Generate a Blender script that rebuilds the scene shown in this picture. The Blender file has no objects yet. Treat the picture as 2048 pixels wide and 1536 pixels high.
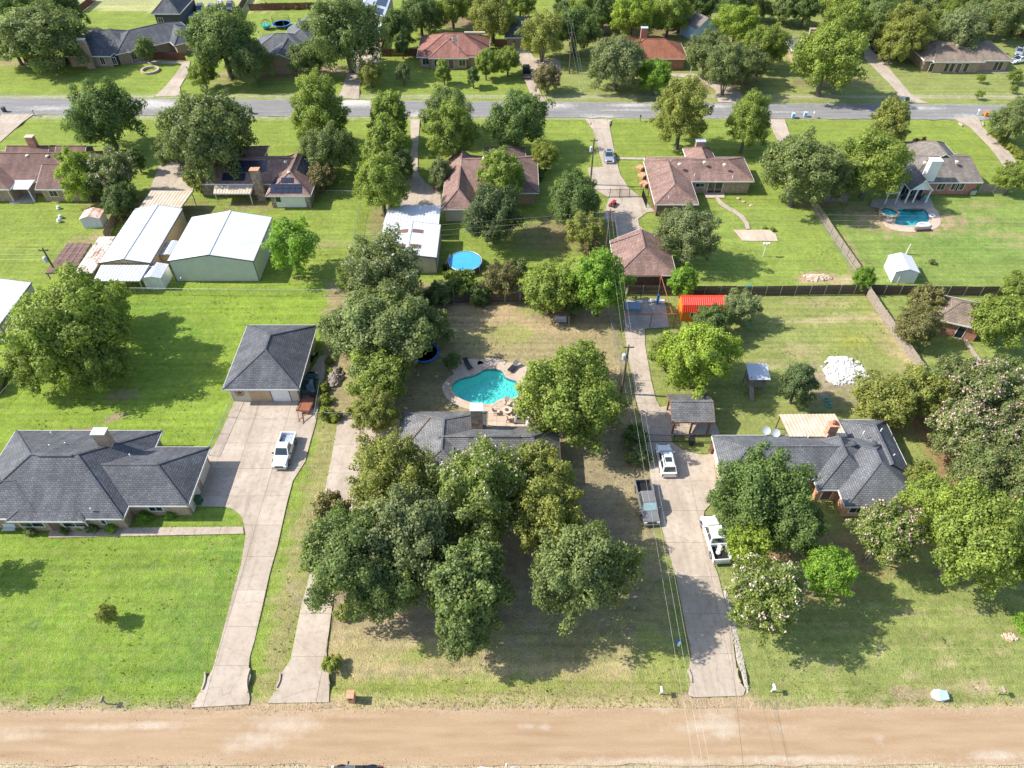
import bpy, bmesh, math, random
import numpy as np
from mathutils import Vector
# ------------------------------------------------------------------ camera, sky, sun, exposure
F, H, PITCH = 1420.0, 70.0, math.radians(46)
SP, CP = math.sin(PITCH), math.cos(PITCH)
SUN_EL, SUN_AZ = math.radians(42), math.radians(-4)      # light travels towards +X, a little -Y
scene = bpy.context.scene
cam = bpy.data.cameras.new('camera'); cam.sensor_width = 36; cam.sensor_fit = 'HORIZONTAL'
cam.lens = 36*F/2048; cam.clip_end = 6000; cam.clip_start = 0.5
camo = bpy.data.objects.new('camera', cam); scene.collection.objects.link(camo)
camo.location = (0, 0, H); camo.rotation_euler = (math.pi/2-PITCH, 0, 0); scene.camera = camo
world = bpy.data.worlds.new('World'); scene.world = world; world.use_nodes = True
wn = world.node_tree
sky = wn.nodes.new('ShaderNodeTexSky'); sky.sky_type = 'NISHITA'; sky.sun_disc = False
sky.sun_elevation = SUN_EL; sky.altitude = 200; sky.air_density = 1.0; sky.dust_density = 1.2
bgn = wn.nodes['Background']; bgn.inputs[1].default_value = 0.15
wn.links.new(sky.outputs[0], bgn.inputs[0])
sl = bpy.data.lights.new('sun', 'SUN'); sl.energy = 4.3; sl.angle = math.radians(0.55); sl.color = (1, 0.955, 0.87)
so = bpy.data.objects.new('sun', sl); scene.collection.objects.link(so)
SD = Vector((math.cos(SUN_EL)*math.cos(SUN_AZ), math.cos(SUN_EL)*math.sin(SUN_AZ), -math.sin(SUN_EL)))
so.rotation_euler = SD.to_track_quat('-Z', 'Y').to_euler(); so.location = (-60, 60, 90)
sky.sun_rotation = math.atan2(-SD.x, -SD.y)
vs = scene.view_settings; vs.view_transform = 'Standard'; vs.look = 'None'; vs.exposure = 0.8; vs.gamma = 1
vs.use_curve_mapping = False
scene.cycles.max_bounces = 6; scene.cycles.transparent_max_bounces = 12
# ------------------------------------------------------------------ helpers
COL = scene.collection
rnd = random.Random(7)
R_ = math.radians
def K(py):
    v = (py-768)/F; return (CP-v*SP)/(SP+v*CP)
def G(px, py, z=0.0):                       # photograph pixel -> point at height z
    u = (px-1024)/F; v = (py-768)/F; t = (H-z)/(SP+v*CP)
    return (u*t, (CP-v*SP)*t, z)
def pxm(py, z=0.0):                         # metres per pixel there
    v = (py-768)/F; return (H-z)/(SP+v*CP)/F
NEAR_SW, FAR_SW1, FAR_SW2 = 27.6, 144.2, 160.2
def zg(x, y):
    return (-0.34*np.exp(-((y-NEAR_SW)/1.0)**2) - 0.22*np.exp(-((y-FAR_SW1)/1.3)**2)
            - 0.22*np.exp(-((y-FAR_SW2)/1.3)**2))
def tag(o, label=None, cat=None, group=None, kind=None):
    if label: o['label'] = label
    if cat: o['category'] = cat
    if group: o['group'] = group
    if kind: o['kind'] = kind
    return o
def thing(name, label, cat, loc=(0, 0, 0), yaw=0.0, group=None):
    o = bpy.data.objects.new(name, None); COL.objects.link(o); o.empty_display_size = 0.3
    o.location = loc; o.rotation_euler = (0, 0, yaw); tag(o, label, cat, group); return o
class MB:
    def __init__(s): s.v = []; s.f = []
    def add(s, vs_, fs):
        b = len(s.v); s.v += [tuple(p) for p in vs_]; s.f += [tuple(b+i for i in q) for q in fs]; return s
    def box(s, x0, y0, z0, x1, y1, z1):
        return s.add([(x0,y0,z0),(x1,y0,z0),(x1,y1,z0),(x0,y1,z0),(x0,y0,z1),(x1,y0,z1),(x1,y1,z1),(x0,y1,z1)],
                     [(3,2,1,0),(4,5,6,7),(0,1,5,4),(1,2,6,5),(2,3,7,6),(3,0,4,7)])
    def obox(s, c, sx, sy, sz, yaw=0.0, tilt=0.0):
        cy, sn = math.cos(yaw), math.sin(yaw); ct, st = math.cos(tilt), math.sin(tilt); vv = []
        for dz in (-.5, .5):
            for dx, dy in ((-.5,-.5),(.5,-.5),(.5,.5),(-.5,.5)):
                X, Y, Z = dx*sx, dy*sy, dz*sz
                X, Z = X*ct+Z*st, -X*st+Z*ct
                vv.append((c[0]+X*cy-Y*sn, c[1]+X*sn+Y*cy, c[2]+Z))
        return s.add(vv, [(3,2,1,0),(4,5,6,7),(0,1,5,4),(1,2,6,5),(2,3,7,6),(3,0,4,7)])
    def prism(s, poly, z0, z1):
        a = sum(p[0]*q[1]-q[0]*p[1] for p, q in zip(poly, poly[1:]+poly[:1]))
        if a < 0: poly = poly[::-1]
        n = len(poly)
        return s.add([(p[0],p[1],z0) for p in poly]+[(p[0],p[1],z1) for p in poly],
                     [tuple(range(n-1,-1,-1)), tuple(range(n,2*n))]+[(i,(i+1)%n,n+(i+1)%n,n+i) for i in range(n)])
    def slabq(s, q, t):                      # a sloped quad/poly with thickness t downwards
        n = len(q)
        return s.add(list(q)+[(p[0],p[1],p[2]-t) for p in q],
                     [tuple(range(n)), tuple(range(2*n-1,n-1,-1))]+[(i,n+i,n+(i+1)%n,(i+1)%n) for i in range(n)])
    def bar(s, p, q, w, h=None):
        h = h or w; p = Vector(p); q = Vector(q); d = (q-p)
        if d.length < 1e-6: return s
        d.normalize(); side = d.cross(Vector((0,0,1)))
        if side.length < 1e-3: side = Vector((1,0,0))
        side.normalize(); up = side.cross(d)
        vv = [e+side*(a*w/2)+up*(b*h/2) for e in (p, q) for a, b in ((-1,-1),(1,-1),(1,1),(-1,1))]
        return s.add(vv, [(3,2,1,0),(4,5,6,7),(0,1,5,4),(1,2,6,5),(2,3,7,6),(3,0,4,7)])
    def tube(s, pts, rad, n=6, cap=True):
        pts = [Vector(p) for p in pts]
        if not hasattr(rad, '__len__'): rad = [rad]*len(pts)
        b = len(s.v); m = len(pts)
        for i, p in enumerate(pts):
            d = (pts[min(i+1,m-1)]-pts[max(i-1,0)]).normalized()
            a = d.cross(Vector((0.12,0.31,0.94)));
            if a.length < 1e-3: a = d.cross(Vector((1,0,0)))
            a.normalize(); c = d.cross(a)
            for k in range(n):
                t = 2*math.pi*k/n; s.v.append(tuple(p+(a*math.cos(t)+c*math.sin(t))*rad[i]))
        for i in range(m-1):
            for k in range(n):
                s.f.append((b+i*n+k, b+i*n+(k+1)%n, b+(i+1)*n+(k+1)%n, b+(i+1)*n+k))
        if cap:
            s.f.append(tuple(b+k for k in range(n-1,-1,-1))); s.f.append(tuple(b+(m-1)*n+k for k in range(n)))
        return s
    def lathe(s, c, prof, n=16, sx=1.0, sy=1.0):
        b = len(s.v); m = len(prof)
        for r, z in prof:
            for k in range(n):
                t = 2*math.pi*k/n; s.v.append((c[0]+r*sx*math.cos(t), c[1]+r*sy*math.sin(t), c[2]+z))
        for i in range(m-1):
            for k in range(n):
                s.f.append((b+i*n+k, b+i*n+(k+1)%n, b+(i+1)*n+(k+1)%n, b+(i+1)*n+k))
        s.f.append(tuple(b+k for k in range(n-1,-1,-1))); s.f.append(tuple(b+(m-1)*n+k for k in range(n)))
        return s
    def build(s, name, mat, parent=None, org=None, smooth=False, uv=True):
        if org is None: org = ORG[0]
        me = bpy.data.meshes.new(name)
        me.from_pydata([(p[0]-org[0], p[1]-org[1], p[2]-org[2]) for p in s.v], [], s.f)
        if uv: auto_uv(me)
        if smooth: me.polygons.foreach_set('use_smooth', [True]*len(me.polygons))
        me.materials.append(mat)
        o = bpy.data.objects.new(name, me); COL.objects.link(o); o.parent = parent
        if parent is None: o.location = org
        return o
ORG = [(0, 0, 0)]
def auto_uv(me):
    ul = me.uv_layers.new(name='uv'); co = [v.co for v in me.vertices]; out = [0.0]*(2*len(me.loops))
    for p in me.polygons:
        n = p.normal; t = Vector((-n.y, n.x, 0))
        if t.length < 0.05: t = Vector((1,0,0))
        t.normalize(); b = n.cross(t)
        for li in p.loop_indices:
            c = co[me.loops[li].vertex_index]; out[2*li] = c.dot(t); out[2*li+1] = c.dot(b)
    ul.data.foreach_set('uv', out)
def place(o, org):
    return o
# ------------------------------------------------------------------ materials
def newmat(name):
    m = bpy.data.materials.new(name); m.use_nodes = True; nt = m.node_tree; nt.nodes.clear()
    out = nt.nodes.new('ShaderNodeOutputMaterial'); p = nt.nodes.new('ShaderNodeBsdfPrincipled')
    nt.links.new(p.outputs[0], out.inputs[0]); return m, nt, p, out
def N(nt, typ, **kw):
    n = nt.nodes.new('ShaderNode'+typ)
    for k, v in kw.items():
        if k.startswith('_'): setattr(n, k[1:], v)
        elif k[0] == 'i' and k[1:].isdigit(): n.inputs[int(k[1:])].default_value = v
        else: n.inputs[k].default_value = v
    return n
def mixc(nt, fac, a, b, mode='MIX'):
    m = nt.nodes.new('ShaderNodeMix'); m.data_type = 'RGBA'; m.blend_type = mode
    for sock, val in ((m.inputs[0], fac), (m.inputs[6], a), (m.inputs[7], b)):
        if isinstance(val, bpy.types.NodeSocket): nt.links.new(val, sock)
        elif isinstance(val, (int, float)): sock.default_value = val
        else: sock.default_value = (*val[:3], 1)
    return m.outputs[2]
def ramp(nt, src, p0, p1, v0=0.0, v1=1.0):
    r = nt.nodes.new('ShaderNodeMapRange'); r.inputs[1].default_value = p0; r.inputs[2].default_value = p1
    r.inputs[3].default_value = v0; r.inputs[4].default_value = v1; nt.links.new(src, r.inputs[0]); return r.outputs[0]
def noise(nt, co, scale, detail=3, rough=0.6):
    n = N(nt, 'TexNoise', Scale=scale, Detail=detail, Roughness=rough); nt.links.new(co, n.inputs['Vector']); return n.outputs['Fac']
def geo(nt): return nt.nodes.new('ShaderNodeNewGeometry').outputs['Position']
def objc(nt): return nt.nodes.new('ShaderNodeTexCoord').outputs['Object']
def bump(nt, p, h, strength=0.4, dist=0.05):
    b = N(nt, 'Bump', Strength=strength, Distance=dist); nt.links.new(h, b.inputs['Height']); nt.links.new(b.outputs[0], p.inputs['Normal'])
def M_plain(name, col, rough=0.6, metal=0.0, var=0.18, scale=1.6, spec=0.4, fine=0.1):
    m, nt, p, o = newmat(name); c = objc(nt)
    a = noise(nt, c, scale, 4); b = noise(nt, c, scale*9, 2)
    f = ramp(nt, a, 0.3, 0.7, 1-var, 1+var); g = ramp(nt, b, 0.3, 0.7, 1-fine, 1+fine)
    mm = N(nt, 'Math', _operation='MULTIPLY'); nt.links.new(f, mm.inputs[0]); nt.links.new(g, mm.inputs[1])
    v = N(nt, 'VectorMath', _operation='SCALE'); v.inputs[0].default_value = col; nt.links.new(mm.outputs[0], v.inputs['Scale'])
    nt.links.new(v.outputs[0], p.inputs['Base Color'])
    p.inputs['Roughness'].default_value = rough; p.inputs['Metallic'].default_value = metal; p.inputs['Specular IOR Level'].default_value = spec
    return m
def M_shingle(name, col, col2, moss=0.0):
    m, nt, p, o = newmat(name); uv = nt.nodes.new('ShaderNodeUVMap').outputs[0]
    br = N(nt, 'TexBrick', Scale=1.0); br.inputs['Color1'].default_value = (*col, 1); br.inputs['Color2'].default_value = (*col2, 1)
    br.inputs['Mortar'].default_value = (*[c*0.45 for c in col], 1); br.inputs['Mortar Size'].default_value = 0.022
    br.inputs['Brick Width'].default_value = 0.45; br.inputs['Row Height'].default_value = 0.24; br.inputs['Bias'].default_value = -0.1
    nt.links.new(uv, br.inputs['Vector'])
    c = objc(nt); a = noise(nt, c, 0.35, 4); f = ramp(nt, a, 0.3, 0.7, 0.76, 1.22)
    b = noise(nt, c, 7, 3); g = ramp(nt, b, 0.3, 0.7, 0.8, 1.2)
    st = N(nt, 'Mapping'); st.inputs['Scale'].default_value = (1.3, 0.12, 1); nt.links.new(uv, st.inputs['Vector'])
    s_ = noise(nt, st.outputs[0], 1.0, 4); h = ramp(nt, s_, 0.35, 0.75, 0.82, 1.2)
    m1 = N(nt, 'Math', _operation='MULTIPLY'); nt.links.new(f, m1.inputs[0]); nt.links.new(g, m1.inputs[1])
    m2 = N(nt, 'Math', _operation='MULTIPLY'); nt.links.new(m1.outputs[0], m2.inputs[0]); nt.links.new(h, m2.inputs[1])
    v = N(nt, 'VectorMath', _operation='SCALE'); nt.links.new(br.outputs['Color'], v.inputs[0]); nt.links.new(m2.outputs[0], v.inputs['Scale'])
    nt.links.new(v.outputs[0], p.inputs['Base Color']); p.inputs['Roughness'].default_value = 0.85; p.inputs['Specular IOR Level'].default_value = 0.25
    ad = N(nt, 'Math', _operation='ADD'); nt.links.new(br.outputs['Fac'], ad.inputs[0]); ad.inputs[1].default_value = 0
    iv = N(nt, 'Math', _operation='SUBTRACT'); iv.inputs[0].default_value = 1; nt.links.new(br.outputs['Fac'], iv.inputs[1])
    bump(nt, p, iv.outputs[0], 0.5, 0.03); return m
def M_brick(name, c1, c2, mortar, bw=0.3, rh=0.1):
    m, nt, p, o = newmat(name); uv = nt.nodes.new('ShaderNodeUVMap').outputs[0]
    br = N(nt, 'TexBrick', Scale=1.0); br.inputs['Color1'].default_value = (*c1, 1); br.inputs['Color2'].default_value = (*c2, 1)
    br.inputs['Mortar'].default_value = (*mortar, 1); br.inputs['Mortar Size'].default_value = 0.012
    br.inputs['Brick Width'].default_value = bw; br.inputs['Row Height'].default_value = rh
    nt.links.new(uv, br.inputs['Vector']); a = noise(nt, objc(nt), 2.2, 4); f = ramp(nt, a, 0.3, 0.7, 0.75, 1.25)
    v = N(nt, 'VectorMath', _operation='SCALE'); nt.links.new(br.outputs['Color'], v.inputs[0]); nt.links.new(f, v.inputs['Scale'])
    nt.links.new(v.outputs[0], p.inputs['Base Color']); p.inputs['Roughness'].default_value = 0.85; return m
def M_stone(name, c1, c2, scale=2.2):
    m, nt, p, o = newmat(name); c = objc(nt)
    vo = N(nt, 'TexVoronoi', Scale=scale); nt.links.new(c, vo.inputs['Vector'])
    vd = N(nt, 'TexVoronoi', Scale=scale, _feature='DISTANCE_TO_EDGE'); nt.links.new(c, vd.inputs['Vector'])
    sx = nt.nodes.new('ShaderNodeSeparateColor'); nt.links.new(vo.outputs['Color'], sx.inputs[0])
    a = mixc(nt, sx.outputs[0], c1, c2); e = ramp(nt, vd.outputs['Distance'], 0.0, 0.08, 0.0, 1.0)
    b = mixc(nt, e, [k*0.45 for k in c1], a); nt.links.new(b, p.inputs['Base Color']); p.inputs['Roughness'].default_value = 0.9
    bump(nt, p, e, 0.6, 0.05); return m
def M_rust(name, c1, c2, lo=0.4, hi=0.6, scale=1.2, rough=0.55, metal=0.2):
    m, nt, p, o = newmat(name); c = objc(nt); a = noise(nt, c, scale, 6, 0.65); f = ramp(nt, a, lo, hi)
    b = mixc(nt, f, c1, c2); g = noise(nt, c, scale*12, 2)
    v = N(nt, 'VectorMath', _operation='SCALE'); nt.links.new(b, v.inputs[0]); nt.links.new(ramp(nt, g, .3, .7, .85, 1.15), v.inputs['Scale'])
    nt.links.new(v.outputs[0], p.inputs['Base Color'])
    p.inputs['Roughness'].default_value = rough; p.inputs['Metallic'].default_value = metal; return m
def M_glass(name, col=(0.02, 0.025, 0.03), rough=0.06):
    m, nt, p, o = newmat(name); c = objc(nt); a = noise(nt, c, 1.5, 2)
    nt.links.new(mixc(nt, a, [k*0.6 for k in col], [k*1.5 for k in col]), p.inputs['Base Color'])
    p.inputs['Roughness'].default_value = rough; p.inputs['Specular IOR Level'].default_value = 0.8; return m
def M_paint(name, col, rough=0.25, metal=0.0, coat=0.6):
    m, nt, p, o = newmat(name); c = objc(nt); a = noise(nt, c, 1.1, 4)
    v = N(nt, 'VectorMath', _operation='SCALE'); v.inputs[0].default_value = col; nt.links.new(ramp(nt, a, .3, .7, .92, 1.06), v.inputs['Scale'])
    nt.links.new(v.outputs[0], p.inputs['Base Color']); p.inputs['Roughness'].default_value = rough
    p.inputs['Metallic'].default_value = metal; p.inputs['Coat Weight'].default_value = coat; p.inputs['Coat Roughness'].default_value = 0.08; return m
def M_foliage(name, trans=0.35, rough=0.55):
    m, nt, p, o = newmat(name)
    oi = nt.nodes.new('ShaderNodeObjectInfo'); at = N(nt, 'Attribute', _attribute_name='leaf')
    sc_ = nt.nodes.new('ShaderNodeSeparateColor'); nt.links.new(at.outputs['Color'], sc_.inputs[0])
    f = ramp(nt, sc_.outputs[0], 0, 1, 0.6, 1.45)
    v = N(nt, 'VectorMath', _operation='SCALE'); nt.links.new(oi.outputs['Color'], v.inputs[0]); nt.links.new(f, v.inputs['Scale'])
    yel = mixc(nt, sc_.outputs[1], v.outputs[0], (1.45, 1.25, 0.8), 'MULTIPLY')
    nt.links.new(yel, p.inputs['Base Color']); p.inputs['Roughness'].default_value = rough; p.inputs['Specular IOR Level'].default_value = 0.35
    tr = nt.nodes.new('ShaderNodeBsdfTranslucent'); tc = mixc(nt, 1.0, yel, (1.25, 1.35, 0.6), 'MULTIPLY'); nt.links.new(tc, tr.inputs[0])
    mx = N(nt, 'MixShader', i0=trans); nt.links.new(p.outputs[0], mx.inputs[1]); nt.links.new(tr.outputs[0], mx.inputs[2])
    nt.links.new(mx.outputs[0], o.inputs[0]); return m
m_leaf = M_foliage('foliage')
m_bark = M_rust('bark', (0.09, 0.07, 0.055), (0.2, 0.17, 0.14), .3, .7, 5, .95, 0)
m_barkp = M_rust('pale bark', (0.2, 0.15, 0.115), (0.36, 0.3, 0.25), .3, .7, 5, .9, 0)
m_pink = M_plain('blossom pink', (0.62, 0.4, 0.38), .7, 0, .25, 3)
m_white_bl = M_plain('blossom pale pink', (0.72, 0.56, 0.5), .7, 0, .25, 3)
m_tan_bl = M_plain('blossom faded', (0.4, 0.25, 0.16), .8, 0, .25, 3)
m_sh_dark = M_shingle('charcoal shingles', (0.105, 0.108, 0.12), (0.15, 0.152, 0.165))
m_sh_grey = M_shingle('grey shingles', (0.165, 0.162, 0.162), (0.225, 0.218, 0.215))
m_sh_slate = M_shingle('slate grey shingles', (0.135, 0.14, 0.15), (0.18, 0.184, 0.194))
m_sh_brown = M_shingle('brown shingles', (0.26, 0.16, 0.13), (0.34, 0.225, 0.19))
m_sh_brownd = M_shingle('dark brown shingles', (0.19, 0.11, 0.092), (0.25, 0.155, 0.13))
m_sh_red = M_shingle('red brown shingles', (0.29, 0.13, 0.1), (0.36, 0.18, 0.145))
m_sh_rust = M_shingle('rust orange shingles', (0.3, 0.115, 0.065), (0.36, 0.15, 0.09))
m_sh_tan = M_shingle('tan shingles', (0.25, 0.19, 0.145), (0.33, 0.26, 0.2))
m_sh_wgrey = M_shingle('weathered grey shingles', (0.2, 0.17, 0.145), (0.28, 0.245, 0.215))
m_metal_w = M_plain('white metal', (0.6, 0.61, 0.62), .42, .0, .05, .5, .4, .03)
m_metal_g = M_plain('pale grey metal', (0.52, 0.55, 0.6), .42, .1, .08, .6, .4, .04)
m_galv = M_plain('galvanised steel', (0.42, 0.44, 0.45), .4, .6, .1, 3)
m_metal_t = M_rust('tan roof metal', (0.5, 0.39, 0.27), (0.62, 0.52, 0.41), .35, .65, .8, .5, 0)
m_rusty = M_rust('rusting roof metal', (0.3, 0.14, 0.07), (0.66, 0.6, 0.52), .38, .52, .7, .7, 0)
m_rustr = M_rust('rust streaked white roof', (0.55, 0.17, 0.07), (0.75, 0.62, 0.52), .36, .55, 1.1, .6, 0)
m_rustpipe = M_rust('rusty pipe', (0.2, 0.06, 0.03), (0.32, 0.12, 0.06), .35, .65, 4, .8, 0)
m_red = M_plain('red metal', (0.62, 0.05, 0.025), .45, 0, .1, 1, .4, .04)
m_orange = M_plain('orange siding', (0.72, 0.2, 0.02), .7, 0, .1, 1.2)
m_brick = M_brick('tan brick', (0.3, 0.19, 0.12), (0.4, 0.27, 0.18), (0.4, 0.34, 0.28))
m_brickr = M_brick('red brick', (0.36, 0.11, 0.07), (0.44, 0.16, 0.1), (0.42, 0.3, 0.24))
m_bricko = M_brick('orange brick', (0.5, 0.2, 0.1), (0.58, 0.28, 0.16), (0.5, 0.38, 0.28))
m_stone = M_stone('field stone', (0.5, 0.4, 0.3), (0.22, 0.15, 0.11), 2.6)
m_white = M_plain('white trim', (0.76, 0.75, 0.72), .6, 0, .06, 1)
m_cream = M_plain('cream siding', (0.6, 0.53, 0.43), .65, 0, .08, 1)
m_tanw = M_plain('tan siding', (0.5, 0.36, 0.22), .65, 0, .08, 1)
m_sage = M_plain('pale sage siding', (0.6, 0.62, 0.54), .6, 0, .06, .8)
m_bluew = M_plain('pale blue siding', (0.36, 0.5, 0.72), .6, 0, .08, 1)
m_brownw = M_plain('brown board siding', (0.17, 0.1, 0.08), .8, 0, .15, 1.5)
m_dgrey = M_plain('dark grey siding', (0.07, 0.075, 0.085), .75, 0, .1, 1)
m_wood = M_rust('weathered wood', (0.2, 0.155, 0.12), (0.36, 0.3, 0.25), .3, .7, 3, .9, 0)
m_woodd = M_rust('dark fence wood', (0.085, 0.06, 0.048), (0.15, 0.11, 0.09), .3, .7, 3, .9, 0)
m_woodr = M_rust('stained red brown wood', (0.13, 0.045, 0.03), (0.2, 0.08, 0.055), .3, .7, 3, .85, 0)
m_post = M_rust('brown post wood', (0.2, 0.085, 0.045), (0.3, 0.14, 0.08), .3, .7, 3, .8, 0)
m_pole = M_rust('utility pole wood', (0.09, 0.06, 0.045), (0.17, 0.12, 0.09), .3, .7, 3, .95, 0)
m_black = M_plain('black metal', (0.02, 0.02, 0.022), .5, 0, .1, 2)
m_rubber = M_plain('tyre rubber', (0.018, 0.018, 0.018), .85, 0, .1, 4)
m_rim = M_plain('wheel rim', (0.4, 0.4, 0.42), .35, .7, .05, 4)
m_glass = M_glass('window glass')
m_carglass = M_glass('car glass', (0.03, 0.045, 0.05), .05)
m_solar = M_glass('solar panel', (0.018, 0.024, 0.045), .16)
m_lamp = M_plain('lamp lens', (0.75, 0.75, 0.72), .15, 0, .03, 3)
m_taill = M_plain('tail lamp', (0.4, 0.02, 0.02), .25, 0, .05, 3)
m_green = M_plain('dark green plastic', (0.02, 0.1, 0.05), .5, 0, .1, 2)
m_teal = M_plain('teal plastic', (0.04, 0.34, 0.3), .5, 0, .1, 2)
m_blue = M_plain('blue vinyl', (0.03, 0.2, 0.62), .45, 0, .1, 2)
m_rockw = M_rust('white rock', (0.4, 0.38, 0.35), (0.64, 0.63, 0.6), .3, .6, 1.5, .9, 0)
m_rockt = M_rust('tan rock', (0.35, 0.26, 0.18), (0.55, 0.44, 0.33), .3, .6, 1.5, .9, 0)
m_dirt = M_rust('bare soil', (0.2, 0.13, 0.085), (0.32, 0.22, 0.15), .3, .7, .8, .95, 0)
# ------------------------------------------------------------------ ground, roads, driveways
def sines(seed, n, wl):
    r = np.random.RandomState(seed); return [(r.uniform(0, 6.28), wl*r.uniform(.5, 1.6), r.uniform(0, 6.28)) for _ in range(n)]
def fbm(x, y, seed, wl, n=7):
    s = 0
    for a, w, p in sines(seed, n, wl): s = s+np.sin((x*math.cos(a)+y*math.sin(a))*6.283/w+p)
    return s/n**.5
def inpoly(x, y, poly):
    c = np.zeros(x.shape, bool); n = len(poly)
    for i in range(n):
        x0, y0 = poly[i][:2]; x1, y1 = poly[(i+1) % n][:2]
        if y0 == y1: continue
        k = ((y0 > y) != (y1 > y)) & (x < (x1-x0)*(y-y0)/(y1-y0)+x0); c ^= k
    return c
def PW(*pts, z=0.0): return [G(a, b, z)[:2] for a, b in pts]
def axis(segs):
    out = [segs[0][0]]
    for a, b, s in segs:
        n = max(1, int(round((b-a)/s))); out += [a+(b-a)*(i+1)/n for i in range(n)]
    return np.array(out)
gx = axis([(-1600,-400,300),(-400,-190,30),(-190,-112,2.0),(-112,112,0.75),(112,190,2.0),(190,400,30),(400,1600,300)])
gy = axis([(-300,0,60),(0,14,3.5),(14,98,0.6),(98,165,0.9),(165,250,1.7),(250,420,17),(420,2400,330)])
X, Y = np.meshgrid(gx, gy)
def spline(pts, n=8):
    out = []; m = len(pts)
    for i in range(m):
        p0, p1, p2, p3 = (np.array(pts[(i+k-1) % m], float) for k in range(4))
        for j in range(n):
            t = j/n; out.append(tuple(0.5*((2*p1)+(p2-p0)*t+(2*p0-5*p1+4*p2-p3)*t*t+(3*p1-p0-3*p2+p3)*t**3)))
    return out
POOL1 = spline(PW((903,775),(918,759),(950,750),(972,739),(1002,741),(1012,755),(1034,764),(1041,780),(1030,796),(1000,799),(985,808),(955,808),(918,796)), 6)
POOL2 = spline(PW((1785,423),(1806,418),(1833,415),(1852,421),(1858,440),(1846,449),(1815,452),(1790,448),(1792,436)), 6)
def offset_loop(poly, d):
    a = sum(p[0]*q[1]-q[0]*p[1] for p, q in zip(poly, poly[1:]+poly[:1])); sg = 1 if a > 0 else -1
    n = len(poly); out = []
    for i in range(n):
        p, q = poly[i-1], poly[(i+1) % n]; t = Vector((q[0]-p[0], q[1]-p[1])).normalized()
        dd = d(i/n) if callable(d) else d
        out.append((poly[i][0]+sg*t.y*dd, poly[i][1]-sg*t.x*dd))
    return out
def lerp(a, b, f): f = f[..., None]; return a*(1-f)+np.array(b)*f
LUSH, MID, DRY, BROWN, YEL, DIRT = (.165,.24,.034), (.165,.22,.036), (.27,.232,.09), (.33,.235,.125), (.225,.255,.03), (.27,.19,.125)
col = np.zeros(X.shape+(3,)); col[:] = (.19,.245,.042)
jx = X+0.5*fbm(X, Y, 1, 3.0)+.25*fbm(X, Y, 2, 1.1); jy = Y+0.5*fbm(X, Y, 3, 3.0)+.25*fbm(X, Y, 4, 1.1)
def paint(pts, c, amt=1.0):
    global col
    m = inpoly(jx, jy, PW(*pts)).astype(float)*amt; col = lerp(col, c, m)
def blob(px, py, rx, ry, c, amt=0.8, rough=.35):
    global col
    x, y, _ = G(px, py); d = np.sqrt(((X-x)/rx)**2+((Y-y)/ry)**2)+rough*fbm(X, Y, int(px+py), 2.2)
    col = lerp(col, c, np.clip((1.25-d)/.6, 0, 1)*amt)
# lots
paint([(-400,560),(690,570),(700,700),(640,720),(420,905),(-400,905)], (.185,.265,.033))
paint([(-400,905),(430,905),(500,1050),(380,1440),(-900,1440)], LUSH)
paint([(500,1440),(640,840),(690,840),(540,1440)], (.245,.23,.085))
paint([(640,1440),(690,1000),(1290,860),(1380,1440)], (.275,.25,.1))
paint([(660,560),(1222,575),(1300,900),(690,900),(640,720)], (.285,.23,.12))
paint([(1220,575),(1880,590),(1930,900),(1290,900)], (.22,.245,.07))
paint([(1290,900),(1930,900),(2700,1440),(1370,1440)], (.21,.24,.068))
paint([(1225,480),(1640,380),(1750,585),(1230,585)], (.2,.26,.05))
paint([(1630,370),(2400,400),(2400,600),(1750,585)], (.18,.245,.055))
paint([(1740,580),(2400,590),(2400,760),(1840,745)], (.21,.26,.065))
paint([(1100,0),(2400,20),(2400,215),(1100,205)], (.21,.24,.07))
paint([(-600,15),(560,25),(520,2),(540,-400),(-2000,-400),(-2000,10)], (.36,.36,.15))
for s in range(26):                                   # soft lush and dry drifts
    r = np.random.RandomState(s)
    x0, y0 = r.uniform(-110,110), r.uniform(26,200)
blob(1000,640,7,4,(.36,.265,.15),.85); blob(960,625,6,3,(.36,.265,.15),.8); blob(1140,640,6,3,(.35,.255,.145),.8)
blob(1010,668,4.5,2.2,(.26,.29,.07),.7); blob(940,690,6,2.5,(.3,.25,.11),.7); blob(1090,625,2.2,1.6,(.25,.18,.13),.7)
blob(1060,620,2,1.4,(.22,.27,.06),.6); blob(880,780,7,8,(.22,.19,.1),.7); blob(1220,930,6,8,(.3,.235,.145),.75)
blob(1180,1060,7,9,(.27,.215,.14),.75); blob(960,1130,16,9,(.28,.215,.15),.8); blob(760,1200,7,4,(.26,.19,.13),.8)
blob(1000,1060,12,5,(.27,.2,.14),.75); blob(840,1230,5,2.5,(.32,.25,.17),.7)
for px, py, rx, ry, a in ((700,1300,5,1.5,.5),(900,1290,4,1,.5),(760,1345,7,.9,.45),(1000,1330,12,.7,.55),(900,1347,14,.35,.7),(1180,1345,6,.5,.5),(1290,1310,2.5,2,.5),(730,1250,3,2,.5)):
    blob(px, py, rx, ry, (.37,.285,.15), a)
for px, py, rx, ry in ((830,1312,2.2,.8),(950,1365,14,.8),(1320,1345,3,2),(780,1378,8,.7),(1310,1290,2,2)): blob(px, py, rx, ry, (.2,.255,.045), .6)
for px, py, rx, ry, a in ((1640,640,5,.7,.7),(1740,635,6,.8,.6),(1600,700,3,1.5,.5),(1680,560,3,1.2,.9),(1640,605,5,1,.4),(1790,680,2,5,.5),(1540,730,2,1,.5),(1820,725,2,3,.5)):
    blob(px, py, rx, ry, (.42,.33,.19), a)
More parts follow.
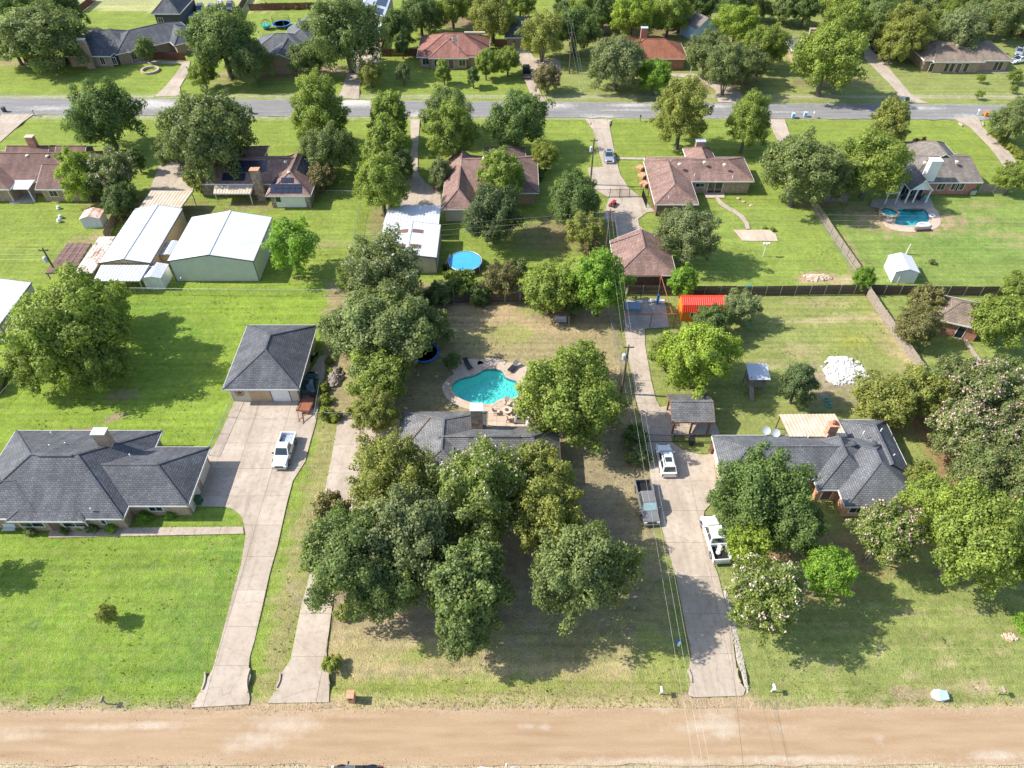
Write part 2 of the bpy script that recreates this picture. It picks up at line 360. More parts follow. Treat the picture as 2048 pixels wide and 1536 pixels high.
blob(1700,680,2.4,1.8,(.27,.28,.04),.5); blob(1650,760,4,3,(.3,.23,.17),.85); blob(1690,800,5,2,(.24,.19,.12),.6)
for px, py, rx, ry, a in ((1830,445,9,4.2,.9),(1760,430,8,3.5,.6),(1640,400,4,3,.6),(1720,545,2,2,.6),(1975,440,2,.8,.6),(2000,470,4,1,.6),(2030,490,5,1,.5),(1960,410,3,1,.4),(1632,556,3.4,1.6,1.0),(1705,500,.8,5,.5)):
    blob(px, py, rx, ry, (.38,.26,.16), a)
for px, py, rx, ry in ((1940,490,9,5),(1860,480,7,2)): blob(px, py, rx, ry, (.13,.215,.045), .55)
for px, py, rx, ry, a in ((1890,905,2.2,7,.9),(1925,960,2.5,3,.9),(1840,850,6,2,.7),(1700,1100,7,3,.6),(1560,1080,5,3,.6),(1640,1180,5,1.5,.4)):
    blob(px, py, rx, ry, (.3,.17,.1), a)
for i in range(60):
    r = np.random.RandomState(900+i); px, py = r.uniform(1500,2040), r.uniform(1200,1395)
    blob(px, py, r.uniform(.3,1.3), r.uniform(.15,.45), (.37,.31,.16), r.uniform(.25,.6))
blob(1810,1388,1,.6,(.34,.23,.17),.8); blob(1845,1388,.9,.5,(.34,.23,.17),.8); blob(1960,1375,1.2,.7,(.4,.3,.2),.8)
for i in range(45):                                    # darker coarse weeds in the left lawn
    r = np.random.RandomState(300+i); px, py = r.uniform(0,480), r.uniform(1075,1400)
    blob(px, py, r.uniform(.3,1.2), r.uniform(.3,.9), (.1,.17,.035), r.uniform(.2,.6), .6)
blob(410,1230,4.2,5,(.115,.19,.035),.6,.5); blob(390,1330,3,2,(.12,.2,.035),.5,.5); blob(470,1110,1.5,4,(.12,.2,.03),.5)
blob(230,1352,9,.25,(.1,.15,.025),.45)
for px, py, rx, ry in ((330,620,5,1.6),(370,660,5,2),(260,610,5,1.2),(420,690,3,2)): blob(px, py, rx, ry, (.125,.215,.03), .55, .5)
for px, py, rx, ry, a in ((245,790,2,1,.7),(225,833,1.2,.8,.8),(170,860,2,.6,.8),(600,480,4,.6,.5),(660,490,3,1,.4),(180,480,3,1.5,.7),(30,125,6,2,.8),(640,140,9,3,.85),(560,150,9,2,.85),(470,150,6,2,.8),(430,165,5,1.2,.5)):
    blob(px, py, rx, ry, (.3,.21,.14), a)
for px, py, rx, ry in ((1440,170,9,3),(1660,165,10,3),(1000,45,20,6),(930,40,14,5),(1200,60,16,7),(1480,150,6,4),(1300,60,30,6)): blob(px, py, rx, ry, (.2,.15,.085), .8)
for px, py, rx, ry in ((1160,450,6,4),(1110,470,8,5),(1180,590,4,2),(1000,598,14,1.2),(240,410,6,4),(380,420,4,3),(510,410,6,2),(760,440,2,6)): blob(px, py, rx, ry, (.21,.165,.09), .75)
for i in range(260):                                   # general mottling of every lawn
    r = np.random.RandomState(2000+i); x, y = r.uniform(-125,125), r.uniform(26,215); rx, ry = r.uniform(1,6), r.uniform(.4,2)
    d = np.sqrt(((X-x)/rx)**2+((Y-y)/ry)**2)+.4*fbm(X, Y, 5000+i, 3.0, 4)
    f = np.clip((1.2-d)/.7, 0, 1)*r.uniform(.1,.32); col = col*(1-f[...,None])+f[...,None]*col*np.array(((1.35,1.08,1.4),(.72,.8,.9))[i % 2])
# mown bands along the front verge
band = np.exp(-((Y-30)/7)**2)*np.sin(Y*5.2+.6*np.sin(X*.15))*.06; col *= (1+band)[...,None]
# worn verges beside both roads
vn = np.exp(-np.clip((Y-24.6+.35*fbm(X,Y,40,2.5)),0,9)**2/.5)*(Y > 15); col = lerp(col, (.4,.3,.19), np.clip(vn,0,1)*.85)
vs_ = np.exp(-((Y-19.7)/.5)**2); col = lerp(col, (.44,.38,.28), np.clip(vs_,0,1)*.5)
for yc in (147.6,157.6):
    vf = np.exp(-((Y-yc+.25*fbm(X,Y,41,3))/.9)**2)*(np.abs(X) < 250); col = lerp(col, (.38,.33,.25), np.clip(vf,0,1)*.75)
for px, py, rx in ((440,1423,4.6),(600,1418,5.0),(1432,1404,4.6)): blob(px, py, rx, 1.0, (.37,.265,.17), 1.0, .18)
Z = zg(X, Y)
for xs, xe, y0, y1, dep in ((-200,200,5,19.3,.0),): pass
Z = Z+0.03*fbm(X, Y, 77, 9.0)*(np.abs(X) < 190)-.03
ny, nx = X.shape
idx = np.arange(ny*nx).reshape(ny, nx)
quads = np.stack([idx[:-1,:-1], idx[:-1,1:], idx[1:,1:], idx[1:,:-1]], -1).reshape(-1, 4)
cxm = (X[:-1,:-1]+X[1:,1:]).ravel()/2; cym = (Y[:-1,:-1]+Y[1:,1:]).ravel()/2
SPA = PW(*[(1776+11*math.cos(t), 429+7*math.sin(t)) for t in np.linspace(0,6.28,16,False)])
hole = inpoly(cxm, cym, offset_loop(POOL1, .45)) | inpoly(cxm, cym, offset_loop(POOL2, .5))
quads = quads[~hole]
def npmesh(name, verts, faces, k):
    me = bpy.data.meshes.new(name); me.vertices.add(len(verts)); me.vertices.foreach_set('co', np.asarray(verts, np.float32).ravel())
    me.loops.add(faces.size); me.loops.foreach_set('vertex_index', np.asarray(faces, np.int32).ravel())
    me.polygons.add(len(faces)); me.polygons.foreach_set('loop_start', np.arange(0, faces.size, k, dtype=np.int32))
    me.update(calc_edges=True); return me
def colattr(me, name, arr):
    a = me.color_attributes.new(name, 'FLOAT_COLOR', 'POINT'); n = len(arr)
    d = np.ones((n, 4), np.float32); d[:, :arr.shape[1]] = arr; a.data.foreach_set('color', d.ravel())
gm = npmesh('ground', np.stack([X, Y, Z], -1).reshape(-1, 3), quads, 4); colattr(gm, 'tint', col.reshape(-1, 3))
def M_ground():
    m, nt, p, o = newmat('lawn grass'); c = geo(nt); at = N(nt, 'Attribute', _attribute_name='tint')
    mp = N(nt, 'Mapping'); mp.inputs['Scale'].default_value = (1, 1, 0); nt.links.new(c, mp.inputs['Vector']); c2 = mp.outputs[0]
    a = noise(nt, c2, .25, 4); b = noise(nt, c2, 1.6, 4, .65); d = noise(nt, c2, 6.5, 3, .7)
    k = ramp(nt, a, .3, .7, .86, 1.14)
    for src, lo, hi in ((b, .8, 1.2), (d, .62, 1.36)):
        mm = N(nt, 'Math', _operation='MULTIPLY'); nt.links.new(k, mm.inputs[0]); nt.links.new(ramp(nt, src, .3, .7, lo, hi), mm.inputs[1]); k = mm.outputs[0]
    v = N(nt, 'VectorMath', _operation='SCALE'); nt.links.new(at.outputs['Color'], v.inputs[0]); nt.links.new(k, v.inputs['Scale'])
    mw = N(nt, 'Mapping'); mw.inputs['Scale'].default_value = (.04, 1.35, 0); nt.links.new(c, mw.inputs['Vector']); ms = noise(nt, mw.outputs[0], 1.0, 3, .5)
    vm = N(nt, 'VectorMath', _operation='SCALE'); nt.links.new(v.outputs[0], vm.inputs[0]); nt.links.new(ramp(nt, ms, .3, .7, .84, 1.16), vm.inputs['Scale']); v = vm
    w = noise(nt, c2, .9, 5, .7); dry = mixc(nt, ramp(nt, w, .45, .8, 0, .35), v.outputs[0], (.36,.3,.14))
    wd = noise(nt, c2, .62, 6, .72); weed = mixc(nt, ramp(nt, wd, .52, .66, 0, .7), dry, (.68,.8,.75), 'MULTIPLY')
    bs = N(nt, 'VectorMath', _operation='SCALE'); nt.links.new(weed, bs.inputs[0]); bs.inputs['Scale'].default_value = 1.14
    nt.links.new(bs.outputs[0], p.inputs['Base Color']); p.inputs['Roughness'].default_value = .9; p.inputs['Specular IOR Level'].default_value = .12
    ad = N(nt, 'Math', _operation='ADD'); nt.links.new(d, ad.inputs[0]); nt.links.new(b, ad.inputs[1]); bump(nt, p, ad.outputs[0], .9, .16); return m
m_ground = M_ground(); gm.materials.append(m_ground)
go = bpy.data.objects.new('ground', gm); COL.objects.link(go); tag(go, 'mown lawns and bare verges of the house lots', 'ground', kind='structure')

def M_road(name, c1, c2, white, wamt, patch):
    m, nt, p, o = newmat(name); c = geo(nt); at = N(nt, 'Attribute', _attribute_name='wear')
    mp = N(nt, 'Mapping'); mp.inputs['Scale'].default_value = (.16, 1.2, 1); nt.links.new(c, mp.inputs['Vector'])
    st = noise(nt, mp.outputs[0], 1.0, 5, .6); base = mixc(nt, ramp(nt, st, .3, .7), c1, c2)
    pn = noise(nt, c, .33, 4, .6); base = mixc(nt, ramp(nt, pn, .58, .7, 0, .55), base, patch)
    sc_ = nt.nodes.new('ShaderNodeSeparateColor'); nt.links.new(at.outputs['Color'], sc_.inputs[0])
    wn_ = noise(nt, c, 1.1, 6, .7); ad = N(nt, 'Math', _operation='ADD'); nt.links.new(wn_, ad.inputs[0]); nt.links.new(sc_.outputs[0], ad.inputs[1])
    base = mixc(nt, ramp(nt, ad.outputs[0], .6, 1.25, 0, wamt), base, white)
    base = mixc(nt, ramp(nt, sc_.outputs[1], 0, 1, 0, .5), base, (.8,.77,.74), 'MULTIPLY')
    g = noise(nt, c, 11, 4, .75); v = N(nt, 'VectorMath', _operation='SCALE'); nt.links.new(base, v.inputs[0]); nt.links.new(ramp(nt, g, .3, .7, .78, 1.22), v.inputs['Scale'])
    nt.links.new(v.outputs[0], p.inputs['Base Color']); p.inputs['Roughness'].default_value = .92; p.inputs['Specular IOR Level'].default_value = .2
    bump(nt, p, g, .5, .03); return m
def road(name, label, ya0, ya1, yb0, yb1, seed, wears, mat, jit):
    xs = np.arange(-260, 260.1, .6); ys = np.linspace(0, 1, 16); XX, T = np.meshgrid(xs, ys)
    f = (XX+115)/230; e0 = ya0+(ya1-ya0)*f; e1 = yb0+(yb1-yb0)*f
    e0 = e0+jit*fbm(XX, XX*0, seed, 5)+.4*jit*fbm(XX, XX*0, seed+1, 1.3); e1 = e1+jit*fbm(XX, XX*0, seed+2, 5)+.4*jit*fbm(XX, XX*0, seed+3, 1.3)
    YY = e0+(e1-e0)*T; w = np.zeros(XX.shape)
    for px, py, rx, ry, a in wears:
        x, y, _ = G(px, py); w = np.maximum(w, a*np.exp(-((XX-x)/rx)**2-((YY-y)/ry)**2))
    trk = sum(np.exp(-((T-a_-.03*fbm(XX, XX*0, seed+9, 40))/.05)**2) for a_ in (.2,.4,.6,.8))*(.55+.45*fbm(XX, XX*0, seed+8, 14))
    edge = np.exp(-(np.minimum(T, 1-T)/.06)**2)*.22; w = np.maximum(w, edge)
    ii = np.arange(XX.size).reshape(XX.shape); q = np.stack([ii[:-1,:-1], ii[:-1,1:], ii[1:,1:], ii[1:,:-1]], -1).reshape(-1, 4)
    crown = .045+.05*np.sin(T*math.pi)
    me = npmesh(name, np.stack([XX, YY, crown], -1).reshape(-1, 3), q, 4); colattr(me, 'wear', np.stack([w, trk, w], -1).reshape(-1, 3))
    me.materials.append(mat); o = bpy.data.objects.new(name, me); COL.objects.link(o); tag(o, label, 'road', kind='structure'); return o
m_road1 = M_road('tan chip seal', (.335,.226,.132), (.405,.29,.182), (.54,.47,.385), .7, (.37,.262,.165))
m_road2 = M_road('grey asphalt', (.19,.183,.178), (.26,.25,.24), (.62,.58,.53), .8, (.3,.285,.27))
road('street', 'tan chip seal street with dusty pale patches', 19.75, 19.75, 24.3, 25.0, 11,
     [(570,1450,3.5,1.1,.5),(520,1480,2.2,.8,.6),(470,1490,1.5,.9,.45),(1440,1445,2.2,1.3,.55),(1450,1465,1.6,.6,.7),(1400,1455,3,.6,.5),(1320,1415,1.6,.5,.5),(300,1452,4,.35,.6),(210,1455,4,.3,.5),(1055,1452,.8,.3,.55),(1090,1453,.6,.3,.6),(1755,1478,.5,.4,.5),(1550,1460,6,.25,.35),(1600,1519,8,.3,.7),(1300,1522,8,.3,.6),(1990,1512,3,.4,.7),(30,1470,3,.6,.4)], m_road1, .08)
road('back_street', 'grey asphalt street with pale worn patches', 148.6, 146.0, 156.8, 153.2, 21,
     [(320,210,9,2.2,.6),(300,205,5,1.5,.65),(710,205,8,2.4,.75),(1095,212,6,1.5,.6),(1260,211,5,1.0,.6),(1250,221,7,.5,.4),(100,217,6,1.2,.45),(830,232,3,2,.5),(1200,236,5,1.5,.5),(1430,213,4,1,.5),(1835,217,6,1,.5),(1490,238,20,.8,.3),(1935,235,4,1.5,.45),(1560,225,6,.5,.4)], m_road2, .12)

DRIVES = []
def clip(poly, a, b, c):
    out = []; n = len(poly)
    for i in range(n):
        p, q = poly[i], poly[(i+1) % n]; dp = a*p[0]+b*p[1]-c; dq = a*q[0]+b*q[1]-c
        if dp >= 0: out.append(p)
        if (dp >= 0) != (dq >= 0): t = dp/(dp-dq); out.append((p[0]+(q[0]-p[0])*t, p[1]+(q[1]-p[1])*t))
    return out
def area(p): return abs(sum(a[0]*b[1]-b[0]*a[1] for a, b in zip(p, p[1:]+p[:1])))/2
def M_conc(name, c1, c2, dark):
    m, nt, p, o = newmat(name); c = geo(nt); a = noise(nt, c, .28, 5, .6); b = noise(nt, c, 1.7, 5, .65); g = noise(nt, c, 14, 3, .7)
    mp = N(nt, 'Mapping'); mp.inputs['Scale'].default_value = (1.0, .09, 1); nt.links.new(c, mp.inputs['Vector']); tr = noise(nt, mp.outputs[0], 1.0, 3, .5)
    x = mixc(nt, ramp(nt, a, .32, .68), c1, c2); x = mixc(nt, ramp(nt, b, .48, .75, 0, .62), x, dark); x = mixc(nt, ramp(nt, tr, .5, .7, 0, .5), x, dark)
    dn = N(nt, 'TexNoise', Scale=.8, Detail=4.0); nt.links.new(c, dn.inputs['Vector']); dv = N(nt, 'VectorMath', _operation='ADD'); nt.links.new(c, dv.inputs[0]); nt.links.new(dn.outputs['Color'], dv.inputs[1])
    vc = N(nt, 'TexVoronoi', Scale=.16, _feature='DISTANCE_TO_EDGE'); nt.links.new(dv.outputs[0], vc.inputs['Vector']); x = mixc(nt, ramp(nt, vc.outputs['Distance'],   .002, .007, .3, 0), x, [k*.5 for k in dark])
    oi = nt.nodes.new('ShaderNodeObjectInfo'); x2 = N(nt, 'VectorMath', _operation='SCALE'); nt.links.new(x, x2.inputs[0]); nt.links.new(ramp(nt, oi.outputs['Random'], 0, 1, .93, 1.06), x2.inputs['Scale'])
    v = N(nt, 'VectorMath', _operation='SCALE'); nt.links.new(x2.outputs[0], v.inputs[0]); nt.links.new(ramp(nt, g, .3, .7, .9, 1.1), v.inputs['Scale'])
    nt.links.new(v.outputs[0], p.inputs['Base Color']); p.inputs['Roughness'].default_value = .88; p.inputs['Specular IOR Level'].default_value = .25; bump(nt, p, g, .3, .02); return m
m_conc = M_conc('tan concrete', (.395,.32,.25), (.49,.415,.335), (.27,.21,.16))
m_concg = M_conc('grey concrete', (.35,.315,.28), (.44,.4,.36), (.26,.225,.2))
m_concl = M_conc('pale pool deck', (.49,.385,.29), (.56,.455,.36), (.38,.285,.215))
m_joint = M_plain('joint filler', (.24,.18,.14), .95, 0, .2, 1)
def drive(name, label, pts, step=4.0, mat=None, top=.075, base=-.5, yaw=0.0, cat='driveway', world=False, gap=.03):
    poly = list(pts) if world else PW(*pts); mat = mat or m_conc
    xs = [p[0] for p in poly]; ys = [p[1] for p in poly]; cx, cy = sum(xs)/len(xs), sum(ys)/len(ys)
    if not world: DRIVES.append(poly)
    root = MB().prism(poly, base, top-.03).build(name, m_joint, None, (cx, cy, 0)); tag(root, label, cat, kind='structure')
    ca, sa = math.cos(yaw), math.sin(yaw); us = [p[0]*ca+p[1]*sa for p in poly]; vv = [-p[0]*sa+p[1]*ca for p in poly]
    nu = max(1, round((max(us)-min(us))/step)); nv = max(1, round((max(vv)-min(vv))/step))
    du = (max(us)-min(us))/nu; dv = (max(vv)-min(vv))/nv; gp = gap/2
    for i in range(nu):
        for j in range(nv):
            u0, v0 = min(us)+i*du, min(vv)+j*dv; q = poly
            eu0 = u0+(gp if i else -1); eu1 = u0+du-(gp if i < nu-1 else -1); ev0 = v0+(gp if j else -1); ev1 = v0+dv-(gp if j < nv-1 else -1)
            for a, b, c in ((ca,sa,eu0),(-ca,-sa,-eu1),(-sa,ca,ev0),(sa,-ca,-ev1)):
                q = clip(q, a, b, c)
                if len(q) < 3: break
            if len(q) < 3 or area(q) < .08: continue
            MB().prism(q, top-.045, top+.004*rnd.uniform(-1,1)).build('slab', mat, root, (cx, cy, 0), uv=False)
    return root
drive('driveway', 'tan concrete driveway widening beside the star-trimmed garage', [(382,1416),(426,1338),(443,1276),(468,1179),(482,1131),(491,1075),(489,1050),(481,1030),(466,1019),(450,1014),(393,1013),(414,915),(420,903),(428,893),(445,858),(470,800),(599,800),(604,770),(640,712),(657,710),(635,825),(632,845),(620,887),(611,923),(586,962),(574,1007),(555,1093),(539,1150),(524,1218),(509,1283),(500,1313),(498,1335),(502,1351),(496,1374),(500,1396),(498,1409)], 4.2)
drive('driveway', 'pale tan driveway beside the brick mailbox', [(619,1150),(601,1220),(581,1321),(563,1346),(553,1376),(536,1407),(658,1405),(659,1369),(656,1341),(653,1303),(664,1218),(676,1120),(690,1050),(720,985),(760,940),(797,915),(800,838),(760,835),(678,836),(676,844),(659,937),(647,996),(637,1060)], 4.4)
drive('driveway', 'long tan driveway holding three parked vehicles', [(1376,1391),(1388,1395),(1486,1392),(1491,1379),(1479,1364),(1473,1338),(1461,1250),(1436,1150),(1425,1122),(1406,1038),(1409,1022),(1419,1011),(1458,1009),(1448,960),(1432,905),(1406,911),(1364,900),(1345,885),(1342,873),(1440,868),(1417,815),(1335,812),(1320,815),(1312,800),(1302,760),(1290,690),(1290,642),(1245,640),(1258,720),(1272,800),(1293,874),(1300,955),(1322,1051),(1351,1151),(1376,1276),(1380,1290),(1383,1313),(1376,1341),(1381,1363)], 4.2)
drive('driveway', 'driveway running up to the long metal workshop', [(355,229),(392,229),(400,300),(393,330),(386,384),(298,384),(317,335),(330,300)], 5)
drive('driveway', 'shaded driveway between two rows of trees', [(820,239),(840,239),(836,300),(836,345),(850,365),(881,385),(882,412),(800,412),(812,360),(822,300)], 5)
drive('driveway', 'driveway with a silver sedan and side parking pad', [(1170,238),(1187,262),(1196,300),(1206,334),(1175,336),(1184,377),(1219,396),(1215,404),(1206,440),(1229,443),(1235,481),(1309,479),(1279,452),(1276,439),(1294,425),(1310,424),(1284,396),(1258,377),(1241,350),(1231,315),(1228,300),(1219,252),(1224,240)], 4.5)
drive('driveway', 'short driveway beside the blue trash bins', [(1536,239),(1569,239),(1583,280),(1625,350),(1590,350),(1553,278)], 5)
drive('driveway', 'driveway lined by low yellow shrubs', [(1907,237),(1956,236),(1965,255),(2013,297),(2048,345),(2020,350),(1981,297),(1940,255)], 5)
drive('driveway', 'straight driveway leading to a black truck', [(1800,205),(1856,207),(1823,190),(1762,118),(1751,95),(1726,95),(1730,118),(1790,180)], 5)
drive('driveway', 'driveway under the faded myrtle trees', [(1436,205),(1492,206),(1482,185),(1425,160),(1400,148),(1340,147),(1340,153),(1398,158),(1430,180)], 5)
drive('driveway', 'driveway with a dark pickup and a pink myrtle', [(1028,92),(1055,96),(1068,116),(1120,118),(1123,140),(1072,137),(1072,165),(1085,195),(1100,207),(1074,207),(1058,182),(1046,150)], 5)
drive('driveway', 'broad driveway in front of the white camper', [(677,196),(719,199),(719,172),(760,125),(763,88),(755,62),(725,62),(707,95),(702,130),(690,160)], 5)
drive('driveway', 'narrow driveway beside the circular tree ring', [(308,194),(362,192),(360,175),(376,147),(381,122),(366,124),(358,140),(332,172)], 5)
drive('driveway', 'driveway ending at the corner trash bin', [(3,229),(68,229),(45,245),(0,285),(-50,310),(-50,280),(-5,250)], 5)
drive('garden_path', 'concrete front walk below the charcoal hipped roof', [(97,1076),(488,1068),(486,1054),(240,1056),(118,1062),(112,1046),(103,1046)], 3.0, cat='path')
drive('garden_path', 'short walk from driveway to the brown house', [(1233,315),(1290,316),(1290,320),(1234,319)], 2.2, cat='path')
drive('garden_path', 'curved walk from back door to stone slab', [(1429,394),(1436,394),(1446,406),(1470,420),(1488,432),(1497,446),(1500,458),(1492,459),(1488,446),(1478,434),(1462,424),(1438,410)], 2.5, cat='path')
drive('patio', 'small concrete patio at white french doors', [(1407,383),(1448,383),(1449,396),(1410,396)], 3, m_concl, cat='patio')
drive('patio', 'bare concrete slab beside a small flower bed', [(1466,460),(1540,460),(1552,470),(1556,483),(1485,482)], 3, m_concl, cat='patio')
drive('garden_path', 'narrow walk from the small brick building', [(1917,654),(1945,654),(1945,660),(1928,665),(1936,684),(1985,752),(1975,755),(1928,686)], 2.5, cat='path')
drive('garden_path', 'front walk of the tan roofed brick house', [(1913,143),(2022,143),(2022,146),(1913,146)], 3, cat='path')
drive('garden_path', 'front walk of the dark roofed stone house', [(140,127),(245,120),(366,124),(366,128),(250,127),(140,131)], 3, cat='path')
drive('patio', 'covered back patio of the brown roofed house', [(11,378),(72,378),(72,405),(20,408)], 3, m_concg, cat='patio')
drive('patio', 'sandy work pad under the rusty pipe frame', [(1250,600),(1330,598),(1338,655),(1290,658),(1248,655)], 5, m_concg, cat='patio')
# ------------------------------------------------------------------ pools
def M_water(name, tint, refl=.9):
    m, nt, p, o = newmat(name); nt.nodes.remove(p); c = geo(nt)
    n1 = noise(nt, c, 2.2, 3, .5); b = N(nt, 'Bump', Strength=.25, Distance=.05); nt.links.new(n1, b.inputs['Height'])
    t = nt.nodes.new('ShaderNodeBsdfTransparent'); t.inputs[0].default_value = (*tint, 1)
    g = nt.nodes.new('ShaderNodeBsdfGlossy'); g.inputs['Roughness'].default_value = .06; nt.links.new(b.outputs[0], g.inputs['Normal'])
    fr = N(nt, 'Fresnel', IOR=1.33); nt.links.new(b.outputs[0], fr.inputs['Normal'])
    mx = nt.nodes.new('ShaderNodeMixShader'); nt.links.new(fr.outputs[0], mx.inputs[0]); nt.links.new(t.outputs[0], mx.inputs[1]); nt.links.new(g.outputs[0], mx.inputs[2])
    nt.links.new(mx.outputs[0], o.inputs[0]); return m
m_water = M_water('pool water', (.6,.93,.94)); m_water2 = M_water('pool water bluer', (.5,.88,.93)); m_water3 = M_water('blue pool water', (.45,.78,.97))
m_plaster = M_plain('pool plaster', (.3,.8,.7), .7, 0, .08, .6); m_plaster2 = M_plain('pool plaster blue', (.26,.76,.76), .7, 0, .08, .6)
m_liner = M_plain('blue pool liner', (.06,.36,.74), .6, 0, .08, 1)
m_coping = M_brick('pool coping', (.42,.3,.22), (.58,.43,.32), (.4,.3,.24), .4, .4)
m_tile = M_brick('waterline tile', (.05,.16,.22), (.1,.26,.32), (.3,.4,.42), .15, .15)
def ring(poly, outer, z0, z1):
    n = len(poly); mb = MB(); a = sum(p[0]*q[1]-q[0]*p[1] for p, q in zip(poly, poly[1:]+poly[:1]))
    vv = [(p[0],p[1],z) for z in (z0,z1) for p in poly]+[(p[0],p[1],z) for z in (z0,z1) for p in outer]; ff = []
    for i in range(n):
        j = (i+1) % n; a0, b0, a1, b1 = i, j, n+i, n+j; c0, d0, c1, d1 = 2*n+i, 2*n+j, 3*n+i, 3*n+j
        q = [(a1,c1,d1,b1),(a0,a1,b1,b0),(c0,d0,d1,c1),(a0,b0,d0,c0)]
        ff += [t[::-1] for t in q] if a < 0 else q
    return mb.add(vv, ff)
def pool(label, poly, deckd, depth, wm, pm, extra=()):
    cx = sum(p[0] for p in poly)/len(poly); cy = sum(p[1] for p in poly)/len(poly); o = (cx, cy, 0)
    r = thing('swimming_pool', label, 'pool', o)
    n = len(poly); fl = [(cx+(p[0]-cx)*.86, cy+(p[1]-cy)*.86) for p in poly]; mb = MB()
    vv = [(p[0],p[1],.04) for p in poly]+[(p[0],p[1],-.5) for p in poly]+[(p[0],p[1],-.75-depth*.7*(max(q[0] for q in fl)-p[0])/(max(q[0] for q in fl)-min(q[0] for q in fl))) for p in fl]
    a = sum(p[0]*q[1]-q[0]*p[1] for p, q in zip(poly, poly[1:]+poly[:1]))
    ff = [(k*n+i, (k+1)*n+i, (k+1)*n+(i+1) % n, k*n+(i+1) % n) for k in (0,1) for i in range(n)]
    if a < 0: ff = [f[::-1] for f in ff]
    ff.append(tuple(range(2*n,3*n)) if a > 0 else tuple(range(3*n-1,2*n-1,-1)))
    mb.add(vv, ff).build('basin', pm, r, o)
    MB().add([(p[0],p[1],-.1) for p in poly], [tuple(range(n)) if a > 0 else tuple(range(n-1,-1,-1))]).build('water', wm, r, o)
    ring(offset_loop(poly, .0), offset_loop(poly, .32), -.12, .09).build('coping', m_coping, r, o)
    ring(offset_loop(poly, .33), offset_loop(poly, deckd), -.2, .06).build('deck', m_concl, r, o)
    ring(offset_loop(poly, -.04), offset_loop(poly, -.002), -.3, .03).build('tile_line', m_tile, r, o)
    return r, o
def d1(t):
    return 1.15
p1, o1 = pool('turquoise freeform pool with stone coping behind the house', POOL1, 1.25, 1.5, m_water, m_plaster)
for px, py, rx, ry in ((939,738,2.5,2.0),(1026,746,2.4,2.1),(983,727,2.0,1.1)):
    c = G(px, py); poly = [(c[0]+rx*math.cos(t), c[1]+ry*math.sin(t)) for t in np.linspace(0,6.283,22,False)]
    # lobes of the deck behind the pool
    cc = [(q[0], max(q[1], q[1])) for q in poly]
    q2 = [q for q in cc if not inpoly(np.array([q[0]]), np.array([q[1]]), offset_loop(POOL1, .34))[0]]
    if len(q2) > 3: MB().prism(q2, -.1, .052).build('deck_lobe', m_concl, p1, o1)
p2, o2 = pool('blue freeform pool with raised spa near the grey house', POOL2, 1.9, 1.5, m_water2, m_plaster2)
sc0 = G(1776, 428)
MB().lathe((sc0[0],sc0[1],0), [(1.75,0),(1.75,.5),(1.45,.52),(1.3,.5),(1.3,.1)], 24).build('spa_wall', m_stone, p2, o2)
MB().lathe((sc0[0],sc0[1],0), [(1.29,.11),(1.29,.16)], 24).build('spa_floor', m_plaster2, p2, o2)
MB().add([(sc0[0]+1.3*math.cos(a), sc0[1]+1.3*math.sin(a), .4) for a in np.linspace(0,6.2832,25)[:-1]], [tuple(range(24))]).build('spa_water', m_water2, p2, o2)
drive('patio', 'tan paved patio between pool and stone chimney', [(975,851),(977,820),(1000,806),(1040,800),(1062,812),(1068,852),(1040,858)], 1.2, m_concl, cat='patio', gap=.03, top=.1)
drive('patio', 'back patio under the white gabled porch', [(1745,400),(1860,395),(1868,415),(1852,418),(1760,418),(1740,412)], 3, m_concg, cat='patio')
# above ground pool
c = G(930, 522, 1.2); c = (c[0], c[1], 0)
r = thing('above_ground_pool', 'round blue above-ground pool beside the white barn', 'pool', c)
MB().lathe(c, [(2.68,0),(2.72,.1),(2.72,1.2),(2.62,1.22),(2.6,.12),(.1,.1)], 36).build('pool_wall', m_dgrey, r, c)
MB().lathe(c, [(.1,.13),(2.55,.13),(2.58,1.2)], 36).build('liner', m_liner, r, c)
MB().add([(c[0]+2.57*math.cos(a), c[1]+2.57*math.sin(a), 1.02) for a in np.linspace(0,6.2832,37)[:-1]], [tuple(range(36))]).build('water', m_water3, r, c)
for i in range(12):
    t = i*math.pi/6; MB().bar((c[0]+2.76*math.cos(t), c[1]+2.76*math.sin(t), 0), (c[0]+2.74*math.cos(t), c[1]+2.74*math.sin(t), 1.24), .1).build('frame_leg', m_metal_g, r, c)
tor = [(c[0]+2.7*math.cos(t), c[1]+2.7*math.sin(t), 1.23) for t in np.linspace(0,6.2832,33)]; MB().tube(tor, .05, 6).build('top_rail', m_metal_g, r, c)
lx, ly = c[0]-2.5, c[1]+.9; mb = MB()
for s in (-.25,.25): mb.bar((lx-.7, ly+s, 0), (lx-.05, ly+s, 1.7), .06).bar((lx+.6, ly+s, .3), (lx-.05, ly+s, 1.7), .06)
for k in range(5): mb.bar((lx-.65+.13*k, ly-.25, .2+.3*k), (lx-.65+.13*k, ly+.25, .2+.3*k), .06)
mb.build('ladder', m_white, r, c)
MB().lathe((c[0]-3.3, c[1]-.6, 0), [(.35,0),(.35,.8),(.15,1.0)], 12).build('filter_drum', m_black, r, c)
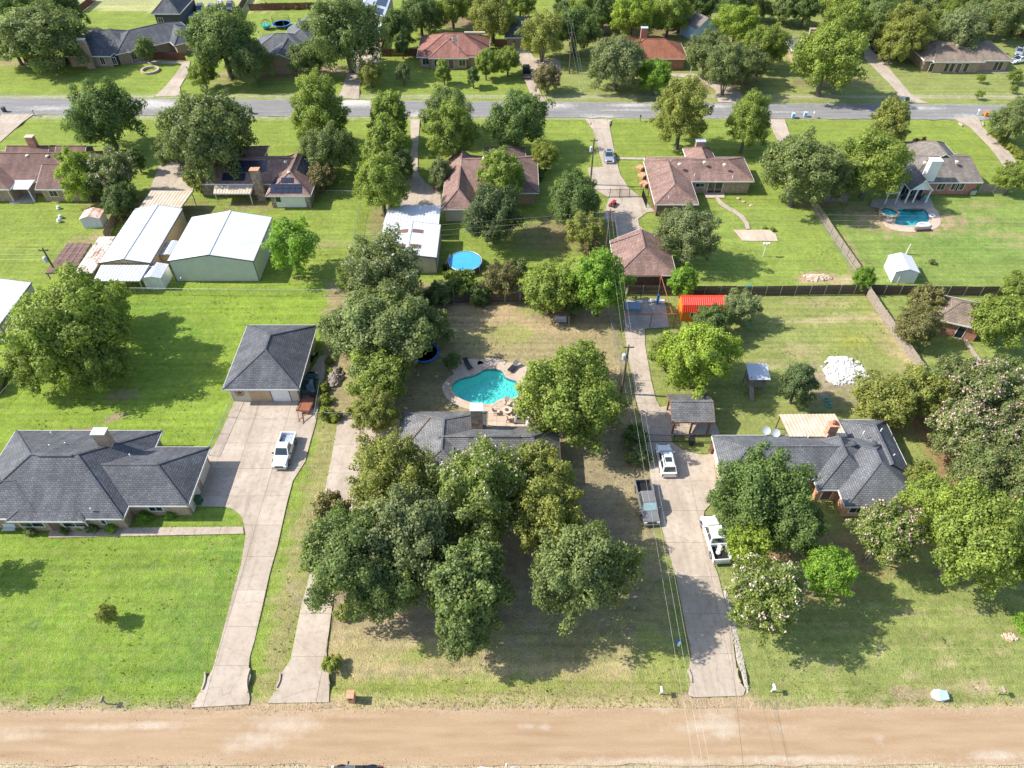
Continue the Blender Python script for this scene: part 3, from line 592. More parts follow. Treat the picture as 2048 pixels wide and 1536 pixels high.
# ------------------------------------------------------------------ buildings
def rect(bl, fr, ze):
    a = G(*bl, ze); b = G(*fr, ze); return [a[0], b[0], b[1], a[1]]           # x0,x1,y0,y1
def zr_at(py, ym): return H-ym/K(py)
def roof_geo(x0, x1, y0, y1, ze, zr, ax, i0, i1, rm=.5):
    if ax == 'x':
        ym = y0+(y1-y0)*rm; P = [(x0,y0,ze),(x1,y0,ze),(x1,y1,ze),(x0,y1,ze),(x0+i0,ym,zr),(x1-i1,ym,zr)]
        faces = [(0,1,5,4),(2,3,4,5)]; e0, e1 = (3,0,4), (1,2,5)
    else:
        xm = x0+(x1-x0)*rm; P = [(x0,y0,ze),(x1,y0,ze),(x1,y1,ze),(x0,y1,ze),(xm,y0+i0,zr),(xm,y1-i1,zr)]
        faces = [(1,2,5,4),(3,0,4,5)]; e0, e1 = (0,1,4), (2,3,5)
    if i0 > .01: faces.append(e0)
    if i1 > .01: faces.append(e1)
    return P, faces
def wing(root, org, r, ze, zr, ax, i0=None, i1=None, roof=None, wall=None, fascia=None, oh=.55, z0=0.0, rm=.5, caps=True, th=.16, gable=None, walls=True):
    x0, x1, y0, y1 = r; half = (y1-y0)/2 if ax == 'x' else (x1-x0)/2
    L = (x1-x0) if ax == 'x' else (y1-y0)
    i0 = min(half, L*.49) if i0 is None else i0; i1 = min(half, L*.49) if i1 is None else i1
    P, fs = roof_geo(x0, x1, y0, y1, ze, zr, ax, i0, i1, rm)
    mb = MB()
    for f in fs: mb.add([P[i] for i in f], [tuple(range(len(f)))])
    # underside
    Q = [(p[0],p[1],p[2]-th) for p in P]
    for f in fs: mb.add([Q[i] for i in f], [tuple(range(len(f)-1,-1,-1))])
    rf = mb.build('roof', roof, root, org)
    fm = MB(); t = .045
    edges = [(0,1),(1,2),(2,3),(3,0)] if i0 > .01 and i1 > .01 else []
    if not edges:
        if ax == 'x':
            edges = [(0,1),(2,3)]+([(3,0)] if i0 > .01 else [(3,4),(4,0)])+([(1,2)] if i1 > .01 else [(1,5),(5,2)])
        else:
            edges = [(1,2),(3,0)]+([(0,1)] if i0 > .01 else [(0,4),(4,1)])+([(2,3)] if i1 > .01 else [(2,5),(5,3)])
    cxm, cym = (x0+x1)/2, (y0+y1)/2
    for a, b in edges:
        pa, pb = Vector(P[a]), Vector(P[b]); d = pb-pa; nrm = Vector((d.y,-d.x,0))
        if nrm.length < 1e-6: continue
        nrm.normalize()
        if nrm.dot((pa+pb)/2-Vector((cxm,cym,0))) < 0: nrm = -nrm
        o1_ = nrm*.003; o2_ = nrm*t
        vv = [pa+o1_+Vector((0,0,.012)), pb+o1_+Vector((0,0,.012)), pb+o2_+Vector((0,0,.012)), pa+o2_+Vector((0,0,.012))]
        vv += [v-Vector((0,0,th+.05)) for v in vv]
        fm.add(vv, [(0,1,2,3),(7,6,5,4),(0,4,5,1),(1,5,6,2),(2,6,7,3),(3,7,4,0)])
    fm.build('fascia', fascia or m_white, rf, org)
    if caps:
        cm = MB(); lines = [(4,5)]
        lines += [(0,4),(3,4)] if (ax == 'x' and i0 > .01) else ([(0,4),(1,4)] if (ax == 'y' and i0 > .01) else [])
        lines += [(1,5),(2,5)] if (ax == 'x' and i1 > .01) else ([(2,5),(3,5)] if (ax == 'y' and i1 > .01) else [])
        for a, b in lines:
            pa, pb = Vector(P[a]), Vector(P[b])
            if (pb-pa).length > .3: cm.bar(pa+Vector((0,0,.02)), pb+Vector((0,0,.02)), .26, .05)
        cm.build('ridge_cap', roof, rf, org)
    if walls:
        wm = MB(); slope = (zr-ze)/max(half, .1); zw = ze-.03
        wm.box(x0+oh, y0+oh, z0, x1-oh, y1-oh, zw)
        for end, ii in ((0, i0), (1, i1)):
            if ii > .01: continue
            if ax == 'x':
                xe = x0+oh if end == 0 else x1-oh-.15; ym = y0+(y1-y0)*rm
                tri = [(y0+oh, zw+.002), (y1-oh, zw+.002), (y1-oh, zw+slope*oh-.12), (ym, zr-.2), (y0+oh, zw+slope*oh-.12)]
                wm.add([(xe,a,b) for a,b in tri]+[(xe+.15,a,b) for a,b in tri], [(4,3,2,1,0),(5,6,7,8,9)]+[(i,(i+1)%5,5+(i+1)%5,5+i) for i in range(5)])
            else:
                ye = y0+oh if end == 0 else y1-oh-.15; xm = x0+(x1-x0)*rm
                tri = [(x0+oh, zw+.002), (x1-oh, zw+.002), (x1-oh, zw+slope*oh-.12), (xm, zr-.2), (x0+oh, zw+slope*oh-.12)]
                wm.add([(a,ye,b) for a,b in tri]+[(a,ye+.15,b) for a,b in tri], [(0,1,2,3,4),(9,8,7,6,5)]+[(i,5+i,5+(i+1)%5,(i+1)%5) for i in range(5)])
        wm.build('wall', wall, root, org)
    return rf
def win(root, org, c, w, h, face='S', frame=None, kind='window', glass=None, mull=1):
    x, y, z = c; f = MB(); g = MB(); d = .05; b = .08
    def bx(m, u0, u1, z0, z1, t0, t1):
        if face == 'S': m.box(x+u0, y-t1, z+z0, x+u1, y-t0, z+z1)
        elif face == 'N': m.box(x+u0, y+t0, z+z0, x+u1, y+t1, z+z1)
        elif face == 'E': m.box(x+t0, y+u0, z+z0, x+t1, y+u1, z+z1)
        else: m.box(x-t1, y+u0, z+z0, x-t0, y+u1, z+z1)
    bx(f, -w/2-b, -w/2, -b, h+b, -.05, d); bx(f, w/2, w/2+b, -b, h+b, -.05, d); bx(f, -w/2, w/2, h, h+b, -.05, d); bx(f, -w/2, w/2, -b, 0, -.05, d)
    for k in range(1, mull+1):
        u = -w/2+w*k/(mull+1); bx(f, u-.025, u+.025, 0, h, -.05, d-.01)
    fo = f.build(kind, frame or m_white, root, org); bx(g, -w/2, w/2, 0, h, -.05, .02)
    g.build('pane' if kind == 'window' else 'panel', glass or m_glass, fo, org); return fo
def chimney(root, org, c, sx, sy, z0, z1, mat, cap=None, pot=False):
    k = MB().box(c[0]-sx/2, c[1]-sy/2, z0, c[0]+sx/2, c[1]+sy/2, z1).build('chimney', mat, root, org)
    MB().box(c[0]-sx/2-.1, c[1]-sy/2-.1, z1, c[0]+sx/2+.1, c[1]+sy/2+.1, z1+.1).build('chimney_cap', cap or m_metal_g, k, org)
    if pot: MB().lathe((c[0],c[1],z1+.1), [(.22,0),(.2,.35),(.3,.4),(.05,.6)], 10).build('chimney_pot', m_rustpipe, k, org)
    return k
def vent(root, org, p, z, kind='pipe'):
    if kind == 'pipe': MB().tube([(p[0],p[1],z-.1),(p[0],p[1],z+.45)], .07, 8).build('vent_pipe', m_white, root, org)
    elif kind == 'turbine': MB().lathe((p[0],p[1],z-.15), [(.18,0),(.18,.3),(.34,.38),(.4,.52),(.34,.66),(.08,.74)], 14).build('roof_vent', m_dgrey, root, org)
    else: MB().lathe((p[0],p[1],z-.15), [(.2,0),(.2,.3),(.36,.32),(.3,.45),(.05,.52)], 12).build('roof_vent', m_cream, root, org)
def panels(root, org, a, b, c, nx_, ny_, lift=.09, gap=.03):
    # grid of solar panels on a roof plane; a = lower-left, b = lower-right, c = upper-left corner
    a, b, c = Vector(a), Vector(b), Vector(c); u = (b-a)/nx_; v = (c-a)/ny_; n = u.cross(v).normalized()
    if n.z < 0: n = -n
    for i in range(nx_):
        for j in range(ny_):
            p = a+u*i+v*j+n*lift; gu = u.normalized()*gap; gv = v.normalized()*gap
            q = [p+gu+gv, p+u-gu+gv, p+u+v-gu-gv, p+v+gu-gv]
            k = MB().slabq(q, .05).build('solar_panel', m_solar, root, org)
def corr(root, org, q, name, mat, pitch=.3, amp=.045, along=0):
    # corrugated sheet: q = 4 corners (A,B,C,D), ribs run from AB to DC
    A, B, C, D = (Vector(p) for p in q); n = max(3, int((B-A).length/pitch)); mb = MB(); vv = []; ff = []
    up = (B-A).cross(D-A).normalized(); up = up if up.z > 0 else -up; prof = ((0,0),(.55,0),(.68,1),(.87,1))
    st = [((i+s)/n, h) for i in range(n) for s, h in prof]+[(1.0, 0)]
    for t, h in st:
        for e, f in ((A,B),(D,C)): vv.append(e+(f-e)*t+up*(amp*h))
    for i in range(len(st)-1): ff.append((2*i, 2*i+2, 2*i+3, 2*i+1))
    mb.add(vv, ff); mb.add([v-up*.05 for v in (A,B,C,D)], [(3,2,1,0)])
    return mb.build(name, mat, root, org)
def root_at(name, label, cat, r, group=None):
    o = ((r[0]+r[1])/2, (r[2]+r[3])/2, 0); return thing(name, label, cat, o, 0, group), o
def metal_gable(name, label, r, ze, zr, wall, roofm, pitch=.45, trim=None, cat='building'):
    t, o = root_at(name, label, cat, r); x0, x1, y0, y1 = r; xm = (x0+x1)/2
    corr(t, o, [(x0-.1,y0-.15,ze),(x0-.1,y1+.15,ze),(xm,y1+.15,zr),(xm,y0-.15,zr)], 'roof_slope', roofm, pitch, .03)
    corr(t, o, [(x1+.1,y1+.15,ze),(x1+.1,y0-.15,ze),(xm,y0-.15,zr),(xm,y1+.15,zr)], 'roof_slope', roofm, pitch, .03)
    MB().bar((xm,y0-.17,zr+.03),(xm,y1+.17,zr+.03),.35,.06).build('ridge_cap', roofm, t, o)
    w = MB(); prof = [(x0,0),(x1,0),(x1,ze-.1),(xm,zr-.1),(x0,ze-.1)]
    for yy, fl in ((y0,0),(y1,1)):
        w.add([(a,yy,b) for a,b in prof], [(0,1,2,3,4)] if not fl else [(4,3,2,1,0)])
    w.add([(x0,y0,0),(x0,y1,0),(x0,y1,ze-.1),(x0,y0,ze-.1)], [(3,2,1,0)]); w.add([(x1,y0,0),(x1,y1,0),(x1,y1,ze-.1),(x1,y0,ze-.1)], [(0,1,2,3)])
    n = int((x1-x0)/.35)
    for i in range(n+1):
        a = x0+(x1-x0)*i/n; zt = ze+(zr-ze)*(1-abs(a-xm)/((x1-x0)/2))-.12
        w.box(a-.03, y0-.035, 0, a+.03, y0+.01, zt)
    m_ = int((y1-y0)/.35)
    for i in range(m_+1):
        b = y0+(y1-y0)*i/m_
        w.box(x0-.035, b-.03, 0, x0+.01, b+.03, ze-.12); w.box(x1-.01, b-.03, 0, x1+.035, b+.03, ze-.12)
    w.build('wall', wall, t, o)
    tm = MB()
    for yy in (y0-.17, y1+.17):
        tm.bar((x0-.12,yy,ze-.06),(xm,yy,zr-.06),.06,.16).bar((x1+.12,yy,ze-.06),(xm,yy,zr-.06),.06,.16)
    tm.box(x0-.2,y0-.16,ze-.14,x0-.1,y1+.16,ze-.02).box(x1+.1,y0-.16,ze-.14,x1+.2,y1+.16,ze-.02)
    for cx_ in (x0,x1): tm.box(cx_-.06,y0-.06,0,cx_+.06,y0-.036,ze-.14)
    tm.build('trim', trim or m_dgrey, t, o); return t, o
def canopy(name, label, q, mat, postz=None, pitch=.4, cat='carport', postm=None, posts=((0,0),(1,0),(1,1),(0,1))):
    cx = sum(p[0] for p in q)/4; cy = sum(p[1] for p in q)/4; o = (cx, cy, 0); t = thing(name, label, cat, o)
    corr(t, o, q, 'roof', mat, pitch)
    A, B, C, D = (Vector(p) for p in q)
    for a, b in posts:
        p = (A*(1-a)+B*a)*(1-b)+(D*(1-a)+C*a)*b; p = p+(Vector((cx,cy,p.z))-p)*.06
        MB().bar((p.x,p.y,0),(p.x,p.y,p.z-.06),.11).build('post', postm or m_galv, t, o)
    f = MB()
    for a, b in ((A,B),(B,C),(C,D),(D,A)): f.bar(a-Vector((0,0,.1)), b-Vector((0,0,.1)), .08, .14)
    f.build('frame', postm or m_galv, t, o); return t, o
# --- house A: charcoal hipped roof, brick, left front
ze = 2.7; rA = rect((32,861), (246,1038), ze); t, o = root_at('brick_house', 'low brick house under a broad charcoal hipped roof beside the lush front lawn', 'house', rA)
zA = zr_at(909, (rA[2]+rA[3])/2)
wing(t, o, rA, ze, zA, 'x', roof=m_sh_dark, wall=m_brick)
rB = rect((308,894), (376,1012), ze); rB[0] = rA[1]-8.0
wing(t, o, rB, ze+.004, zr_at(929, (rB[2]+rB[3])/2), 'x', i0=.4, roof=m_sh_dark, wall=m_brick)
wing(t, o, [rA[0]-16, rA[0]+9, rA[2]+.05, rA[2]+7.6], ze+.002, 4.7, 'x', roof=m_sh_dark, wall=m_brick)
rF = rect((60,960), (172,1036), ze); rF[0] = G(14,1037,ze)[0]; rF[2] = rA[2]-.35; rF[3] = rA[2]+7.4
wing(t, o, rF, ze+.006, zr_at(945, rF[2]+5.4), 'y', i0=5.4, i1=.3, roof=m_sh_dark, wall=m_brick)
yf = rF[2]+.55
for px, w_ in ((66,2.6),(152,2.6)): p = G(px, 1042, 1.4); win(t, o, (p[0], yf, .9), w_, 1.3, 'S')
p = G(310,1020,1.4); win(t, o, (p[0], rB[2]+.55, .95), 1.5, 1.2, 'S'); p = G(113,1046,1); win(t, o, (p[0], yf, .05), 1.0, 2.1, 'S', m_brownw, 'door', m_brownw, 0)
yb = rA[2]+.55; p = G(206,1048,1.2); win(t, o, (p[0], yb, .9), .5, .9, 'S', mull=0)
cc = G(197, 880, zA); chimney(t, o, (cc[0]+.3, G(197,886,5)[1]), 1.5, .95, 3.6, zA+1.0, m_brick, m_metal_g)
for px, py in ((105,870),(133,891),(109,905),(262,914)): q = G(px, py, 4.6); vent(t, o, q, 4.7 if py != 905 else 5.6)
q = G(184,1022,3.2); vent(t, o, q, 3.3)
ya, zb = (rA[2]+rA[3])/2, zA
MB().bar((G(76,911,zA)[0], ya-.15, zA+.02), (G(145,909,zA)[0], ya-.15, zA+.02), .3, .12).build('ridge_vent', m_sh_dark, t, o)
xr = rB[1]-.55; yr = (rB[2]+rB[3])/2
for dy in (-1.9, 1.9): win(t, o, (xr, yr+dy, .05), 2.6, 2.1, 'E', m_white, 'garage_door', m_cream, 0)
# --- garage B with the metal star
ze = 2.9; r = rect((495,650), (597.5,779), ze); t, o = root_at('detached_garage', 'detached garage with charcoal hipped roof and a metal star', 'garage', r)
wing(t, o, r, ze, 5.45, 'y', roof=m_sh_dark, wall=m_cream)
yw = r[2]+.55; x0 = r[0]+.55; Wd = r[1]-r[0]-1.1
win(t, o, (x0+Wd*.43, yw, .03), Wd*.29, 2.25, 'S', m_tanw, 'garage_door', m_tanw, 3)
win(t, o, (x0+Wd*.74, yw, .03), Wd*.27, 2.3, 'S', m_dgrey, 'garage_door', m_white, 0)
sd = MB()
for i in range(40):
    xx = x0+Wd*i/40
    if not (.28 < i/40 < .89): sd.box(xx, yw-.03, 0, xx+.05, yw, 2.7)
sd.build('siding_rib', m_cream, t, o)['kind'] = 'stuff'
sx, sz = x0+Wd*.14, 1.75; star = [(sx+(.52 if k % 2 == 0 else .21)*math.sin(k*math.pi/5), sz+(.52 if k % 2 == 0 else .21)*math.cos(k*math.pi/5)) for k in range(10)]
MB().add([(a,yw-.06,b) for a,b in star]+[(sx,yw-.14,sz)], [(k,10,(k+1)%10) for k in range(10)]).build('star', m_rustpipe, t, o)
rg = [(sx+.56*math.cos(a), yw-.07, sz+.56*math.sin(a)) for a in np.linspace(0,6.2832,25)]; MB().tube(rg, .03, 5).build('star_ring', m_rustpipe, t, o)
# --- house C: behind the myrtles, stone chimney
ze = 2.7; c1 = [-14.0, -3.2, 47.2, 60.1]; t, o = root_at('brick_house', 'grey shingled house with a tall fieldstone chimney behind flowering myrtles', 'house', [-14,6,47,60])
wing(t, o, c1, ze, 5.0, 'y', i0=5, i1=3.3, roof=m_sh_grey, fascia=m_brownw, wall=m_brick, rm=.53)
wing(t, o, [-9, 5.8, 50.6, 57.6], ze+.004, 5.02, 'x', i0=.3, roof=m_sh_grey, fascia=m_brownw, wall=m_brick)
wing(t, o, [-.4, 3.6, 46.5, 55.0], ze+.006, 4.3, 'y', i0=.01, i1=.01, roof=m_sh_grey, fascia=m_brownw, wall=m_brick)
wing(t, o, [-9.4, -4.6, 45.6, 53.0], ze+.008, 4.4, 'y', i0=0, i1=.01, roof=m_sh_grey, fascia=m_brownw, wall=m_cream)
chimney(t, o, (G(954,852,3.9)[0], G(950,848,3.9)[1]+.3), 1.35, 1.1, 2.5, 6.6, m_stone, m_white)
a, b = G(859,836,4.2), G(812,893,3.1); MB().bar((a[0],a[1],4.33), (b[0],b[1],3.32), .3, .14).build('roof_edge_strip', m_sh_wgrey, t, o)
MB().bar((-5.2,54.05,5.05),(1.0,54.05,5.05),.3,.12).build('ridge_vent', m_sh_dark, t, o)
win(t, o, (1.2, 57.05, .05), 1.9, 2.1, 'N')
# --- house D: right front
t, o = root_at('brick_house', 'brick house with long slate grey roof behind a large dark oak', 'house', [24.6,46.9,46,58])
wing(t, o, [24.6, 43.0, 49.5, 56.2], 2.7, 4.77, 'x', i1=.3, roof=m_sh_slate, wall=m_bricko)
wing(t, o, [35.2, 42.6, 48.0, 54.5], 2.704, 4.95, 'y', i0=3.4, i1=.3, roof=m_sh_slate, wall=m_bricko)
wing(t, o, [41.0, 46.84, 50.0, 58.7], 2.712, 4.75, 'y', i0=.3, i1=2.6, roof=m_sh_slate, wall=m_bricko)
wing(t, o, [37.6, 46.85, 45.7, 56.3], 2.708, 5.35, 'y', i0=4.4, i1=4.4, roof=m_sh_slate, wall=m_bricko)
q = [G(1553,826,2.9), G(1669,825,2.9), G(1688,868,2.75), G(1573,869,2.75)]; q[0] = (q[3][0], q[0][1], 2.65); q[1] = (q[2][0], q[1][1], 2.65); q[2] = (q[2][0], 55.5, 3.3); q[3] = (q[3][0], 55.5, 3.3)
corr(t, o, q, 'patio_cover', m_metal_t, .42, .028)
MB().box(q[0][0], q[0][1]-.06, 2.45, q[1][0], q[0][1]+.02, 2.62).build('cover_beam', m_white, t, o)
for xx in (q[0][0]+.2, (q[0][0]+q[1][0])/2, q[1][0]-.2): MB().bar((xx,q[0][1]-.1,0),(xx,q[0][1]-.1,2.5),.12).build('cover_post', m_post, t, o)
cc = G(1656,866,3.6); chimney(t, o, (cc[0]+.2, cc[1]), 1.1, .8, 2.8, 5.2, m_bricko, m_bricko, True)
for px, py in ((1706,889),(1748,889)): cc = G(px, py, 4.9); vent(t, o, cc, 4.7, 'turbine')
for px, py, z in ((1727,866,4.9),(1762,861,4.7),(1787,912,4.0),(1617,873,3.5),(1654,872,4.0)): cc = G(px, py, z); vent(t, o, cc, z-.1)
for px, py in ((1533,861),(1552,866)):
    cc = G(px, py, 3.3); d = thing('satellite_dish', 'grey satellite dish mounted at the slate roof edge', 'dish', (cc[0],cc[1],2.7), 0, 'satellite dishes on the slate roof')
    MB().tube([(cc[0],cc[1]+.1,2.7),(cc[0],cc[1],3.2)], .04, 6).build('mast', m_galv, d, (cc[0],cc[1],2.7))
    dm = MB().lathe((0,0,0), [(.05,-.08),(.3,-.05),(.5,.03),(.52,.05),(.3,-.02),(.04,-.05)], 18).build('reflector', m_metal_g, d, (0,0,0)); dm.location = (0,0,.6); dm.rotation_euler = (R_(38),0,0)
win(t, o, (39.6, 46.25, .8), 1.6, 1.3, 'S'); win(t, o, (27.5, 50.05, .8), 1.6, 1.3, 'S'); win(t, o, (31.5, 50.05, .8), 1.6, 1.3, 'S'); win(t, o, (36.9, 48.55, .05), 1.1, 2.1, 'S', m_white, 'door', m_brownw, 0)
win(t, o, (25.15, 52.8, .05), 4.6, 2.1, 'W', m_white, 'garage_door', m_cream, 0)
# --- pavilion
r = rect((1333,789), (1430,844), 2.7); t, o = root_at('pavilion', 'open pavilion with grey shingled roof on brown wooden posts', 'pavilion', r)
wing(t, o, r, 2.7, 3.9, 'x', i0=0, i1=0, roof=m_sh_grey, wall=m_post, walls=False, fascia=m_post)
for fx in (.08,.5,.92):
    for fy in (.07,.93):
        xx, yy = r[0]+(r[1]-r[0])*fx, r[2]+(r[3]-r[2])*fy; pb = MB().bar((xx,yy,0),(xx,yy,2.62),.2)
        pb.bar((xx-.55,yy,2.6),(xx,yy,2.0),.1).bar((xx+.55,yy,2.6),(xx,yy,2.0),.1) if .1 < fx < .9 else None
        pb.build('post', m_post, t, o)
for yy in (r[2]+.42, r[3]-.42): MB().bar((r[0]+.1,yy,2.55),(r[1]-.1,yy,2.55),.14,.24).build('beam', m_post, t, o)
# --- mid row houses
r = rect((-70,302), (140,379), 2.7); t, o = root_at('brick_house', 'brown roofed brick house with a white metal patio cover', 'house', r)
wing(t, o, [r[0], r[1]+1, r[2]+2.6, r[3]], 2.7, 5.3, 'x', roof=m_sh_brownd, wall=m_brick)
r2 = rect((80,330), (140,379), 2.7); r2[0] = G(70,379,2.7)[0]; wing(t, o, [r2[0], r2[1]+2.5, r2[2], r2[2]+10], 2.704, 4.9, 'x', i0=.01, roof=m_sh_brownd, wall=m_brick)
r3 = rect((-60,330), (8,379), 2.7); wing(t, o, [r3[0], r3[1]+1.0, r3[2], r3[2]+9], 2.706, 4.8, 'y', roof=m_sh_brownd, wall=m_brick)
for a, b in ((38,105),(122,166)):
    r4 = rect((a,292), (b,325), 2.7); wing(t, o, r4, 2.71, 4.4, 'x', i0=0, i1=0, roof=m_sh_brownd, wall=m_brick)
q = [G(11,379,2.5), G(57,379,2.5), G(75,353,3.0), G(31,352,3.0)]; corr(t, o, q, 'patio_cover', m_metal_w, .5)
for i in (0,1): MB().bar((q[i][0]+(.2 if i == 0 else -.2), q[i][1]+.1, 0), (q[i][0]+(.2 if i == 0 else -.2), q[i][1]+.1, 2.45), .13).build('cover_post', m_white, t, o)
cc = G(67,290,4.5); chimney(t, o, cc, 1.4, 1.0, 2.5, 6.2, m_bricko, m_metal_t)
for px, py in ((55,312),(95,313)): cc = G(px, py, 5.0); vent(t, o, cc, 4.9, 'cap')
p = G(108,385,1.6); win(t, o, (p[0], r2[2]+.55, 1.0), 1.4, 1.1, 'S')
# solar house
r = rect((531,316), (621,392), 2.7); r[0] = G(531,392,2.7)[0]; t, o = root_at('stone_house', 'brown roofed stone house covered in dark solar panels', 'house', r)
zs = 5.3; hw = (r[1]-r[0])/2; wing(t, o, r, 2.7, zs, 'y', i1=3, roof=m_sh_brown, wall=m_stone)
rl = rect((424,312), (550,368), 2.7); rl[1] = r[0]+4; wing(t, o, rl, 2.704, 5.0, 'x', i1=.01, roof=m_sh_brown, wall=m_stone)
wing(t, o, [rl[0]+2, rl[0]+10, rl[3]-5, rl[3]+4], 2.706, 4.6, 'y', roof=m_sh_brownd, wall=m_stone)
yl, yk = rl[2], (rl[2]+rl[3])/2; sl_ = (5.0-2.7)/(yk-yl)
def onl(x, f): return (x, yl+(yk-yl)*f, 2.7+2.3*f)
xa, xb = G(444,345,4)[0], G(490,345,4)[0]
panels(t, o, onl(xa,.12), onl(xb,.12), onl(xa,.42), 5, 1); panels(t, o, onl(xa+1.2,.46), onl(xb+3.5,.46), onl(xa+1.2,.9), 6, 2)
xs0 = r[0]+hw-3.2; fr_ = lambda x, f: (x, r[2]+hw*f, 2.7+(zs-2.7)*f)
panels(t, o, fr_(xs0,.1), fr_(xs0+5.6,.1), fr_(xs0,.48), 5, 2); panels(t, o, fr_(xs0+1.8,.52), fr_(xs0+4.0,.52), fr_(xs0+1.8,.74), 2, 1)
er = lambda y, f: (r[1]-hw*f, y, 2.7+(zs-2.7)*f)
panels(t, o, er(r[2]+5.2,.22), er(r[3]-3,.22), er(r[2]+5.2,.8), 5, 2); we = lambda y, f: (r[0]+hw*f, y, 2.7+(zs-2.7)*f)
panels(t, o, we(r[2]+2.2,.1), we(r[2]+8,.1), we(r[2]+2.2,.32), 4, 1)
cc = G(516,372,3); chimney(t, o, (cc[0], cc[1]+.5), 1.5, 1.1, 0, 6.0, m_stone, m_bricko)
MB().box(r[0]+1.4, r[2]+.5, 0.1, r[1]-1.3, r[2]+.545, 2.6).build('siding_panel', m_white, t, o); win(t, o, (r[0]+1.9, r[2]+.5, 1.2), .9, 1.0, 'S', mull=0)
for px, py in ((571,324),(578,345)): cc = G(px, py, 5.1); vent(t, o, cc, 5.0, 'cap')
q = [G(427,387,2.3), G(501,387,2.3), G(508,366,2.5), G(430,365,2.5)]; canopy('patio_cover', 'tan metal awning on posts behind the solar roofed house', q, m_metal_t, pitch=.5, postm=m_white)
# brown house centre
r = rect((892,320), (950,419), 2.7); r[0] = G(882,419,2.7)[0]; t, o = root_at('brick_house', 'brown roofed house half hidden by dark trees near the white barn', 'house', r)
wing(t, o, r, 2.7, 5.0, 'y', i1=.5, roof=m_sh_brown, wall=m_brick); rr = rect((920,312), (1078,386), 2.7); rr[0] = r[0]+3
wing(t, o, rr, 2.704, 5.6, 'x', i0=.01, roof=m_sh_brown, wall=m_brick); wing(t, o, [r[1]+1, r[1]+9, rr[3]-6, rr[3]+3.5], 2.706, 4.8, 'y', roof=m_sh_brown, wall=m_brick)
ro = rect((882,391), (920,419), 2.65); MB().box(r[0]+.6, r[2]+.5, 0, r[1]-.6, r[2]+.54, 2.6).build('rear_wall_panel', m_cream, t, o)
for px, py in ((968,317),(975,330)): cc = G(px, py, 5.3); vent(t, o, cc, 5.2, 'cap')
# brown L house right
r = rect((1288,314), (1509,363), 2.7); t, o = root_at('brick_house', 'brown roofed L-shaped brick house with white french doors', 'house', r); zr = zr_at(321, (r[2]+r[3])/2)
zr = min(max(zr, 4.6), 5.6); wing(t, o, r, 2.7, zr, 'x', roof=m_sh_brown, wall=m_brick)
r2 = rect((1300,340), (1398,409), 2.7); r2[0] = G(1310,410,2.7)[0]; r2[3] = r[3]-1.5; wing(t, o, r2, 2.704, zr-.15, 'y', i1=3, roof=m_sh_brown, wall=m_brownw)
r3 = rect((1368,304), (1432,322), 2.7); wing(t, o, [r3[0], r3[1], r[3]-4, r3[3]+1.5], 2.706, 4.4, 'y', i0=.01, roof=m_sh_brown, wall=m_brick)
cc = G(1400,303,3); chimney(t, o, (cc[0], r3[3]+.6), 1.7, 1.1, 0, 4.7, m_brick, m_metal_g)
for px, py in ((1359,328),(1409,324),(1449,329)): cc = G(px, py, 4.9); vent(t, o, cc, 4.7, 'cap')
for px, py in ((1389,351),(1465,355),(1337,396)): cc = G(px, py, 3.6); vent(t, o, cc, 3.5)
p = G(1429,372,1.2); win(t, o, (p[0], r[2]+.55, .08), 2.6, 2.1, 'S', m_white, 'door', m_glass, 1); p = G(1399,366,1.7); win(t, o, (p[0], r[2]+.55, 1.3), 1.6, .7, 'S')
for dy in (0,3,6): MB().lathe((r[0]-.4, r[2]+3.2+dy, 0), [(.9,0),(1.0,.5),(.9,.62),(.1,.62)], 4).build('planter_screen', m_bricko, t, o)
# grey house with pool
r = rect((1790,330), (1967,365), 2.7); r[0] = G(1800,345,2.7)[0]; ym = r[2]+5; r[3] = r[2]+10.5; t, o = root_at('brick_house', 'weathered grey roofed brick house with white gabled porch', 'house', r)
z5 = zr_at(318, r[2]+5.25); z5 = min(max(z5,5.0),6.2); wing(t, o, r, 2.7, z5, 'x', i1=1.2, roof=m_sh_wgrey, wall=m_brickr)
rg = rect((1798,350), (1867,381), 2.75); wing(t, o, [rg[0], rg[1], rg[2], r[2]+6], 2.76, 4.7, 'y', i0=0, i1=.01, roof=m_sh_grey, wall=m_white, walls=False)
rb = [r[0]+3, r[0]+13, r[2]+5, r[2]+15]; wing(t, o, rb, 2.706, 5.6, 'y', i0=.01, roof=m_sh_wgrey, wall=m_brickr)
rgx0, rgx1, rgy = rg[0], rg[1], rg[2]
MB().add([(rgx0+.2,rgy+.25,2.72),(rgx1-.2,rgy+.25,2.72),((rgx0+rgx1)/2,rgy+.25,4.55),(rgx0+.2,rgy+.4,2.72),(rgx1-.2,rgy+.4,2.72),((rgx0+rgx1)/2,rgy+.4,4.55)], [(0,1,2),(5,4,3),(0,3,4,1)]).build('gable_panel', m_white, t, o)
for fx in (.05,.38,.95): xx = rgx0+(rgx1-rgx0)*fx; MB().bar((xx,rgy+.35,0),(xx,rgy+.35,2.7),.22).build('porch_post', m_white, t, o)
MB().box(rgx0+.3, r[2]+.2, 0, rgx1-.2, r[2]+.4, 2.65).build('porch_wall', m_bluew, t, o)
for fx in (.25,.6,.85): win(t, o, (rgx0+(rgx1-rgx0)*fx, r[2]+.18, .1), 1.5, 2.1, 'S', m_white, 'door', m_glass, 1)
cc = G(1866,346,4.6); chimney(t, o, (cc[0]-.2, cc[1]+.5), 1.9, 1.3, 3.0, 6.9, m_white, m_white)
for px, py in ((1884,376),(1908,372),(1922,376)): p = G(px, py, 1.5); win(t, o, (p[0], r[2]+.55, .9), 1.3, 1.3, 'S')
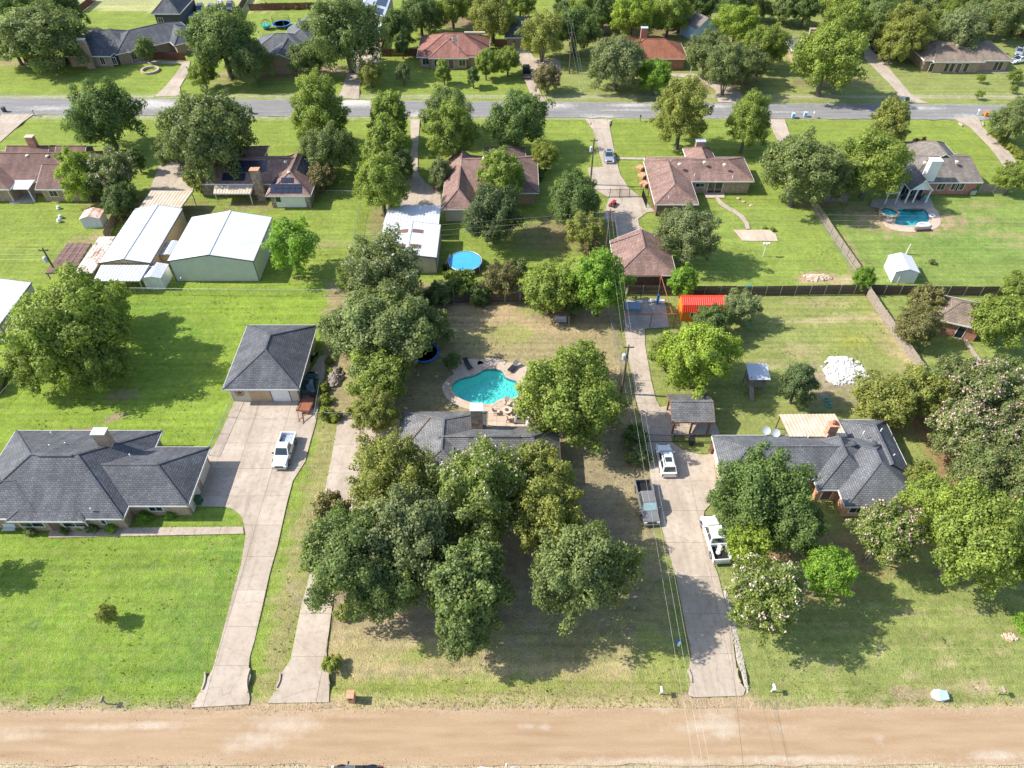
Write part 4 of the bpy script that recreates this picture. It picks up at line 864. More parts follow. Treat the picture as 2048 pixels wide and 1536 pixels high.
for px, py in ((1850,325),(1914,323)): cc = G(px, py, 5.0); vent(t, o, cc, 4.8, 'cap')
q = [G(1778,386,2.4), G(1801,384,2.4), G(1806,366,2.7), G(1784,366,2.7)]; canopy('patio_cover', 'pale blue patio awning left of the white gabled porch', q, m_metal_g, postm=m_white, pitch=.4)
# brown hip garage
r = rect((1219,481), (1354,551), 2.8); r[0] = (G(1219,481,2.8)[0]+G(1232,551,2.8)[0])/2; t, o = root_at('detached_garage', 'square brown roofed garage backing onto the dark wooden fence', 'garage', r)
wing(t, o, r, 2.8, 5.1, 'y', i0=4.2, i1=0, roof=m_sh_brown, wall=m_brownw)
# --- metal buildings
r = rect((271,418), (300,525), 3.0); r[0] = (G(201,524,3)[0]+G(271,417,3)[0])/2; metal_gable('metal_workshop', 'long low metal workshop with white roof and tan walls', r, 3.0, 3.75, m_tanw, m_metal_w, .5)
def cq(a, b, c, d, z0, z1): return [G(*a,z0), G(*b,z0), G(*c,z1), G(*d,z1)]
canopy('carport', 'ribbed pale metal carport behind the long workshop', cq((277,417),(360,418),(386,382),(302,381),2.9,2.9), m_metal_t, pitch=.55)
canopy('lean_to', 'white ribbed lean-to roof at the workshop end', cq((186,562),(280,562),(299,530),(202,530),2.4,2.8), m_metal_w, pitch=.5)
r = rect((382,435), (506,521), 4.0); r[0] = (r[0]+G(339,522,4)[0])/2; tb, ob = metal_gable('metal_barn', 'large pale sage metal barn with bright white roof', r, 4.0, 5.2, m_sage, m_metal_w, .5)
MB().lathe((r[0]+.9, r[2]-.12, .6), [(.12,0),(.15,.15),(.05,.22)], 8).build('wall_lamp', m_white, tb, ob)
canopy('lean_to', 'rust patched low roof beside the long workshop', cq((147,546),(186,546),(231,473),(199,473),2.2,2.3), m_rusty, pitch=.6)
t, o = canopy('carport', 'flat brown shingled carport near the utility pole', cq((90,546),(146,545),(183,487),(135,486),2.2,2.4), m_sh_brownd, pitch=.9, postm=m_woodd)
def shed(name, label, c, w, l, h, rise, yaw, wall, roofm, door=None, cat='shed'):
    t = thing(name, label, cat, (c[0],c[1],0), yaw); o = (0,0,0); x, y = w/2, l/2
    wb = MB().box(-x,-y,0,x,y,h)
    for yy in (-y, y-.08): wb.add([(-x,yy,h+.002),(x,yy,h+.002),(0,yy,h+rise-.03),(-x,yy+.08,h+.002),(x,yy+.08,h+.002),(0,yy+.08,h+rise-.03)], [(0,1,2),(5,4,3),(0,2,5,3),(1,4,5,2)])
    wb.build('wall', wall, t, o)
    for s in (-1,1):
        q = [(s*(x+.12),-y-.12,h-.03),(s*(x+.12),y+.12,h-.03),(0,y+.12,h+rise),(0,-y-.12,h+rise)]
        corr(t, o, q if s < 0 else [q[1],q[0],q[3],q[2]], 'roof_slope', roofm, .4, .025)
    win(t, o, (0,-y,.05), min(w*.55,1.5), h*.85, 'S', wall, 'door', door or wall, 1); return t
c = G(187,455); shed('garden_shed', 'small white shed with orange rusted roof', (c[0],c[1]+1.2), 3.2, 2.6, 1.9, .5, .08, m_metal_w, m_rustr)
c = G(316,577); shed('garden_shed', 'tall white shed between workshop and sage barn', (c[0]-.2,c[1]+1.5), 2.9, 3.4, 2.3, .3, 0, m_white, m_metal_g)
c = G(330,549); shed('garden_shed', 'low grey shed roof squeezed beside the sage barn', (c[0]+.4,c[1]+4.0), 2.6, 3.6, 2.2, .3, 0, m_tanw, m_metal_g)
c = G(1803,570); shed('garden_shed', 'cream metal shed against the dark back fence', (c[0]+.5,c[1]+2.6), 3.5, 4.2, 2.2, .6, -.08, m_white, m_metal_w)
r = rect((-110,566), (0,649), 3.4); r[1] = (r[1]+G(58,566,3.4)[0])/2; tb, ob = metal_gable('metal_building', 'white roofed metal building beside the big spreading elm', [r[1]-14, r[1], r[2], r[3]], 3.4, 4.6, m_cream, m_metal_w, .5)
win(tb, ob, (r[1]-3, r[2], .05), 3.5, 2.8, 'S', m_white, 'garage_door', m_metal_g, 0)
r = rect((767,450), (872,514), 3.2); r[0] = (r[0]+G(759,502,3.2)[0])/2; tb, ob = metal_gable('metal_barn', 'white metal barn with four dark skylights by the round pool', r, 3.2, 3.8, m_cream, m_metal_w, .4)
xm = (r[0]+r[1])/2
for sx_ in (-1,1):
    for py in (463,493):
        yy = G(820,py,3.6)[1]; x0 = xm+sx_*.35; x1 = xm+sx_*2.1; xs = sorted((x0,x1)); zz = lambda x: 3.8-.6*abs(x-xm)/((r[1]-r[0])/2)+.06
        MB().slabq([(xs[0],yy-.5,zz(xs[0])),(xs[1],yy-.5,zz(xs[1])),(xs[1],yy+.5,zz(xs[1])),(xs[0],yy+.5,zz(xs[0]))], .05).build('skylight', m_brownw, tb, ob)
canopy('carport', 'ribbed white carport behind the skylight barn', cq((766,449),(878,449),(882,411),(778,411),2.9,2.9), m_metal_w, pitch=.55)
# --- orange barn-shaped shed, gambrel
c = G(1400,640); W_, L_ = 3.0, 6.6; t = thing('gambrel_shed', 'orange gambrel shed with bright red metal roof', 'shed', (c[0]+.3,c[1]+1.2,0), 0); o = (0,0,0)
prof = [(-1.5,0),(1.5,0),(1.5,1.9),(1.1,2.8),(0,3.3),(-1.1,2.8),(-1.5,1.9)]
MB().add([(-L_/2,a,b) for a,b in prof]+[(L_/2,a,b) for a,b in prof], [(6,5,4,3,2,1,0),(7,8,9,10,11,12,13),(0,1,8,7),(1,2,9,8),(6,0,7,13)]).build('wall', m_orange, t, o)
for (a0,b0),(a1,b1) in (((1.62,1.85),(1.14,2.86)),((1.14,2.86),(0,3.4)),((-1.14,2.86),(0,3.4)),((-1.62,1.85),(-1.14,2.86))):
    q = [(-L_/2-.1,a0,b0),(L_/2+.1,a0,b0),(L_/2+.1,a1,b1),(-L_/2-.1,a1,b1)]; corr(t, o, q, 'roof_slope', m_red, .3, .03)
win(t, o, (-1.6,-1.5,.9), .8, .8, 'S', m_white); win(t, o, (.6,-1.5,.05), 1.4, 1.8, 'S', m_orange, 'door', m_orange, 1)
# --- small brick building right
c = G(1917,622,2.6); t = thing('brick_outbuilding', 'small red brick building with tan pyramid roof', 'building', (c[0],c[1],0), R_(-22)); o = (0,0,0)
wing(t, o, [-3.3,3.3,-3.2,3.2], 2.6, 4.3, 'x', i0=3.0, i1=2.6, roof=m_sh_tan, wall=m_brickr, oh=.35)
win(t, o, (.8,-2.85,.05), 1.0, 2.1, 'S', m_white, 'door', m_glass, 0)
# --- upper row
r = rect((168,62), (262,104), 2.7); t, o = root_at('brick_house', 'dark roofed house with tall tan brick chimney beyond the back street', 'house', r)
wing(t, o, r, 2.7, 5.4, 'x', roof=m_sh_dark, wall=m_brick); r2 = [r[0]+2, r[0]+13, r[2]-2.5, r[2]+8]; wing(t, o, r2, 2.704, 4.8, 'y', roof=m_sh_dark, wall=m_brick)
cc = G(196,125); chimney(t, o, (cc[0], r2[2]-.2), 1.7, 1.0, 0, 6.6, m_brick, m_white)
for k in (-2.5,2.7,5.5): win(t, o, (cc[0]+k, r2[2]+.55, .6), 1.0, 1.6, 'S', m_white)
c = G(296,68,3.5); tw = thing('house_wing', 'angled dark roofed wing joined to the tall chimney house', 'house', (c[0],c[1],0), R_(38)); o_ = (0,0,0)
wing(tw, o_, [-10,10,-6,6], 2.71, 5.3, 'x', roof=m_sh_dark, wall=m_brick); wing(tw, o_, [3,10,-9,2], 2.714, 4.8, 'y', roof=m_sh_dark, wall=m_brick)
for k in (-6,-1,4): win(tw, o_, (k,-5.45,.5), 1.0, 1.8, 'S', m_white)
r = rect((318,8), (360,31), 3.0); r[0] = G(303,31,3)[0]; r[3] = r[2]+14; t, o = root_at('detached_garage', 'dark grey hipped garage at the pasture edge', 'garage', r)
wing(t, o, r, 3.4, 6.6, 'y', roof=m_sh_dark, wall=m_dgrey); win(t, o, ((r[0]+r[1])/2-2, r[2]+.55, 1.0), 1.3, 1.2, 'S', m_white)
r = rect((520,72), (618,110), 2.7); t, o = root_at('stone_house', 'dark blue-grey roofed house hidden between two large oaks', 'house', r)
wing(t, o, r, 2.7, 5.5, 'x', roof=m_sh_slate, wall=m_brick); wing(t, o, [r[0]+6, r[0]+17, r[3]-9, r[3]+6], 2.704, 5.6, 'y', i1=0, roof=m_sh_slate, wall=m_brick)
wing(t, o, [r[0]+4, r[0]+14, r[2]-5, r[2]+6], 2.706, 4.9, 'y', i0=0, i1=.01, roof=m_sh_dark, wall=m_brick)
r = rect((692,10), (768,34), 4.2); r[3] = r[2]+17; tb, ob = metal_gable('metal_barn', 'tall pale metal barn with solar panels behind the camper', r, 4.2, 5.6, m_cream, m_metal_g, .6)
xm = (r[0]+r[1])/2; zf = lambda x: 5.6-1.4*abs(x-xm)/((r[1]-r[0])/2)
panels(tb, ob, (r[0]+.6,r[2]+.8,zf(r[0]+.6)), (xm-.8,r[2]+.8,zf(xm-.8)), (r[0]+.6,r[2]+12,zf(r[0]+.6)), 3, 7)
panels(tb, ob, (r[1]-4.2,r[2]+.8,zf(r[1]-4.2)), (r[1]-.6,r[2]+.8,zf(r[1]-.6)), (r[1]-4.2,r[2]+5,zf(r[1]-4.2)), 2, 2); panels(tb, ob, (r[1]-3,r[2]+7,zf(r[1]-3)), (r[1]-.4,r[2]+7,zf(r[1]-.4)), (r[1]-3,r[2]+13,zf(r[1]-3)), 2, 3)
win(tb, ob, (r[0]+4.5,r[2],.05), 3.2, 3.2, 'S', m_white, 'garage_door', m_white, 0)
r = rect((852,80), (978,114), 2.7); r[0] = G(833,113,2.7)[0]; r[3] = r[2]+13; t, o = root_at('brick_house', 'red brown hip roofed house with a flagpole in front', 'house', r)
zU = zr_at(66, r[2]+6.5); zU = min(max(zU, 5.2), 6.6); wing(t, o, r, 2.7, zU, 'x', roof=m_sh_red, wall=m_brick)
r2 = [G(857,112,2.7)[0], G(938,111,2.7)[0], r[2]-.8, r[2]+9]; wing(t, o, r2, 2.704, zU-.5, 'y', roof=m_sh_red, wall=m_brick)
for px in (852,876,925,955): p = G(px,120,1.5); win(t, o, (p[0], (r2[2] if 860 < px < 935 else r[2])+.55, .7), 1.5, 1.4, 'S')
win(t, o, (G(903,120,1.5)[0], r2[2]+.55, .05), 1.2, 2.1, 'S', m_white, 'door', m_brownw, 0); cc = G(945,66,6); MB().bar((cc[0]-2, r[2]+6.5, zU+.1), (cc[0]+3, r[2]+6.5, zU+.1), .6, .3).build('ridge_vent', m_metal_t, t, o)
r = rect((1200,82), (1300,122), 2.7); r[3] = r[2]+14; t, o = root_at('brick_house', 'rust orange roofed house behind a rounded grey-green tree', 'house', r)
wing(t, o, r, 2.7, 6.0, 'x', roof=m_sh_rust, wall=m_brick); r2 = [r[1]-6, G(1374,114,2.7)[0], r[2]+1.2, r[2]+11.5]; wing(t, o, r2, 2.704, 5.4, 'x', roof=m_sh_rust, wall=m_brickr)
cc = G(1286,68,5.5); chimney(t, o, (cc[0], r[2]+8), 1.5, 1.0, 4, 7.3, m_brickr, m_metal_g)
c = G(1398,82); shed('garden_shed', 'pale blue two storey shed with tan roof at the wood edge', (c[0],c[1]+3.5), 6.2, 6.5, 3.2, 2.2, R_(28), m_bluew, m_sh_wgrey)
r = rect((1570,80), (1650,118), 2.7); r[3] = r[2]+12; t, o = root_at('brick_house', 'charcoal roofed house behind the broad oak', 'house', r); wing(t, o, r, 2.7, 5.6, 'x', roof=m_sh_dark, wall=m_brick)
cc = G(1621,72,5); chimney(t, o, (cc[0], r[2]+7.5), 1.4, .9, 4, 6.8, m_brick, m_brick)
r = rect((1835,98), (2028,121), 2.7); r[0] = G(1852,124,2.7)[0]; r[3] = r[2]+12; t, o = root_at('brick_house', 'long tan roofed brick house with paired dark windows', 'house', r)
zU = min(max(zr_at(85, r[2]+6), 4.8), 6.0); wing(t, o, r, 2.7, zU, 'x', roof=m_sh_tan, wall=m_brick); wing(t, o, [r[0]+2, r[0]+14, r[2]-.9, r[2]+10], 2.704, zU-.3, 'x', i0=2, roof=m_sh_tan, wall=m_brick)
for px in (1862,1892,1903,1931,1942,1994,2003): p = G(px,132,1.4); win(t, o, (p[0], (r[2]-.35 if px < 1936 else r[2]+.55), .25), .9, 1.9, 'S', m_cream, mull=0)
win(t, o, (G(1916,132,1.4)[0], r[2]-.35, .05), 1.1, 2.1, 'S', m_white, 'door', m_brownw, 0); cc = G(1915,80,5); chimney(t, o, (cc[0], r[2]+7.5), 1.5, .9, 4, 6.6, m_bricko, m_bricko)
for px in (1888,1917): cc = G(px,84,5.6); vent(t, o, cc, zU, 'cap')
r = rect((1010,50), (1060,75), 2.7); r[3] = r[2]+14; t, o = root_at('house', 'blue grey roofed house hidden behind the tan myrtle', 'house', r); wing(t, o, r, 2.7, 5.4, 'x', roof=m_sh_slate, wall=m_brick)
# ------------------------------------------------------------------ trees
def unit(v): return v/np.maximum(np.linalg.norm(v, axis=-1, keepdims=True), 1e-6)
def crown_pts(kind, r, rs):
    """clump centres and radii of a crown of radius r, centred on the origin"""
    vz = {'oak': .88, 'elm': .9, 'myrtle': .9, 'pear': 1.28, 'cone': 1.45, 'bush': .8, 'open': .95}[kind]
    nl = {'oak': 15, 'elm': 15, 'myrtle': 16, 'pear': 15, 'cone': 13, 'bush': 9, 'open': 12}[kind]
    cs, rr = [], []
    if kind in ('oak','elm','open','myrtle','pear'):
        nb = {'oak': 34, 'elm': 30, 'open': 20, 'myrtle': 38, 'pear': 36}[kind]; ga = math.pi*(3-5**.5); ph0 = rs.uniform(0, 6.28); sq = rs.uniform(.88, 1.12)
        big = [(unit(rs.normal(size=3)), rs.uniform(-.16,.1)) for _ in range(4)]
        for i in range(nb):
            z = 1-1.68*(i+.5)/nb; a = ph0+ga*i+rs.uniform(-.35,.35); q = max(0, 1-z*z)**.5; d = np.array([q*math.cos(a)*sq, q*math.sin(a)/sq, z+rs.uniform(-.08,.08)])
            if kind == 'pear': d[:2] *= 1.0-.25*max(z,0)
            Lb = r*rs.uniform(.74,1.0)*(1+sum(w_*max(0, float(d@b_))**2 for b_, w_ in big)); 
            for t_ in (.42,.58,.72,.84,.95):
                p = d*Lb*t_+rs.normal(size=3)*.06*r; p[2] = p[2]*vz+(.1*r*t_*t_ if kind == 'myrtle' else -.05*r*t_*t_); rc = r*(.3-.19*t_)*rs.uniform(.75,1.3)
                cs.append(p); rr.append(rc)
                if t_ > .55:
                    for _ in range(2): e = unit(rs.normal(size=3)); cs.append(p+e*r*rs.uniform(.1,.19)); rr.append(r*rs.uniform(.06,.115))
        return np.array(cs), np.array(rr), vz
    ga = math.pi*(3-5**.5); ph0 = rs.uniform(0, 6.28)
    for i in range(nl):
        z = 1-1.7*(i+.5)/nl; a = ph0+ga*i+rs.uniform(-.25,.25); q = max(0, 1-z*z)**.5
        d = np.array([q*math.cos(a), q*math.sin(a), z])
        R = r*{'oak': .64, 'elm': .66, 'myrtle': .62, 'pear': .58, 'cone': .55, 'bush': .55, 'open': .68}[kind]*rs.uniform(.8,1.17)
        if kind == 'cone': d[:2] *= np.clip(1.05-.75*(z+.55)/1.5, .12, 1)
        if kind == 'pear': d[:2] *= 1.0-.3*max(z,0)
        c = d*R; c[2] *= vz
        lr = r*{'oak': .36, 'elm': .34, 'myrtle': .36, 'pear': .4, 'cone': .36, 'bush': .45, 'open': .3}[kind]*rs.uniform(.8,1.2)
        m = {'oak': 13, 'elm': 13, 'myrtle': 15, 'pear': 13, 'cone': 12, 'bush': 7, 'open': 10}[kind]
        for k in range(m):
            e = unit(rs.normal(size=3)+.7*unit(c)+np.array([0,0,.25])); p = c+e*lr*rs.uniform(.5,1.15); p[2] = c[2]+(p[2]-c[2])*.85
            cs.append(p); rr.append(lr*rs.uniform(.24,.46))
        cs.append(c); rr.append(lr*.58)
    for k in range(5): cs.append(unit(rs.normal(size=3))*r*.3*np.array([1,1,vz])); rr.append(r*.3)
    return np.array(cs), np.array(rr), vz
def crown_mesh(kind, r, n, leaf, seed, zc):
    rs = np.random.RandomState(seed); C, Rr, vz = crown_pts(kind, r, rs); w = Rr**1.7; w = w/w.sum()
    ci = rs.choice(len(C), n*2, p=w); d = unit(rs.normal(size=(n*2,3))+np.array([0,0,.12]))
    rad = Rr[ci]*np.where(rs.rand(n*2) < .24, rs.uniform(1.0,1.45,n*2), rs.uniform(.62,1.03,n*2))
    P = C[ci]+d*rad[:,None]
    if kind == 'myrtle': P[:,2] += np.where(rs.rand(n*2) < .35, rs.rand(n*2)*.3*Rr[ci], 0)
    keep = np.ones(n*2, bool)
    for k in range(len(C)):
        dd = np.linalg.norm(P-C[k], axis=1); keep &= ~((dd < .6*Rr[k]) & (ci != k))
    P = P[keep][:n]; d = d[keep][:n]; ci = ci[keep][:n]; n = len(P)
    out = unit(P*np.array([1,1,1/vz]))
    nrm = unit(d*.75+out*.45+rs.normal(size=(n,3))*.5+np.array([0,0,.25]))
    t = unit(np.cross(nrm, rs.normal(size=(n,3)))); b = np.cross(nrm, t); s = leaf*rs.uniform(.5,1.5,n)[:,None]
    droop = nrm*s*.18
    V = np.stack([P-t*s*.5-droop, P-b*s*.33, P+t*s*.5-droop, P+b*s*.33], 1).reshape(-1,3); V[:,2] += zc
    cl = rs.rand(len(C)); lobe = np.repeat(rs.rand(len(C)//6+1), 6)[:len(C)]
    c0 = np.clip(.5+.28*(cl[ci]-.5)+.3*(lobe[ci]-.5)+.5*(rs.rand(n)-.5), 0, 1); c1 = (rs.rand(n) < .13)*rs.rand(n)*.8+(cl[ci] > .82)*.25
    A = np.repeat(np.stack([c0, np.clip(c1,0,1), c0*0], -1), 4, 0)
    me = npmesh('crown', V, np.arange(4*n).reshape(n,4), 4); colattr(me, 'leaf', A); me.materials.append(m_leaf)
    return me, C, Rr, vz
def trunk_mesh(kind, r, C, zc, seed):
    rs = random.Random(seed); mb = MB(); m = m_bark
    if kind == 'myrtle':
        m = m_barkp
        for k in range(6):
            a = k*1.05+rs.uniform(-.2,.2); e = (r*.42*math.cos(a), r*.42*math.sin(a), zc*1.0)
            mb.tube([(.12*math.cos(a),.12*math.sin(a),-.15),(r*.12*math.cos(a+.2),r*.12*math.sin(a+.2),zc*.4),e], [.09*r/3,.075*r/3,.03], 6)
    elif kind == 'bush':
        for k in range(4): a = k*1.6; mb.tube([(0,0,-.1),(r*.3*math.cos(a),r*.3*math.sin(a),zc)], [.05,.02], 5)
    else:
        r0 = .06*r+.03; k1 = (rs.uniform(-.1,.1)*r, rs.uniform(-.1,.1)*r)
        top = zc+(.55*r if kind in ('pear','cone') else .1*r)
        mb.tube([(0,0,-.2),(0,0,.12),(k1[0]*.4,k1[1]*.4,zc*.45),(k1[0],k1[1],zc*.75),(k1[0]*.6,k1[1]*.6,top)], [r0*1.5,r0*1.1,r0,r0*.75,r0*.22], 8)
        idx = rs.sample(range(len(C)), min(16, len(C)))
        for i in idx:
            c = C[i]; st = (k1[0]*.6, k1[1]*.6, zc*rs.uniform(.42,.72))
            mid = ((st[0]+c[0])*.5, (st[1]+c[1])*.5, (st[2]+zc+c[2])*.5+.05*r)
            mb.tube([st, mid, (c[0],c[1],zc+c[2])], [r0*.45,r0*.28,r0*.06], 5)
    me_o = mb.build('trunk', m, None, (0,0,0), True, False); me = me_o.data; bpy.data.objects.remove(me_o); return me
def blossom_mesh(C, Rr, zc, r, seed, frac, size, mat):
    rs = np.random.RandomState(seed); out = unit(C); top = (out[:,2] > -.15) & (np.linalg.norm(C,axis=1) > .62*r); sel = np.where(top)[0]; vv = []; ff = []
    for i in sel:
        for k in range(frac):
            d = unit(out[i]*.9+rs.normal(size=3)*.45+np.array([0,0,.4])); p = C[i]+d*Rr[i]*rs.uniform(.95,1.2)
            if rs.rand() < .35: continue
            for q in range(4):
                e = unit(rs.normal(size=3)); f = unit(np.cross(e, rs.normal(size=3))); s = size*rs.uniform(.6,1.3); g = p+rs.normal(size=3)*size*.4
                b = len(vv); vv += [g-e*s*.5, g+f*s*.4, g+e*s*.5, g-f*s*.4]; ff.append((b,b+1,b+2,b+3))
    V = np.array(vv); V[:,2] += zc; me = npmesh('blossoms', V, np.array(ff), 4); me.materials.append(mat); return me
PROTO = {}
def proto(kind, size, var, bl=None):
    key = (kind, size, var)
    if key not in PROTO:
        r = {'L': 6.0, 'M': 4.0, 'S': 2.2, 'B': 1.0}[size]; leaf = {'L': .27, 'M': .24, 'S': .18, 'B': .13}[size]
        k = {'oak': 5.6, 'elm': 4.9, 'myrtle': 5.4, 'pear': 5.4, 'cone': 5.6, 'bush': 5.5, 'open': 3.4}[kind]
        vzz = {'pear': 1.28, 'cone': 1.4}.get(kind, 1.0); n = int(k*4*math.pi*r*r*vzz/leaf**2)
        lowf = {'oak': .9, 'elm': .93, 'myrtle': .9, 'pear': 1.22, 'cone': 1.25, 'bush': .55, 'open': 1.05}[kind]
        zc = lowf*r+{'L': .7, 'M': .4, 'S': .25, 'B': .02}[size]
        seed = hash(kind+size) % 1000 if False else sum(map(ord, kind+size))*7+var*13
        me, C, Rr, vz = crown_mesh(kind, r, n, leaf, seed, zc); tm = trunk_mesh(kind, r, C, zc, seed)
        PROTO[key] = [r, zc, me, tm, C, Rr, {}]
    p = PROTO[key]
    if bl and bl not in p[6]: p[6][bl] = blossom_mesh(p[4], p[5], p[1], p[0], 5, {'p': 3, 'w': 3, 't': 1}[bl], {'p': .2, 'w': .17, 't': .2}[bl], {'p': m_pink, 'w': m_white_bl, 't': m_tan_bl}[bl])
    return p
TINT = {'oak': (0.185, 0.245, 0.082), 'dark': (0.14, 0.205, 0.06), 'elm': (0.234, 0.299, 0.06), 'lime': (0.265, 0.35, 0.05), 'olive': (0.19, 0.235, 0.085), 'yel': (0.262, 0.285, 0.07), 'myr': (0.215, 0.275, 0.07), 'red': (0.215, 0.205, 0.08), 'grey': (0.22, 0.26, 0.115), 'bright': (0.199, 0.333, 0.042), 'pine': (0.114, 0.157, 0.06), 'wine': (0.17, 0.08, 0.06), 'gold': (0.27, 0.31, 0.06)}
KN = {'oak': 'oak_tree', 'elm': 'elm_tree', 'myrtle': 'crape_myrtle', 'pear': 'pear_tree', 'cone': 'conical_tree', 'bush': 'shrub', 'open': 'shade_tree'}
nt_ = 0
def tree(px, py, rp, kind, tint, label, bl=None, sz=1.0, group=None, cat=None, name=None, low=1.0, into=None):
    global nt_; nt_ += 1
    if sz == 1.0 and py > 880 and kind != 'bush': sz = 1.22
    rp = rp*(1.16 if kind == 'pear' else 1.07); r = rp*pxm(py, 3.0)
    for _ in range(3):
        size = 'B' if kind == 'bush' else ('L' if r > 4.9 else ('M' if r > 2.8 else 'S'))
        P = proto(kind, size, nt_ % {'L': 3, 'M': 3, 'S': 2, 'B': 2}[size], bl); s = r/P[0]; lift = 1.7 if (py > 1000 and kind != 'bush' and r > 2.5) else 0.0; zc = P[1]*s*sz*low+lift; r = rp*pxm(py, zc)
    c = G(px, py, zc); z0 = float(zg(c[0], c[1]))-.03
    t = into or thing(name or KN[kind], label, cat or ('shrub' if kind == 'bush' else 'tree'), (c[0], c[1], z0), 0, group)
    jj = random.Random(nt_*31)
    rot = jj.uniform(0, 6.28); tc = TINT[tint]; v = jj.uniform(.9, 1.1)
    off = (c[0]-t.location.x, c[1]-t.location.y, 0)
    for nm, me in ((('trunk', P[3]),) if into is None else ())+(('crown', P[2]),)+((('blossoms', P[6][bl]),) if bl else ()):
        ob = bpy.data.objects.new(nm, me); COL.objects.link(ob); ob.parent = t; ob.location = off; ob.rotation_euler = (0, 0, rot)
        ob.scale = (s*jj.uniform(.97,1.03), s*jj.uniform(.97,1.03), s*sz*low*(zc/(zc-lift) if nm == 'trunk' else 1)); ob.location.z += (lift if nm != 'trunk' else 0); ob.color = (tc[0]*v, tc[1]*v, tc[2]*v, 1)
    return t
T = tree
# foreground lot
T(785,968,92,'myrtle','yel','yellow-green myrtle between the house front and the driveway','t')
T(950,1000,104,'myrtle','myr','myrtle covered in pale pink blossom at the house front','w')
T(1080,962,76,'myrtle','yel','yellowish myrtle at the front corner of the grey house')
T(1090,1035,74,'myrtle','yel','low golden-tipped myrtle between blossom myrtle and pecan')
T(668,1030,44,'myrtle','red','small reddish myrtle at the driveway edge','t')
te = T(695,1115,100,'oak','oak','grey-green oak overhanging the mailbox driveway')
T(815,1070,106,'oak','grey','silvery green oak beside the yellow-green myrtle')
T(775,1165,72,'oak','oak',None,into=te)
te = T(935,1165,94,'oak','oak','drooping oak reaching toward the street')
T(925,1255,60,'oak','oak',None,into=te)
te = T(1160,1140,106,'elm','olive','feathery olive green pecan shading the front lawn')
T(1235,1125,42,'open','olive',None,into=te)
T(688,1222,20,'bush','yel','small strappy shrub at the foot of the driveway oak')
T(663,1326,20,'bush','gold','yellow-green clump at the driveway culvert')
T(752,822,50,'myrtle','yel','rounded golden green tree beside the driveway gate')
te = T(1135,795,104,'elm','elm','broad bright green elm overhanging the pool patio')
T(1160,730,52,'elm','elm',None,into=te)
T(765,655,112,'elm','olive','wide olive green tree left of the pool lawn',sz=.72)
T(860,650,45,'oak','olive','dense tree beside the brown back lawn')
T(755,750,68,'elm','elm','bushy tree beside the brush pile',sz=.85)
T(690,655,48,'elm','olive','spreading tree by the garage back corner')
T(770,550,80,'myrtle','olive','large white-blooming myrtle below the skylight barn','w')
T(705,560,34,'myrtle','myr','green myrtle at the chain link corner')
T(880,590,30,'bush','dark','dark rounded shrub along the rear fence'); T(920,568,34,'bush','elm','yellow-green shrub below the round pool')
T(960,590,26,'bush','dark','dark low shrub in the rear hedge'); T(1000,560,38,'myrtle','red','rusty myrtle in the rear hedge','t')
T(1035,535,22,'bush','olive','pale shrub behind the rear hedge'); T(830,600,26,'bush','olive','olive shrub at the hedge end')
T(1102,575,58,'elm','elm','rounded elm over the old bench frame'); T(1200,565,56,'pear','bright','bright green tree touching the power lines')
T(1145,600,30,'oak','dark','dark tree between the two rear elms')
T(905,720,20,'open','dark','slim young tree beside the trampoline')
T(1270,872,27,'bush','dark','dark shrub at the iron gate'); T(1278,912,25,'bush','olive','olive shrub beside the parked white suv')
for px, py, w in ((650,800,14),(646,775,13),(652,828,16),(672,833,13),(700,822,9),(660,745,10),(657,722,9)):
    T(px, py, w, 'bush', 'gold', 'yellow-green vine clump on the garage fence', group='vine clumps on the garage fence')
# left lots
te = T(135,645,112,'elm','elm','huge spreading elm in the bright back lawn'); T(70,720,62,'elm','elm',None,into=te); T(200,730,56,'elm','elm',None,into=te); T(210,610,55,'elm','elm',None,into=te)
T(213,1226,22,'open','yel','thin sapling alone on the lush front lawn'); T(-80,1118,44,'open','elm','roadside tree past the lush front lawn')
for px, py, rp, tn, lb in ((60,1062,11,'olive','small shrub at the brick house corner'),(130,1057,13,'olive','round shrub by the brick house front door'),(160,1054,9,'bright','smallest clipped shrub along the brick house walk'),(185,1055,13,'dark','dark clipped shrub along the brick house walk'),(224,1054,13,'bright','bright clipped shrub at the walk corner'),(290,1033,15,'bright','largest globe shrub below the brick house wing'),(341,1029,11,'bright','small globe shrub below the brick house wing')):
    T(px, py, rp, 'bush', tn, lb)
T(583,488,58,'open','bright','open leafy tree at the sage barn corner')
T(205,230,70,'oak','dark','dense dark oak beside the back street'); te = T(410,262,94,'oak','olive','broad live oak shading the workshop driveway'); T(350,300,40,'oak','olive',None,into=te)
T(158,350,40,'pear','lime','lime green tree by the brown roofed house'); T(222,350,48,'myrtle','olive','dark flowering hedge tree beside the lime tree','w'); T(240,398,36,'oak','dark','dark hedge tree at the utility pole'); T(272,318,20,'cone','dark','small dark tree near the workshop drive')
T(395,360,25,'myrtle','yel','yellowish bush tree behind the metal carport')
T(638,222,56,'pear','elm','upright light green tree at the back street'); T(652,296,54,'elm','olive','rounded olive tree behind the solar house'); T(642,358,27,'myrtle','red','reddish myrtle touching the solar house','t')
T(775,232,42,'pear','elm','first tree of the driveway row at the back street'); T(768,295,46,'pear','elm','middle tree of the driveway row'); T(760,365,50,'pear','elm','last tree of the driveway row before the barn'); T(800,330,30,'pear','oak','slender tree on the shaded driveway edge')
T(890,222,52,'elm','oak','leafy tree opposite the driveway row'); T(905,262,50,'pear','elm','tree behind the centre brown roof'); T(1036,238,64,'oak','dark','dark oak at the back street verge'); T(880,345,24,'pear','grey','grey-green bush tree at the brown house wall')
